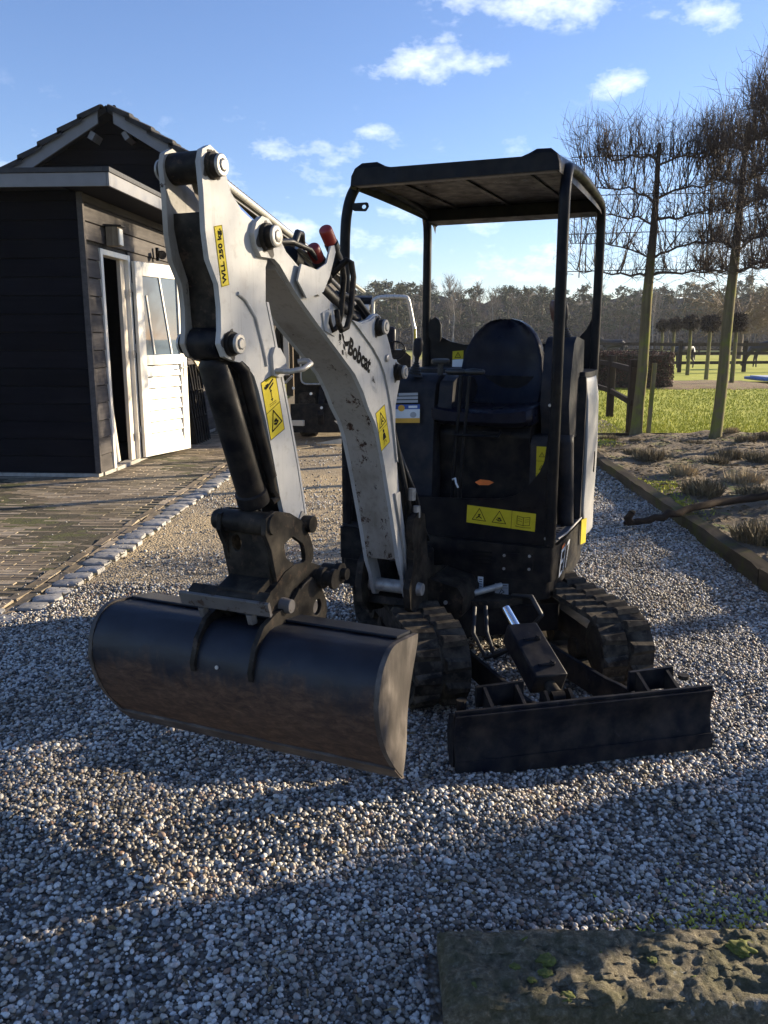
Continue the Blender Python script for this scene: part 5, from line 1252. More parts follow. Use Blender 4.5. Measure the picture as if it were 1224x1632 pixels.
# coupler bracket, red caps and U-shaped guard on the boom
b = MB(); b.prism([(.955, 1.65), (.90, 1.600), (.79, 1.625), (.745, 1.675), (.70, 1.755), (.71, 1.775), (.735, 1.77), (.765, 1.715), (.83, 1.69), (.93, 1.70)], side, .0935, .100); cbk = part('coupler_bracket', b, M['white'], .002, parent=boom)
b = MB(); b.prism([(.93, 1.655), (.80, 1.61), (.79, 1.626), (.92, 1.672)], side, .060, .0932); part('bracket_foot', b, M['white'], .002, parent=cbk)
for (sa, za, wa), (sb, zb, wb) in (((.615, 1.72, .075), (.725, 1.825, .075)), ((.665, 1.665, .055), (.775, 1.765, .055))):
    A, B = W(wa, sa, za), W(wb, sb, zb); L_ = (B - A).length
    b = MB(); b.lathe(A, B, [(0, .012), (.015, .018), (L_ * .45, .018), (L_ * .46, .024), (L_ * .62, .024), (L_ * .63, .019), (L_ * .70, .019)], 16); cp = part('hydraulic_coupler', b, M['hose'], 0, 40, boom)
    b = MB(); b.lathe(A + (B - A) * .66, B + (B - A) * .10, [(0, .022), (L_ * .30, .0225), (L_ * .34, .021), (L_ * .36, .018)], 18); part('red_cap', b, M['red'], 0, 50, cp)
for k_ in (0, 1):
    w_ = .085 + .035 * k_
    b = MB(); b.tube([W(.055, .66, 1.68), W(w_, .655, 1.735), W(w_ + .01, .645, 1.725), W(w_ + .01, .630, 1.68), W(w_ + .01, .655, 1.56), W(w_ + .008, .680, 1.515), W(w_, .705, 1.505), W(w_, .725, 1.53), W(w_ - .01, .718, 1.57)], .010, 10); part('guard_loop', b, M['linkage'], 0, 60, boom)
b = MB(); b.prism([(.775, 1.56), (.71, 1.575), (.665, 1.52), (.685, 1.485), (.76, 1.505)], side, .0825, .0875); part('guard_bracket', b, M['white'], .002, parent=boom)
b = MB(); b.tube([W(.03, 1.0, 1.76), W(.05, .90, 1.77), W(.06, .80, 1.755), W(.06, .70, 1.70)], .009, 8); part('hydraulic_hose', b, M['hose'], 0, 60, boom)
b = MB(); b.tube([W(.03, .80, 1.77), W(.045, .83, 1.80), W(.05, .86, 1.80), W(.05, .88, 1.77)], .012, 8); part('hose_fitting', b, M['hose'], 0, 60, boom)

# bucket linkage and quick hitch
lk = MB(); n = 28
oc = resample([(1.175, .925), (1.15, .965), (1.10, .968), (1.014, .945), (.936, .905), (.885, .84), (.855, .77), (.893, .742), (1.006, .762), (1.07, .72), (1.10, .73), (1.135, .86)], (.985, .82), n)
ic = resample([(1.002, .867), (.932, .826), (.917, .77), (.967, .757), (1.043, .805), (1.055, .852)], (.985, .82), n)
lk.ring_prism(oc, ic, side, .072, .088); lkp = part('bucket_link', lk, M['linkage'], .003)
lk = MB(); lk.ring_prism(oc, ic, side, -.088, -.072); part('bucket_link', lk, M['linkage'], .003)
b = MB(); b.lathe(W(-.115, 1.120, .93), W(.095, 1.120, .93), [(0, .030), (.02, .036), (.19, .036), (.21, .030)], 20); part('link_tube', b, M['linkage'], 0, 40)
wo = [(-.105, .955), (.07, .955), (.072, .73), (-.06, .70), (-.075, .72)]
b = MB(); oc = resample(wo, (-.045, .86), 24); ic = circ((-.045, .86), .017, .026, 24)
b.ring_prism(oc, ic, front, 1.105, 1.12); part('link_web', b, M['linkage'], .003)
b = MB(); b.prism([(.905, .93), (.93, .90), (.90, .86), (.87, .87), (.875, .91)], side, -.071, .071); part('arm_end_boss', b, M['scuffed'], .004, parent=armo)
b = MB(); b.lathe(W(-.095, .895, .885), W(.105, .895, .885), [(0, .028), (.2, .028)], 18); part('link_pin', b, M['linkage'], 0, 40)
wedge = [(1.185, .715), (1.12, .735), (1.06, .765), (1.0, .775), (.93, .765), (.875, .748), (.80, .715), (.775, .675), (.79, .645), (.84, .640), (.913, .652), (1.0, .645), (1.04, .610), (1.10, .60), (1.17, .665)]
for w0, w1 in ((.072, .092), (-.092, -.072)):
    b = MB(); b.prism(wedge, side, w0, w1); part('hitch_plate', b, M['linkage'], .004)
b = MB(); b.prism([(1.19, .735), (1.10, .765), (1.02, .73), (.98, .70), (.98, .69), (1.19, .690)], side, -.0715, .0715); b.prism([(1.205, .718), (1.175, .735), (1.17, .68), (1.20, .668)], side, -.17, .11); part('hitch_body', b, M['linkage'], .005)
b = MB(); b.prism([(1.222, .712), (1.21, .716), (1.195, .672), (1.207, .667)], side, -.195, .125); part('hitch_bar', b, M['worn_steel'], .003)
for w_ in (-.13, .045):
    b = MB(); b.lathe(W(w_, 1.19, .665), W(w_, 1.18, .632), [(0, .017), (.034, .017)], 6); part('hitch_bolt', b, M['worn_steel'], .002)
b = MB(); b.lathe(W(.09, 1.085, .665), W(.128, 1.085, .665), [(0, .026), (.038, .022)], 12); part('hitch_nub', b, M['worn_steel'], .002)
b = MB(); b.lathe(W(-.12, .855, .695), W(.165, .855, .695), [(0, .028), (.225, .028), (.226, .036), (.245, .036), (.246, .026), (.27, .026), (.271, .034), (.285, .034)], 18); part('hitch_pin', b, M['linkage'], 0, 40)
b = MB(); b.lathe(W(.09, .80, .70), W(.18, .80, .70), [(0, .030), (.05, .030), (.051, .036), (.07, .036), (.071, .02), (.09, .02)], 18); part('hitch_pin', b, M['linkage'], 0, 40)
# bucket
bk_ = empty('bucket', W(0, 1.1, 0)); bk_.parent = ROOT; bk_.location = W(0, 1.1, 0) - org(ROOT); ORG[bk_.name] = W(0, 1.1, 0)
outer = [(1.105, .185), (1.16, .240), (1.215, .308), (1.250, .365), (1.272, .42), (1.284, .475), (1.278, .53), (1.256, .575), (1.222, .605), (1.185, .620), (1.13, .618), (.99, .596)]
inner_ = []
for i, (s, z) in enumerate(outer):
    a_ = Vector(outer[max(i - 1, 0)]); c_ = Vector(outer[min(i + 1, len(outer) - 1)]); t = (c_ - a_).normalized(); nn = Vector((t.y, -t.x)); 
    if nn.dot(Vector((1.12, .42)) - Vector((s, z))) < 0: nn = -nn
    inner_.append((s + nn.x * .012, z + nn.y * .012))
BW0, BW1 = -.510, .505
def catmull(p, k=4):
    o = []
    for i in range(len(p) - 1):
        a, b_, c, d = [Vector(p[min(max(j, 0), len(p) - 1)]) for j in (i - 1, i, i + 1, i + 2)]
        for q in range(k):
            t = q / k; v = .5 * ((2 * b_) + (c - a) * t + (2 * a - 5 * b_ + 4 * c - d) * t * t + (3 * b_ - a - 3 * c + d) * t ** 3); o.append((v.x, v.y))
    return o + [tuple(p[-1])]
oo, ii = catmull(outer), catmull(inner_)
b = MB(); nw = 24
P = []
for q in range(nw + 1):
    w = BW0 + .01 + (BW1 - BW0 - .02) * q / nw
    P.append([W(w, s, z) + Vector((random.gauss(0, .0008), random.gauss(0, .0008), random.gauss(0, .0008))) for s, z in oo + ii[::-1]] )
for row in P: row.append(row[0])
b.grid(P); part('bucket_shell', b, M['bucket'], 0, 50, bk_)
inn = catmull([(.99, .596), (1.0, .56), (1.035, .49), (1.063, .42), (1.075, .35), (1.08, .27), (1.105, .185)], 3)
sp_ = [(s + .004, z) if z < .5 else (s, z + .006) for s, z in oo] + inn[1:-1]
for w0, w1 in ((BW1 - .0095, BW1 + .006), (BW0 - .006, BW0 + .0095)):
    b = MB(); b.prism(sp_, side, w0, w1); part('side_plate', b, M['bucket_side'], .002, parent=bk_)
def m_scraped():
    t = NT('scraped_steel'); n = t.noise(30, 9, .8, stretch=(.5, .5, 1.5)); z = t.noise(5, 5, .6, seed=3)
    t.set('Base Color', t.mix(t.ramp(z, [(.4, 0.), (.6, .8)]), t.ramp(n, [(.35, (.05, .035, .027)), (.6, (.16, .14, .125)), (.75, (.32, .30, .28))]), (.045, .03, .022))); t.set('Roughness', .55); t.b.inputs['Metallic'].default_value = .3; return t.mat
M['scraped'] = m_scraped()
b = MB(); b.prism([(1.09, .172), (1.112, .180), (1.168, .236), (1.158, .246), (1.10, .19)], side, BW0 - .004, BW1 + .004); part('cutting_edge', b, M['scraped'], .002, parent=bk_)
b = MB(); b.prism([(1.095, .6165), (.992, .6005), (.992, .6085), (1.095, .6245)], side, BW0 + .02, BW1 - .02); part('top_strip', b, M['bucket'], .002, parent=bk_)
ear = [(1.038, .668), (.985, .705), (.91, .705), (.856, .66), (.813, .60), (.818, .545), (.87, .53), (.961, .575), (1.10, .612), (1.19, .612), (1.255, .568), (1.29, .49), (1.292, .515), (1.272, .58), (1.225, .632), (1.15, .645), (1.09, .64)]
for w0, w1 in ((.094, .110), (-.110, -.094)):
    b = MB(); b.prism([(1.20, .61), (1.255, .57), (1.290, .49), (1.296, .52), (1.27, .59), (1.22, .64), (1.15, .66), (1.05, .665), (1.0, .70), (.985, .68), (1.0, .60), (1.1, .612)], side, w0, w1); er = part('hitch_ear', b, M['linkage'], .003, parent=bk_)
    b = MB(); oc = resample([(1.02, .665), (.99, .70), (.92, .715), (.86, .68), (.815, .60), (.815, .545), (.88, .53), (.98, .575), (1.03, .60)], (.915, .62), 28); ic = circ((.885, .600), .026, .026, 28, 0)
    ic = [(s, z) for s, z in resample(circ((.885, .600), .027, .027, 40), (.895, .603), 28)]; oc = resample([(1.02, .665), (.99, .70), (.92, .715), (.86, .68), (.815, .60), (.815, .545), (.88, .53), (.98, .575), (1.03, .60)], (.895, .603), 28)
    b.ring_prism(oc, ic, side, w0 + .0005, w1 - .0005); part('ear_eye', b, M['linkage'], .003, parent=er)
b = MB(); b.lathe(W(.075, .885, .60), W(.100, .885, .60), [(0, .022), (.025, .022)], 16); part('bucket_pin', b, M['worn_steel'], .002, parent=bk_)
b = MB(); b.lathe(W(-.02, 1.281, .515), W(-.02, 1.289, .517), [(0, .006), (.006, .006)], 10); part('rivet', b, M['steel'], 0, None, bk_)

# swing post
sw = MB(); sw.prism([(-.075, .735), (.0, .755), (.055, .735), (.075, .69), (.055, .60), (.06, .52), (.10, .44), (.085, .35), (.02, .295), (-.12, .26), (-.36, .25), (-.42, .30), (-.40, .42), (-.22, .46), (-.12, .53)], side, .098, .128); swo = part('swing_post', sw, M['linkage'], .006)
b = MB(); b.prism([(.02, .56), (.07, .53), (.10, .44), (.085, .35), (.02, .295), (-.12, .26), (-.36, .25), (-.42, .30), (-.40, .42), (-.22, .46), (-.08, .55)], side, -.128, -.098); part('swing_cheek', b, M['linkage'], .006, parent=swo)
b = MB(); b.prism([(.03, .335), (-.12, .29), (-.36, .27), (-.40, .30), (-.38, .36), (-.10, .34), (.01, .37)], side, -.0975, .0975); part('swing_web', b, M['linkage'], .006, parent=swo)
b = MB(); b.lathe(W(-.15, .0, .415), W(.15, .0, .415), [(0, .026), (.02, .03), (.28, .03), (.30, .026)], 18); part('foot_pin', b, M['steel'], 0, 40, swo)
b = MB(); b.lathe(W(0, -.30, .20), W(0, -.30, .53), [(0, .06), (.02, .085), (.31, .085), (.33, .06)], 24); part('king_post', b, M['black'], 0, 40, swo)
b = MB(); b.prism([(.13, .43), (.27, .40), (.295, .36), (.29, .27), (.24, .245), (.13, .25)], front, -.36, -.12); part('swing_lug', b, M['linkage'], .010, parent=swo)
b = MB(); b.lathe(W(.215, -.12, .33), W(.215, -.11, .33), [(0, .009), (.008, .009)], 8); part('lug_bolt', b, M['steel'], 0, None, swo)
b = MB(); b.lathe(W(.29, -.30, .33), W(.40, -.37, .36), [(0, .015), (.135, .015)], 14); part('swing_cylinder_rod', b, M['steel'], 0, 40)
A, B = W(.0, .14, 1.33), W(.0, -.05, .66)
b = MB(); b.lathe(W(.0, .158, 1.349), W(0, -.035, .66), [(0, .028), (.03, .028), (.031, .020), (.22, .020), (.221, .043), (.66, .043), (.68, .03)], 20); part('boom_cylinder', b, M['black'], 0, 40)
for i in range(3):
    b = MB(); w_ = .060 + .012 * i; b.tube(smooth_path([W(.04, .03 - .01 * i, 1.02), W(w_, .0, .94 - .02 * i), W(w_ + .012, -.05, .82), W(w_ + .01, -.12, .70), W(w_ - .02, -.30, .56)], 4), .0075, 8); part('hydraulic_hose', b, M['hose'], 0, 60)
for z, w_, s_ in ((.86, .105, .02), (.78, .115, -.01)):
    b = MB(); b.lathe(W(w_, s_, z), W(w_, s_, z - .05), [(0, .016), (.05, .016)], 8); part('hose_fitting', b, M['steel'], 0, 40)

# upper body
base_plan = [(-.47, -.44), (.02, -.44), (.10, -.405), (.57, -.405), (.615, -.43), (.628, -.50), (.632, -.90), (.62, -1.25), (.56, -1.50), (.42, -1.64), (.15, -1.70), (-.15, -1.68), (-.36, -1.56), (-.46, -1.3)]
b = MB(); b.prism(base_plan, plan, .385, .548); part('lower_body', b, M['black'], .012, seg=3)
skirt = [(w * .97 + .003, s * .985 - .008) for w, s in base_plan]
b = MB(); b.prism([(w, s) for w, s in skirt if True], plan, .30, .384); part('lower_skirt', b, M['black'], .02, seg=3)
b = MB(); b.prism([(-.45, -.5), (-.2, -.5), (-.2, -.9), (-.45, -.9)], plan, .22, .299); b.prism([(.10, -.42), (.55, -.42), (.55, -.9), (.10, -.9)], plan, .262, .299); part('belly_pan', b, M['black'], .01)
b = MB(); b.prism([(-.46, -.45), (.60, -.45), (.60, -1.16), (-.46, -1.16)], plan, .549, .562); part('floor_plate', b, M['plastic'], .003)
gp_prof = [(-.155, .552), (.612, .552), (.612, 1.24), (.587, 1.24), (.576, 1.10), (.569, 1.039), (.559, .939), (.540, .89), (.511, .85), (.475, .805), (.426, .771), (.36, .752), (.247, .743), (.05, .735), (-.155, .732)]
b = MB(); b.prism(gp_prof, front, -.455, -.443); guard = part('front_guard', b, M['frame_black'], .003)
# left column, left front panel
b = MB(); b.prism([(-.472, .565), (-.292, .565), (-.292, 1.175), (-.31, 1.19), (-.455, 1.185), (-.472, 1.17)], front, -.80, -.505); part('left_front_panel', b, M['black'], .012, seg=3)
b = MB(); b.prism([(-.474, .24), (-.30, .24), (-.29, .50), (-.474, .50)], front, -.80, -.47); part('left_skirt', b, M['black'], .012)
# left console with joystick
b = MB(); b.prism([(-.60, .69), (-.615, 1.0), (-.625, 1.19), (-.645, 1.262), (-.70, 1.30), (-.98, 1.30), (-1.0, 1.22), (-.95, .69)], side, -.255, -.035); lc = part('left_console', b, M['plastic'], .022, seg=4)
b = MB(); b.prism([(-.63, 1.13), (-.66, 1.27), (-.75, 1.30), (-1.0, 1.28), (-1.1, 1.20), (-.85, 1.13)], side, -.02, .05); part('console_wing', b, M['plastic'], .02, parent=lc, seg=3)
def joystick(w, s, z, k=1.0, lean=0, parent=None):
    b = MB(); prof = [(0, .042 * k)]
    for i in range(5): prof += [(.012 * i * k + .004, (.040 - .005 * i) * k), (.012 * i * k + .010, (.033 - .005 * i) * k)]
    prof += [(.066 * k, .016 * k)]
    b.lathe(W(w, s, z), W(w + lean * .06, s, z + .07 * k), prof, 16); g_ = part('gaiter', b, M['hose'], 0, 50, parent)
    b = MB(); b.lathe(W(w + lean * .05, s, z + .06 * k), W(w + lean * .13, s + .012, z + .175 * k), [(0, .010), (.03, .012), (.045, .020), (.07, .023), (.10, .024), (.118, .020), (.125, .010)], 14); part('grip', b, M['plastic'], 0, 60, g_); return g_
joystick(-.155, -.66, 1.298, 1.0, .2, lc)
b = MB(); b.lathe(W(-.05, -.75, 1.30), W(-.05, -.75, 1.385), [(0, .014), (.055, .014), (.056, .044), (.066, .048), (.078, .044), (.080, .03)], 18); part('armrest_knob', b, M['hose'], 0, 50, lc)
# seat
seat = empty('seat', W(.18, -1, .6)); seat.parent = ROOT; seat.location = W(.18, -1, .6) - org(ROOT); ORG[seat.name] = W(.18, -1, .6)
def back_sec(z):       # half-width of the backrest with height
    zs = [1.06, 1.12, 1.20, 1.30, 1.38, 1.444, 1.50, 1.547, 1.568, 1.580]; hs = [.18, .212, .222, .222, .212, .193, .160, .115, .080, .03]
    return float(np.interp(z, zs, hs))
P = []
nz_ = 22
for i in range(nz_ + 1):
    z = 1.08 + .500 * math.sin(i / nz_ * math.pi / 2); t = (z - 1.08) / .50
    hw = back_sec(z)
    row = []
    thick = (.10 - .035 * t) * min(1, math.sqrt(max(.02, (1.585 - z) / .05))); lean = -.10 * t
    for q in range(33):
        a = 2 * math.pi * q / 32; ca, sa = math.cos(a), math.sin(a)
        w = math.copysign(abs(ca) ** .55, ca) * hw; s = math.copysign(abs(sa) ** .6, sa) * thick * .5
        if sa > 0: s += .055 * abs(w / max(hw, .01)) ** 2.5 - .020 * (1 - abs(w / max(hw, .01)) ** 2); s += .010 * math.sin(t * 9.5 + .5) * (1 - abs(w / max(hw, .01)) ** 3)
        row.append(W(.178 + w, -1.07 + s + lean, z))
    P.append(row)
b = MB(); b.grid(P); b.add(P[-1][:-1], [tuple(range(32))]); part('backrest', b, M['vinyl'], 0, 60, seat)
P = []
for i in range(19):
    s = -.615 - .47 * i / 18; e = min(1, i / 2.5); row = []
    for q in range(33):
        a = 2 * math.pi * q / 32; ca, sa = math.cos(a), math.sin(a)
        hw = .262 * (1 - .10 * (1 - e) ** 2); w = math.copysign(abs(ca) ** .4, ca) * hw; zz = math.copysign(abs(sa) ** .6, sa) * (.020 + .030 * e ** .6)
        if sa > 0: zz += .030 * abs(w / hw) ** 3 - .012 * (1 - (w / hw) ** 2) * e
        row.append(W(.190 + w, s, 1.105 + zz))
    P.append(row)
b = MB(); b.grid(P); b.add(P[0][:-1], [tuple(range(31, -1, -1))]); b.add(P[-1][:-1], [tuple(range(32))]); part('seat_cushion', b, M['vinyl'], 0, 60, seat)
b = MB(); b.prism([(-.70, .56), (-.72, .80), (-.69, 1.02), (-.72, 1.07), (-1.12, 1.07), (-1.14, .56)], side, -.03, .43); part('seat_box', b, M['black'], .015, parent=seat, seg=3)
b = MB(); b.prism([(-.715, .60), (-.725, .78), (-.733, .78), (-.723, .60)], side, .0, .40); part('kick_plate', b, M['plastic'], .004, parent=seat)
b = MB(); b.beam(W(.20, -.67, 1.03), W(.34, -.67, 1.03), .012, .012); b.tube([W(.08, -.64, 1.045), W(.08, -.60, 1.02), W(.30, -.60, 1.02), W(.30, -.64, 1.045)], .007, 8); part('adjuster_bar', b, M['frame_black'], 0, 50, seat)
# travel levers
for (w0, w1, h0, h1) in ((.088, .098, .012, .118), (.127, .137, .108, .214)):
    b = MB(); b.tube([W(w0 - .02, -.62, .57), W(w0 - .018, -.61, .75), W((w0 + w1) / 2, -.62, 1.12), W(w1, -.64, 1.30)], .0095, 8); lv = part('travel_lever', b, M['frame_black'], 0, 60)
    b = MB(); b.lathe(W(h0, -.645, 1.318 + .004), W(h1, -.645, 1.322), [(0, .006), (.01, .013), (.05, .017), (.095, .013), (.104, .006)], 12); part('lever_grip', b, M['hose'], 0, 60, lv)
b = MB(); b.tube([W(.075, -.60, .80), W(.095, -.58, .81), W(.10, -.575, .79), W(.11, -.58, .765)], .005, 6); part('cable_hook', b, M['label_white'], 0, 60)
b = MB(); b.prism([(.19, .795), (.215, .81), (.26, .808), (.285, .80), (.26, .785), (.21, .782)], front, -.60, -.597); part('torn_sticker', b, M['orange_paint'], 0)
# right console, side sheet, pillar
b = MB(); b.prism([(-.74, 1.17), (-.755, 1.30), (-.80, 1.455), (-.86, 1.49), (-1.06, 1.47), (-1.10, 1.0), (-.80, 1.0)], side, .462, .600); rc = part('right_console', b, M['plastic'], .02, seg=4)
joystick(.545, -.88, 1.475, .9, -.15, rc)
b = MB(); b.lathe(W(.485, -.98, 1.46), W(.462, -.94, 1.665), [(0, .008), (.10, .009), (.11, .017), (.15, .023), (.185, .023), (.205, .012)], 14); part('dozer_lever', b, M['brown_plastic'], 0, 60, rc)
b = MB(); P = []
for i in range(11):
    z = .568 + .46 * i / 10; row = []
    for q in range(11):
        a = -R(80) + R(160) * q / 10; row.append(W(.583 + .042 * math.sin(a) + .01 * (1 - i / 10), -.80 + .045 * math.cos(a) + .05 * (i / 10 - .5), z))
    P.append(row)
b.grid(P); o = part('pillar_cover', b, M['plastic'], 0, 60); so = o.modifiers.new('s', 'SOLIDIFY'); so.thickness = .006
b = MB(); b.prism([(.515, 1.295), (.632, 1.295), (.638, 1.22), (.636, .572), (.612, .572), (.600, .70), (.588, .80), (.572, .90), (.560, .983), (.565, 1.05), (.590, 1.13), (.600, 1.20), (.595, 1.262)], front, -1.0, -.972); part('console_side', b, M['plastic'], .005, seg=3)
b = MB(); b.prism([(.40, .563), (.555, .563), (.555, .99), (.40, .99)], front, -1.12, -1.10); part('under_console', b, M['black'], .004)
b = MB(); b.prism([(-.68, .564), (-.69, .99), (-.72, 1.02), (-1.10, 1.02), (-1.10, .564)], side, .435, .545); part('right_box', b, M['plastic'], .012, seg=3)
# white side cover, curved round the rear corner
def cover(u_, z):     # u_: 0..1 along the panel from front edge
    path = [(.640, -1.0), (.648, -1.12), (.645, -1.25), (.628, -1.38), (.590, -1.50), (.53, -1.60), (.44, -1.67)]
    k = u_ * (len(path) - 1); i = min(int(k), len(path) - 2); f_ = k - i
    w = path[i][0] * (1 - f_) + path[i + 1][0] * f_; s = path[i][1] * (1 - f_) + path[i + 1][1] * f_
    t = (z - .46) / .82; sh = -.10 * max(0, (.62 - z)) / .16 * (1 - u_) if z < .62 else 0
    w += .012 * math.sin(t * math.pi) - .012 * max(0, t - .88) / .12; return W(w, s + sh - .035 * max(0, .35 - t) * (1 - u_), z)
P = [[cover(q / 18, .455 + .832 * i / 22) for q in range(19)] for i in range(23)]
b = MB(); b.grid(P); o = part('side_cover', b, M['panel_white'], 0, 60); so = o.modifiers.new('s', 'SOLIDIFY'); so.thickness = .016; so.offset = -1; bv = o.modifiers.new('b', 'BEVEL'); bv.width = .004; bv.segments = 2; bv.limit_method = 'ANGLE'; bv.angle_limit = R(40); sidecover = o
b = MB(); b.prism([(-1.16, .80), (-1.172, .83), (-1.178, .90), (-1.185, .83), (-1.178, .79)], side, .6585, .663); part('cover_latch', b, M['ink'], 0, parent=sidecover)
b = MB(); b.grid([[cover(q / 18, 1.20) + FR_ * .003 for q in range(1, 9)], [cover(q / 18, 1.206) + FR_ * .003 for q in range(1, 9)]]); b.grid([[cover(q / 18, 1.262) + FR_ * .003 for q in range(1, 9)], [cover(q / 18, 1.266) + FR_ * .003 for q in range(1, 9)]]); part('seam', b, M['label_grey'], 0, parent=sidecover)
b = MB(); b.prism([(.52, -.985), (.625, -.985), (.638, -1.12), (.62, -1.38), (.52, -1.58), (.2, -1.68), (-.2, -1.66), (-.40, -1.50), (-.44, -1.15), (.4, -1.15)], plan, 1.288, 1.315); part('hood_top', b, M['plastic'], .010, seg=3)
b = MB(); b.prism([(.61, -1.03), (.62, -1.25), (.60, -1.38), (.55, -1.50), (.42, -1.61), (.15, -1.67), (-.15, -1.65), (-.36, -1.53), (-.45, -1.2), (-.44, -1.14)], plan, .564, 1.287); part('engine_cover', b, M['black'], .015, seg=3)
# tread step + sill
b = MB(); b.prism([(.448, -.47), (.622, -.47), (.628, -.60), (.630, -.965), (.448, -.965)], plan, .5635, .575); st = part('step_plate', b, M['zinc'], .003)
k_ = 0
for i in range(4):
    for j in range(9):
        b = MB() if k_ == 0 else b
        b.lathe(W(.50 + i * .03, -.52 - j * .045 - (i % 2) * .02, .5751), W(.50 + i * .03, -.52 - j * .045 - (i % 2) * .02, .579), [(0, .010), (.0012, .010)], 8); k_ += 1
part('tread_holes', b, M['ink'], 0, parent=st)['kind'] = 'stuff'
b = MB(); b.tube([W(.628, -.475, .580), W(.640, -.60, .580), W(.642, -.97, .582)], .006, 8); part('sill_trim', b, M['zinc'], 0, 50)
b = MB(); b.beam(W(.64, -1.00, .50), W(.655, -1.06, .50), .004, .13, up=(0, 0, 1)); part('yellow_tab', b, M['yellow'], 0)
# rear guard plate between the posts
rp = [(-.412, 1.20), (.582, 1.20), (.582, 1.64), (.562, 1.64), (.553, 1.58), (.530, 1.53), (.490, 1.482), (.413, 1.452), (.2, 1.446), (-.172, 1.444), (-.26, 1.462), (-.329, 1.495), (-.365, 1.54), (-.385, 1.60), (-.412, 1.62)]
b = MB(); b.prism(rp, front, -1.512, -1.50); part('rear_guard', b, M['frame_black'], .003)
b = MB(); b.prism([(w * .5, z) for w, z in [(-.70, 1.46), (-.60, 1.46), (-.585, 1.48), (-.585, 1.555), (-.61, 1.585), (-.66, 1.60), (-.71, 1.585), (-.735, 1.55), (-.735, 1.49)]], front, -1.44, -1.425); part('mirror_back', b, M['frame_black'], .005)
# canopy
cn = empty('canopy', W(0, -1, 2.1)); cn.parent = ROOT; cn.location = W(0, -1, 2.1) - org(ROOT); ORG[cn.name] = W(0, -1, 2.1)
rt = [(.598, -.452, .552), (.598, -.452, 1.2), (.598, -.452, 1.7), (.598, -.452, 2.02), (.598, -.462, 2.10), (.596, -.50, 2.165), (.592, -.57, 2.195), (.590, -.80, 2.205), (.588, -1.15, 2.190), (.585, -1.38, 2.172), (.582, -1.455, 2.15), (.580, -1.492, 2.09), (.580, -1.497, 2.0), (.580, -1.50, 1.7), (.580, -1.50, 1.21)]
lt = [(-.432, -.452, .57), (-.432, -.452, 1.2), (-.432, -.452, 1.7), (-.428, -.452, 1.96), (-.415, -.458, 2.08), (-.392, -.475, 2.155), (-.375, -.53, 2.195), (-.368, -.80, 2.205), (-.370, -1.15, 2.19), (-.378, -1.36, 2.168), (-.395, -1.45, 2.13), (-.405, -1.49, 2.06), (-.408, -1.497, 1.95), (-.410, -1.50, 1.7), (-.410, -1.50, 1.21)]
b = MB(); b.tube(smooth_path([W(*q) for q in rt]), .0245, 14); part('post', b, M['frame_black'], 0, 60, cn)
b = MB(); b.tube(smooth_path([W(*q) for q in lt]), .0245, 14); part('post', b, M['frame_black'], 0, 60, cn)
def roof_sec(s):
    t = (-.40 - s) / 1.12; dz = -.004 - .028 * t ** 2; wz = 1
    bump = 1 if True else 0
    w = [(-.372, 2.166), (-.368, 2.205), (-.350, 2.240), (-.315, 2.259), (-.24, 2.259), (-.205, 2.240), (-.17, 2.231), (.13, 2.229), (.425, 2.227), (.455, 2.240), (.485, 2.254), (.545, 2.252), (.575, 2.228), (.585, 2.195), (.588, 2.166)]
    return [(a, z + dz + (.02 if abs(z - 2.229) < .003 and .1 < t < .9 else 0)) for a, z in w]
ss_ = [-.392, -.40, -.43, -.50, -.70, -.95, -1.2, -1.40, -1.49, -1.53]
up_ = []; lo_ = []
for k_, s in enumerate(ss_):
    sec = roof_sec(s); drop = 0
    if k_ == 0: sec = [(a * .995, min(z, 2.232)) for a, z in sec]
    if s < -1.45: sec = [(a, z - (.05 if s < -1.5 else .012)) for a, z in sec]
    up_.append([W(a, s, z) for a, z in sec]); zb = (2.160 if s > -.44 else 2.158) if s > -1.45 else 2.125
    lo_.append([W(a, s, min(z - .012, zb + .035 * (s < -.44) * (s > -1.45))) for a, z in sec])
b = MB(); b.grid(up_); b.grid(lo_)
for e in (0, -1): b.grid([up_[e], lo_[e]])
b.grid([[r_[0] for r_ in up_], [r_[0] for r_ in lo_]]); b.grid([[r_[-1] for r_ in up_], [r_[-1] for r_ in lo_]])
part('roof', b, M['frame_black'], 0, 35, cn)
b = MB(); b.prism([(-.402, 2.158), (-.402, 2.172), (-.45, 2.172), (-.45, 2.158)], side, -.35, .57); part('front_crossbar', b, M['zinc'], .003, parent=cn)  # pale zinc colour stands in for sky light caught along this bar
b = MB(); b.prism([(-1.40, 2.188), (-1.40, 2.128), (-1.53, 2.118), (-1.535, 2.148)], side, -.385, .565); part('rear_lip', b, M['frame_black'], .004, parent=cn)
for w_ in (-.20, .10, .40):
    b = MB(); b.prism([(w_ - .015, 2.184), (w_ + .015, 2.184), (w_ + .01, 2.192), (w_ - .01, 2.192)], front, -1.39, -.46); part('roof_rib', b, M['frame_black'], .003, parent=cn)
b = MB(); oc = resample([(-.31, 2.095), (-.40, 2.095), (-.405, 2.062), (-.32, 2.055), (-.305, 2.075)], (-.33, 2.076), 20); ic = circ((-.33, 2.076), .011, .009, 20)
b.ring_prism(oc, ic, front, -.455, -.449); part('tie_lug', b, M['frame_black'], .001, parent=cn)

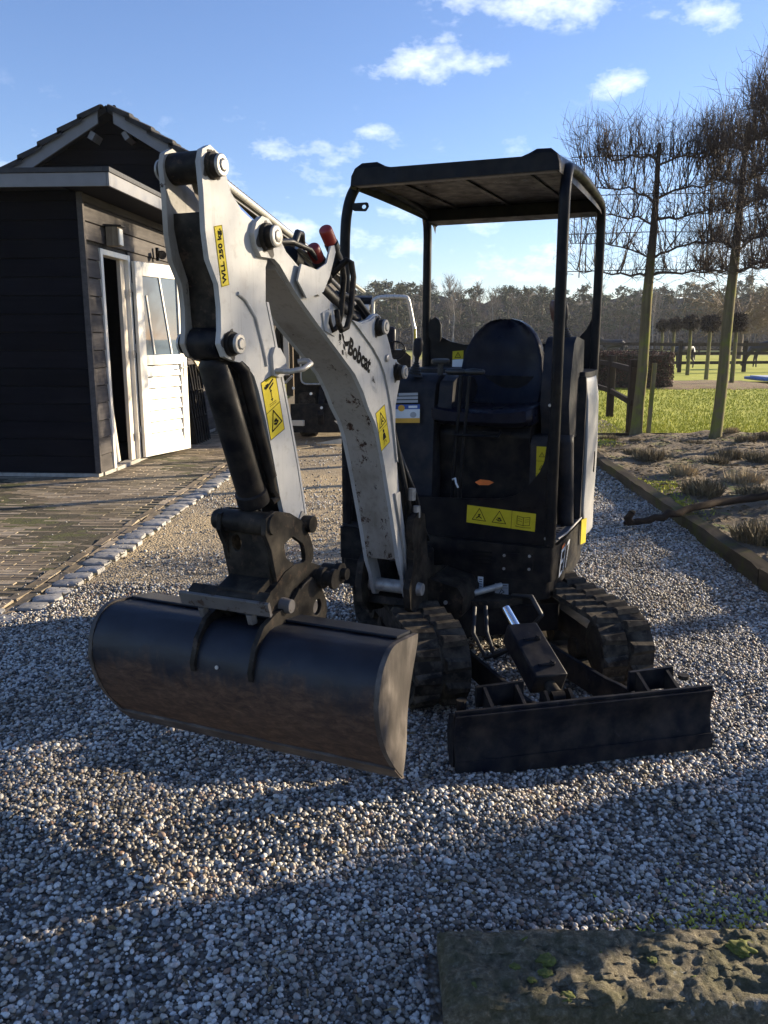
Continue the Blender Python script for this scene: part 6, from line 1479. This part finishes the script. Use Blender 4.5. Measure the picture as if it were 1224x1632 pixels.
for w_, z in ((-.12, .585), (.58, .585), (.575, 1.19), (-.12, .70)):
    b = MB(); b.lathe(W(w_, -.443, z), W(w_, -.436, z), [(0, .008), (.005, .008), (.007, .006)], 8); part('bolt', b, M['steel'], 0, None, guard)
for s_, z in ((-.56, .50), (-1.10, .50), (-.60, .415)):
    b = MB(); b.lathe(W(.629, s_, z), W(.637, s_, z), [(0, .008), (.006, .008)], 8); part('bolt', b, M['steel'], 0, None)
b = MB(); b.beam(W(.045, -.4425, .548), W(.57, -.4035, .548), .003, .003); b.box(W(.3, -.4045, .470), (.001, .001, .001)); part('seam', b, M['ink'], 0)
for z in (.88, .80): 
    b = MB(); b.beam(W(.01, -.734, z), W(.39, -.734, z), .006, .010); part('panel_rib', b, M['frame_black'], .002, None, seat)
for w_ in (.10, .26):      # stitched seams of the seat cushion
    b = MB(); b.tube([W(w_, -.64, 1.152), W(w_, -.80, 1.146), W(w_, -1.0, 1.146)], .003, 5); part('seat_seam', b, M['hose'], 0, 50, seat)
# details on the front face: bolts, plates
fp = -.4035
b = MB(); b.prism([(.385, .425), (.535, .437), (.535, .517), (.385, .505)], front, fp - .001, fp + .003); cvp = part('cover_plate', b, M['black'], .002)
for w_, z in ((.400, .497), (.518, .506), (.400, .434), (.518, .444)):
    b = MB(); b.lathe(W(w_, fp + .003, z), W(w_, fp + .009, z), [(0, .007), (.005, .007)], 8); part('bolt', b, M['steel'], 0, None, cvp)
b = MB()
for i in range(4): b.beam(W(.25, fp + .001, .50 - i * .018), W(.34, fp + .001, .503 - i * .018), .004, .007)
part('vent_slots', b, M['ink'], 0)
# text + stickers
def text2d(s, bold=0):
    cu = bpy.data.curves.new('t', 'FONT'); cu.body = s; cu.size = 1; cu.offset = bold; cu.resolution_u = 3
    to = bpy.data.objects.new('t', cu); scene.collection.objects.link(to); dg = bpy.context.evaluated_depsgraph_get()
    me = bpy.data.meshes.new_from_object(to.evaluated_get(dg)); V = [(v.co.x, v.co.y) for v in me.vertices]; Fs = [tuple(p.vertices) for p in me.polygons]
    bpy.data.objects.remove(to); bpy.data.curves.remove(cu); bpy.data.meshes.remove(me)
    x0 = min(p[0] for p in V); x1 = max(p[0] for p in V); y0 = min(p[1] for p in V); y1 = max(p[1] for p in V)
    return [((x - x0) / (x1 - x0), (y - y0) / (y1 - y0)) for x, y in V], Fs
class Lab:
    """a flat printed label: unit coordinates (x right, y up) mapped onto a surface, layers lifted by fractions of a mm"""
    def __init__(s, O_, X, Y, N): s.O, s.X, s.Y, s.N = O_, X, Y, N; s.b = MB(); s.mats = []; s.asp = Y.length / X.length
    def mi(s, m):
        if m not in s.mats: s.mats.append(m)
        return s.mats.index(m)
    def P(s, x, y, l): return s.O + s.X * x + s.Y * y + s.N * (.0008 + .0005 * l)
    def poly(s, pts, m, l=1): s.b.add([s.P(x, y, l) for x, y in pts], [tuple(range(len(pts)))], s.mi(m)); return s
    def rect(s, x0, y0, x1, y1, m, l=1): return s.poly([(x0, y0), (x1, y0), (x1, y1), (x0, y1)], m, l)
    def line(s, pts, t, m='ink', l=2, close=False):
        k = s.asp; q = pts + ([pts[0]] if close else [])
        for (xa, ya), (xb, yb) in zip(q[:-1], q[1:]):
            dx, dy = xb - xa, (yb - ya) * k; L_ = math.hypot(dx, dy) or 1; nx, ny = -dy / L_ * t / 2, dx / L_ * t / 2 / k; ex, ey = dx / L_ * t * .4, dy / L_ * t * .4 / k
            s.poly([(xa - ex + nx, ya - ey + ny), (xa - ex - nx, ya - ey - ny), (xb + ex - nx, yb + ey - ny), (xb + ex + nx, yb + ey + ny)], m, l)
        return s
    def tri(s, cx, cy, r, rot=0, t=.02, glyph=0):
        k = s.asp; pts = []
        for a in (90, 210, 330): pts.append((cx + r * math.cos(R(a + rot)), cy + r * math.sin(R(a + rot)) / k))
        s.line(pts, t, close=True)
        c, sn = math.cos(R(rot)), math.sin(R(rot))
        def T(x, y): return (cx + r * (x * c - y * sn), cy + r * (x * sn + y * c) / k)
        if glyph == 0: s.poly([T(-.04, -.1), T(.04, -.1), T(.07, .42), T(-.07, .42)], 'ink', 2).poly([T(-.05, -.3), T(.05, -.3), T(.05, -.2), T(-.05, -.2)], 'ink', 2)
        elif glyph == 1: s.line([T(-.32, -.25), T(-.05, .0), T(.12, .3)], t * 1.6).line([T(-.05, 0), T(.32, -.2)], t * 1.4).poly([T(-.12, .1), T(.02, .16), T(.0, .3), T(-.14, .26)], 'ink', 2)
        else: s.line([T(-.3, -.1), T(0, -.25), T(.3, -.15)], t * 1.6).line([T(-.2, .1), T(.1, .15), T(.2, -.1)], t * 1.4).poly([T(-.1, -.1), T(.08, -.05), T(.05, .12), T(-.08, .1)], 'ink', 2)
        return s
    def text(s, t, x0, y0, x1, y1, m='ink', bold=.0, l=2, rot=0):
        V, Fs = text2d(t, bold)
        if rot: V = [(1 - y, x) for x, y in V]
        base = [s.P(x0 + (x1 - x0) * x, y0 + (y1 - y0) * y, l) for x, y in V]; s.b.add(base, Fs, s.mi(m)); return s
    def build(s, name='label', parent=ROOT, label=None):
        me_mats = [M[m] for m in s.mats]; o = s.b.build(name, me_mats, parent)
        if label: o['label'] = label
        return o
def lab_side(sz0, szx, szy, w): O_ = W(w, *sz0); return Lab(O_, W(w, *szx) - O_, W(w, *szy) - O_, FR_)
def lab_front(wz0, wzx, wzy, s): O_ = W(wz0[0], s, wz0[1]); return Lab(O_, W(wzx[0], s, wzx[1]) - O_, W(wzy[0], s, wzy[1]) - O_, FA_)
L1 = lab_side((1.310, 1.612), (1.272, 1.620), (1.334, 1.764), .066); L1.rect(0, 0, 1, 1, 'yellow', 0).line([(.04, .01), (.96, .01), (.96, .99), (.04, .99)], .03, 'ink', 1, True)
L1.text('WLL 250 kg.', .22, .05, .84, .95, 'ink', .035, 2, rot=1); L1.build(label='yellow load limit label with black lettering')
L2 = lab_side((1.082, 1.180), (1.000, 1.206), (1.128, 1.352), .066); L2.rect(0, 0, 1, 1, 'yellow', 0).line([(0, .0), (1, 0), (1, 1), (0, 1)], .025, 'ink', 1, True).line([(0, .46), (1, .50)], .02)
L2.tri(.52, .24, .42, 8, .045, 2)
L2.poly([(.20, .84), (.42, .86), (.45, .92), (.24, .92)], 'ink').poly([(.42, .80), (.78, .86), (.76, .89), (.44, .84)], 'ink').poly([(.44, .87), (.80, .92), (.78, .95), (.44, .90)], 'ink').poly([(.14, .86), (.22, .86), (.22, .90), (.14, .90)], 'ink')
L2.line([(.52, .62), (.52, .78)], .03).poly([(.44, .76), (.60, .76), (.52, .81)], 'ink').poly([(.44, .64), (.60, .64), (.52, .59)], 'ink').line([(.3, .54), (.75, .54)], .015).line([(.3, .57), (.75, .57)], .015)
L2.build(label='yellow keep-clear warning label on the arm')
L3 = lab_side((.292, 1.050), (.208, 1.078), (.345, 1.200), .082); L3.rect(0, 0, 1, 1, 'yellow', 0).line([(0, 0), (1, 0), (1, 1), (0, 1)], .025, 'ink', 1, True).line([(0, .5), (1, .5)], .02)
L3.tri(.5, .69, .40, 4, .045, 1); L3.poly([(.32, .20), (.70, .20), (.62, .36), (.42, .36)], 'ink').poly([(.44, .38), (.60, .38), (.60, .46), (.44, .46)], 'ink').line([(.35, .08), (.42, .16), (.60, .16), (.68, .08)], .03)
L3.build(label='yellow seated operator warning label on the boom')
# lettering and emblem on the boom
L4 = lab_side((.578, 1.431), (.403, 1.358), (.560, 1.478), .082); L4.text('Bobcat', -.02, -.12, 1.02, 1.12, 'ink', .045, 1); L4.build('lettering', boom)
L5 = lab_side((.668, 1.440), (.578, 1.400), (.648, 1.535), .082)   # wildcat head emblem, abstracted to wedges, ear and whiskers
L5.poly([(.10, 1.0), (.34, .62), (.52, .55), (.50, .68), (.30, .78)], 'ink').poly([(.34, .62), (.60, .55), (.98, .74), (.86, .50), (.66, .40), (.50, .50)], 'ink')
L5.poly([(.08, .62), (.26, .66), (.30, .46), (.14, .42)], 'ink').poly([(.46, .44), (.62, .38), (.70, .26), (.52, .30)], 'ink').poly([(.40, .18), (.54, .22), (.58, .06), (.46, .04)], 'ink')
for dx in (0, .06, .12): L5.line([(.30 - dx, .40), (.18 - dx, .26 + dx)], .018)
L5.line([(.66, .22), (.88, .14)], .018).line([(.66, .18), (.86, .06)], .018); L5.build('emblem', boom)
L6 = lab_side((.372, 1.292), (.335, 1.277), (.392, 1.362), .082); L6.line([(0, 0), (1, 0), (1, 1), (0, 1)], .05, 'label_grey', 0, True).tri(.5, .62, .36, 0, .06, 1).rect(.25, .12, .75, .26, 'label_grey'); L6.build('label', boom)
L7 = lab_side((-.498, .390), (-.690, .402), (-.545, .512), .634); L7.text('E', .0, 0, .36, 1, 'label_white', .0, 1).text('17', .46, 0, 1.0, 1, 'label_white', .0, 1); L7.poly([(.0, 1.14), (.0, 1.03), (.30, 1.03), (.32, 1.14)], 'orange_paint', 2); L7.build('lettering')
L8 = lab_front((.200, .628), (.528, .612), (.203, .712), -.443); L8.rect(0, 0, 1, 1, 'yellow', 0); L8.tri(.185, .44, .115, 0, .009, 1).tri(.48, .44, .115, 0, .009, 2); L8.line([(.66, 0), (.66, 1)], .005)
for sg in (-1, 1): L8.line([(.83, .25), (.83 + sg * .09, .30), (.83 + sg * .09, .76), (.83, .70)], .007, close=True).line([(.83 + sg * .02, .58), (.83 + sg * .075, .63)], .005).line([(.83 + sg * .02, .46), (.83 + sg * .075, .51)], .005)
L8.line([(.72, .18), (.83, .14), (.94, .18)], .007); L8.build(label='yellow label with two warning triangles and an open book')
L9 = lab_front((.497, .765), (.565, .765), (.495, .990), -.560); L9.poly([(0, 0), (.12, 0), (.7, .28), (1, .5), (1, 1), (0, 1)], 'yellow', 0)
for k_ in range(3):
    y_ = .82 - .27 * k_; L9.tri(.38, y_, .20, 0, .03, k_ % 3).line([(0, y_ - .12), (1, y_ - .12)], .02)
L9.build(label='tall yellow label with stacked warning triangles')
L10 = lab_front((-.232, 1.066), (-.100, 1.072), (-.232, 1.212), -.597)
L10.rect(0, .0, 1, .46, 'label_white', 0).rect(0, .46, 1, .62, 'label_blue', 0).rect(0, .0, 1, .16, 'label_amber', 1)
for k_, (xa, xb) in enumerate(((.02, .92), (.06, .92), (.14, .92))): L10.rect(xa, .68 + .12 * k_, xb, .77 + .12 * k_, 'label_grey', 0)
L10.poly([(.26 + .14 * math.cos(q * .524), .50 + .11 * math.sin(q * .524)) for q in range(12)], 'label_amber', 2).poly([(.74 + .13 * math.cos(q * .524), .27 + .10 * math.sin(q * .524)) for q in range(12)], 'label_grey', 2).rect(.55, .50, .9, .58, 'label_white', 2); L10.build(label='blue and white inspection sticker')
L11 = lab_front((.275, .292), (.302, .292), (.275, .382), fp + .0005 - .02 * 0); L11.rect(0, 0, 1, 1, 'label_white', 0)
for k_ in range(7): L11.rect(.25, .08 + .125 * k_, .8, .12 + .125 * k_, 'ink')
L11.build()
L12 = lab_front((.360, .300), (.425, .304), (.358, .358), fp + .0005); L12.rect(0, 0, 1, 1, 'label_grey', 0).line([(.05, .62), (.95, .66)], .03).line([(.3, .1), (.5, .5), (.7, .3), (.45, .15)], .05).line([(.1, .8), (.9, .84)], .05); L12.build()
L13 = lab_front((-.245, 1.31), (-.178, 1.315), (-.243, 1.405), -1.499); L13.rect(0, .5, 1, 1, 'yellow', 0).rect(0, 0, 1, .48, 'label_white', 0).tri(.5, .70, .3, 0, .05, 0); L13.build(label='small yellow and white label on the rear guard')

# undercarriage, turned relative to the upper body
UO = Vector((.448, 3.896, 0)); UX = Vector((.9744, .2250, 0)); UY = Vector((-.2250, .9744, 0))
def U(x, y, z): return UO + UX * x + UY * y + Vector((0, 0, z))
def uside(p, q, t): return U(t, p, q)
def ufront(p, q, t): return U(p, t, q)
def uplan(p, q, t): return U(p, q, t)
YF, YR, TR, TC = -.625, .36, .158, .176
def track_pt(d, rad):       # distance along the loop from bottom front, returns (y,z,tangent angle)
    L_ = YR - YF; C_ = math.pi * TR; tot = 2 * L_ + 2 * C_; d %= tot
    if d < L_: return (YF + d, TC - rad, 0)
    d -= L_
    if d < C_: a = -math.pi / 2 + d / TR; return (YR + rad * math.cos(a), TC + rad * math.sin(a), a + math.pi / 2)
    d -= C_
    if d < L_: sag = -.012 * math.sin(math.pi * d / L_); return (YR - d, TC + rad + sag, math.pi)
    d -= L_; a = math.pi / 2 + d / TR; return (YF + rad * math.cos(a), TC + rad * math.sin(a), a + math.pi / 2)
TOT = 2 * (YR - YF) + 2 * math.pi * TR
lug = MB()
lug.add([(0, -.030, 0), (.108, -.024, 0), (.108, .022, 0), (0, .030, 0), (.006, -.016, .017), (.100, -.010, .020), (.100, .008, .020), (.006, .016, .017)], [(0, 1, 5, 4), (1, 2, 6, 5), (2, 3, 7, 6), (3, 0, 4, 7), (4, 5, 6, 7)])
lugm = lug.mesh('tread_lug', M['rubber'])
lug2 = MB(); lug2.v = [(-x, y, z) for x, y, z in lug.v]; lug2.f = [f[::-1] for f in lug.f]; lug2.m = lug.m; lugm2 = lug2.mesh('tread_lug', M['rubber'])
for cx in (-.400, .400):
    b = MB(); ns = 72; P = []
    for i in range(ns + 1):
        d = TOT * i / ns; yo, zo, _ = track_pt(d, TR); yi, zi, _ = track_pt(d, TR - .022)
        P.append([U(cx - .115, yo, zo), U(cx - .008, yo, zo), U(cx, *track_pt(d, TR - .006)[:2]), U(cx + .008, yo, zo), U(cx + .115, yo, zo), U(cx + .115, yi, zi), U(cx - .115, yi, zi), U(cx - .115, yo, zo)])
    b.grid(P); tk = part('track', b, M['rubber'], 0, 40)
    nl = 30
    for i in range(nl):
        for hs, me_ in ((0, lugm), (1, lugm2)):
            d = TOT * (i + .5 * hs) / nl; y, z, a = track_pt(d, TR - .001)
            T_ = UY * math.cos(a) + Vector((0, 0, 1)) * math.sin(a); N_ = -(UY * -math.sin(a) + Vector((0, 0, 1)) * math.cos(a))
            o = bpy.data.objects.new('tread_lug', me_); scene.collection.objects.link(o); o.parent = tk
            p = U(cx + (.007 if hs == 0 else -.007), y, z)
            Xv = UX; Yv = N_.cross(Xv)
            mt = Matrix(((Xv.x, Yv.x, N_.x, 0), (Xv.y, Yv.y, N_.y, 0), (Xv.z, Yv.z, N_.z, 0), (0, 0, 0, 1))); mt.translation = p - org(ROOT)
            o.matrix_local = mt
    for y, r_, nm in ((YF, TR - .026, 'idler_wheel'), (YR, TR - .028, 'sprocket')):
        b = MB(); b.lathe(U(cx - .075, y, TC), U(cx + .075, y, TC), [(0, .03), (.002, .06), (.004, r_ * .75), (.02, r_ * .80), (.022, r_), (.128, r_), (.13, r_ * .8), (.146, r_ * .75), (.148, .06), (.15, .03)], 28); part(nm, b, M['linkage'], 0, 40)
    for y in (-.38, -.14, .10):
        b = MB(); b.lathe(U(cx - .06, y, .085), U(cx + .06, y, .085), [(0, .05), (.12, .05)], 18); part('track_roller', b, M['linkage'], 0, 40)
    b = MB(); b.prism([(YF + .06, .12), (YR - .06, .12), (YR - .06, .22), (YF + .06, .22)], uside, cx - .05, cx + .05); part('track_frame', b, M['black'], .006)
b = MB(); b.prism([(-.32, -.28), (.32, -.28), (.34, .22), (-.34, .22)], uplan, .14, .27); part('carbody', b, M['black'], .01)
b = MB(); b.lathe(U(0, -.03, .27), U(0, -.03, .31), [(0, .26), (.04, .26)], 32); part('slew_ring', b, M['linkage'], .003)
# dozer blade
bl_prof = [(-1.222, .004), (-1.216, .06), (-1.200, .115), (-1.202, .17), (-1.216, .222), (-1.204, .224), (-1.190, .17), (-1.188, .115), (-1.203, .06), (-1.208, .004)]
blade = empty('dozer_blade', U(0, -1.2, 0)); blade.parent = ROOT; blade.location = U(0, -1.2, 0) - org(ROOT); ORG[blade.name] = U(0, -1.2, 0)
b = MB(); b.prism(bl_prof, uside, -.488, .498); part('blade_plate', b, M['blade'], .002, 30, blade)
b = MB(); b.prism([(-1.229, .002), (-1.2235, .058), (-1.2185, .058), (-1.2225, .002)], uside, -.49, .50); part('cutting_edge', b, M['blade'], .001, None, blade)
b = MB(); b.prism([(-1.2035, .224), (-1.2035, .236), (-1.190, .236), (-1.190, .214)], uside, -.488, .498); part('top_rail', b, M['blade'], .002, None, blade)
for x in (-.488, .486):
    b = MB(); b.prism([(-1.187, .004), (-1.187, .218), (-1.13, .20), (-1.11, .13), (-1.12, .06), (-1.15, .004)], uside, x, x + .012); part('end_plate', b, M['blade'], .002, None, blade)
for x0, x1 in ((-.375, -.195), (.225, .405)):
    b = MB(); b.prism([(x0, .19), (x1, .19), (x1, .272), (x0, .266)], ufront, -1.09, -1.075); o = part('blade_bracket', b, M['blade'], .003, None, blade)
    for x in (x0 + .03, x1 - .03):
        b = MB(); b.prism([(-1.187, .02), (-1.187, .225), (-1.091, .266), (-1.091, .02)], uside, x - .006, x + .006); part('bracket_web', b, M['blade'], .002, None, blade)
b = MB(); b.lathe(U(.43, -1.12, .235), U(.43, -1.12, .25), [(0, .02), (.015, .02)], 12); b.lathe(U(-.44, -1.12, .20), U(-.44, -1.12, .24), [(0, .018), (.04, .018)], 12); part('grease_caps', b, M['linkage'], 0, None, blade)
for sx, (xa, ya), (xb, yb), xe in ((-1, (-.215, -.36), (-.165, -.97), -.10), (1, (.155, -.36), (.215, -.88), .275)):
    b = MB(); q = [(xa, ya), (xa * .98 + xb * .02, ya - .1), (xb, yb), ((xb + xe) / 2, yb - .10), (xe, -1.12), (xe + .07, -1.188)]
    P = [[U(x - .010, y, z0_) for z0_ in (.075, .175)] + [U(x + .010, y, z0_) for z0_ in (.175, .075)] for (x, y) in catmull(q, 4)]
    for r_ in P: r_.append(r_[0])
    b.grid(P); b.add(P[0][:4], [(0, 1, 2, 3)]); b.add(P[-1][:4], [(0, 1, 2, 3)]); part('push_arm', b, M['blade'], .003, None, blade)
b = MB(); b.lathe(U(-.14, -1.02, .115), U(.21, -1.02, .115), [(0, .034), (.35, .034)], 18); part('cross_tube', b, M['blade'], 0, 40, blade)
A, B = U(-.085, -.62, .385), U(-.035, -1.03, .165)
b = MB(); b.lathe(A, A.lerp(B, .30), [(0, .018), (.16, .018)], 14); part('blade_cylinder_rod', b, M['chrome'], 0, 40, blade)
ax_ = (B - A).normalized(); nrm = UX.cross(ax_).normalized(); nrm = nrm if nrm.z > 0 else -nrm
gA, gB = A.lerp(B, .28), A.lerp(B, .86)
def gq(p, x, n_): return p + UX * x + nrm * n_
b = MB(); hw = .062; b.hexa([gq(gA, -hw, -.05), gq(gA, hw, -.05), gq(gB, hw * 1.05, -.05), gq(gB, -hw * 1.05, -.05), gq(gA, -hw, .052), gq(gA, hw, .052), gq(gB, hw * 1.05, .052), gq(gB, -hw * 1.05, .052)]); cg = part('cylinder_guard', b, M['blade'], .006, None, blade)
for t in (.32, .80):
    q = gA.lerp(gB, t); b = MB(); b.lathe(gq(q, .025, .052), gq(q, .025, .072), [(0, .012), (.012, .012), (.013, .008), (.020, .008)], 6); b.tube([gq(q, -.03, .053), gq(q, .03, .053)], .006, 6); part('guard_bolt', b, M['blade'], 0, None, cg)
b = MB(); b.lathe(B + UX * -.025, B + UX * .025, [(0, .030), (.05, .030)], 16); b.lathe(gB, gB + ax_ * .05, [(0, .024), (.05, .03)], 14); part('rod_eye', b, M['linkage'], 0, 40, blade)
for x in (-.048, .048):
    b = MB(); c_ = B; lug_p = [(-.985, .11), (-1.0, .185), (-1.03, .200), (-1.06, .18), (-1.10, .12), (-1.10, .09), (-.99, .09)]
    xc = (B - UO).dot(UX) + x; b.prism(lug_p, uside, xc - .006, xc + .006); part('cylinder_lug', b, M['blade'], .002, None, blade)
for i in range(2):
    b = MB(); b.tube([U(-.10 - .05 * i, -.42, .33), U(-.14 - .06 * i, -.55, .26), U(-.15 - .04 * i, -.68, .20), U(-.10, -.72, .25)], .009, 8); part('hydraulic_hose', b, M['hose'], 0, 60)
b = MB(); b.tube([U(.06, -.33, .34), U(.10, -.45, .37), U(.13, -.50, .30), U(.10, -.45, .22)], .011, 8); part('hydraulic_hose', b, M['hose'], 0, 60)

# ------------------------------------------------------------------ compact loader standing by the barn
LD = empty('compact_loader', (-.55, 13.4, 0), 'dark compact wheel loader with pale cab frame parked beside the barn', 'loader')
def lpart(name, b, mat, bevel=.01, smooth=None, parent=LD): return b.build(name, M[mat] if isinstance(mat, str) else mat, parent, smooth=smooth, bevel=bevel)
b = MB(); b.prism([(-1.35, .35), (-.15, .35), (-.15, .95), (-.30, 1.10), (-1.20, 1.10), (-1.35, .95)], lambda p, q, t: Vector((p, t, q)), 12.6, 13.9); lpart('chassis', b, 'black', .03)
b = MB(); b.prism([(-.30, .40), (.42, .40), (.42, 1.20), (.30, 1.30), (-.30, 1.30)], lambda p, q, t: Vector((p, t, q)), 13.2, 14.6); lpart('engine_housing', b, 'black', .04)
b = MB(); b.prism([(12.95, 1.98), (12.98, 2.08), (13.1, 2.12), (14.3, 2.12), (14.42, 2.02), (14.42, 1.95)], lambda p, q, t: Vector((t, p, q)), -1.05, -.18); rf_ = lpart('cab_roof', b, 'frame_black', .02)
for i in range(5):
    b = MB(); b.box((-.95 + i * .17, 12.942, 2.03), (.12, .02, .05), Matrix.Rotation(.2, 3, 'Y')); lpart('roof_vent', b, 'black', .004, None, rf_)
b = MB(); b.tube(smooth_path([Vector(q) for q in ((-.17, 12.95, 1.1), (-.17, 12.95, 1.6), (-.17, 12.95, 1.98), (-.13, 12.95, 2.06), (.0, 12.95, 2.09), (.30, 12.95, 2.09), (.36, 12.95, 2.06), (.39, 12.97, 1.95), (.44, 13.0, 1.72), (.47, 13.0, 1.55), (.47, 13.0, 1.1))], 4), .033, 8); lpart('cab_frame', b, 'silver', 0, 60)
b = MB(); b.beam((.475, 12.96, 1.22), (.475, 12.96, 1.62), .03, .05, up=(0, 1, 0)); lpart('yellow_strip', b, 'yellow', .003)
b = MB(); b.box((-.28, 12.85, 1.93), (.16, .09, .12)); wlp = lpart('work_light', b, 'frame_black', .015)
b = MB(); b.box((-.28, 12.80, 1.93), (.12, .01, .09)); lpart('lens', b, 'label_white', .004, None, wlp)
b = MB(); b.box((-.02, 13.5, 1.35), (.42, .12, .62)); b.box((-.02, 13.3, 1.05), (.44, .5, .14)); lpart('seat', b, 'vinyl', .05)
b = MB(); b.box((-.10, 13.0, 1.28), (.10, .06, .30)); b.box((.05, 12.95, 1.10), (.30, .10, .12)); lpart('control_panel', b, 'silver', .012)
b = MB(); b.tube([Vector((.18 + .15 * math.cos(a), 13.05 + .03 * math.sin(a), 1.30 + .13 * math.sin(a))) for a in [q * .3142 * 1 for q in range(21)]], .013, 6); lpart('steering_wheel', b, 'frame_black', 0, 60)
def rr_frame(b, x0, x1, z0, z1, y, r, n=5):
    pts = []
    for cx, cz, a0 in ((x1 - r, z1 - r, 0), (x0 + r, z1 - r, 90), (x0 + r, z0 + r, 180), (x1 - r, z0 + r, 270)):
        for k in range(n): a = R(a0 + 90 * k / (n - 1)); pts.append((cx + r * math.cos(a), cz + r * math.sin(a)))
    return pts
pts_ = rr_frame(None, -1.22, -.55, .82, 1.62, 12.3, .08)
b = MB(); b.tube([Vector((x, 12.30, z)) for x, z in pts_ + [pts_[0]]], .014, 6); lpart('screen_frame', b, 'silver', 0, 60)
b = MB(); b.prism(pts_, lambda p, q, t: Vector((p, t, q)), 12.315, 12.325); lpart('screen', b, 'glass', 0)
b = MB(); b.beam((-1.42, 12.25, .95), (-1.42, 12.25, 1.72), .075, .06, up=(0, 1, 0)); lpart('lift_mast', b, 'cream_wood', .006)
for x in (-1.15, .20):
    for y in (12.75, 14.2):
        wv = MB(); wv.lathe((x - .14, y, .36), (x + .14, y, .36), [(0, .20), (.005, .32), (.03, .355), (.14, .36), (.25, .355), (.275, .32), (.28, .20)], 28); wh = lpart('wheel', wv, 'rubber', 0, 40)
        wv = MB(); wv.lathe((x - .12, y, .36), (x + .12, y, .36), [(0, .19), (.03, .17), (.06, .08), (.12, .08), (.18, .08), (.21, .17), (.24, .19)], 20); lpart('rim', wv, 'silver', 0, 40, wh)
for x in (-.95, -.35):
    b = MB(); b.prism([(12.6, .9), (12.2, .75), (11.95, .40), (12.0, .25), (12.12, .28), (12.3, .58), (12.7, .75)], lambda p, q, t: Vector((t, p, q)), x, x + .08); lpart('lift_arm', b, 'black', .01)
b = MB(); b.prism([(-1.35, .14), (-.10, .14), (-.10, .55), (-1.35, .55)], lambda p, q, t: Vector((p, t, q)), 12.0, 12.06); bb_ = lpart('attachment_plate', b, 'black', .01)
sc_ = simple('bare_steel_edge', (.50, .46, .38), .45, .3, .2, 12)
b = MB(); b.prism([(-.95, .03), (-.50, .12), (-.10, .28), (-.12, .20), (-.45, .06), (-.62, .02)], lambda p, q, t: Vector((p, t, q)), 11.60, 11.66); b.prism([(-.62, .12), (-.50, .15), (-.38, .33), (-.42, .38), (-.56, .32), (-.70, .34), (-.60, .24)], lambda p, q, t: Vector((p, t, q)), 11.67, 11.72); lpart('scraper_blade', b, sc_, .004)
b = MB(); b.tube([Vector((-.45, 11.70, .22)), Vector((-.5, 12.0, .35))], .03, 8); lpart('blade_shank', b, 'black', 0, 50)
b = MB(); b.beam((-1.5, 12.1, .28), (-1.15, 12.0, .28), .10, .08); lpart('step_bar', b, 'cream_wood', .005)
for x, z in ((-1.3, .78), (-1.05, .70), (-.62, .70), (-.90, .50), (-1.55, .80), (-.30, .62)):
    b = MB(); b.lathe((x, 11.99, z), (x, 11.96, z), [(0, .02), (.02, .02)], 10); lpart('marker_lamp', b, 'label_white', 0)
b = MB(); b.tube([Vector((-1.55, 12.2, .92)), Vector((-1.42, 12.1, .85)), Vector((-1.32, 12.05, .95))], .018, 6); lpart('tow_bracket', b, 'silver', 0, 50)

# ------------------------------------------------------------------ thin air between here and the woods
hz_ = MB(); hz_.box((20, 60, 4.2), (200, 260, 11.0)); hm_ = bpy.data.materials.new('haze'); hm_.use_nodes = True; ht = hm_.node_tree; ht.nodes.clear()
ho = ht.nodes.new('ShaderNodeOutputMaterial'); hv = ht.nodes.new('ShaderNodeVolumePrincipled'); hv.inputs['Color'].default_value = (.9, .93, 1, 1); hv.inputs['Density'].default_value = .0004; hv.inputs['Anisotropy'].default_value = .2
ht.links.new(hv.outputs[0], ho.inputs['Volume'])
tag(hz_.build('haze', hm_), 'thin winter haze over the fields', kind='stuff')
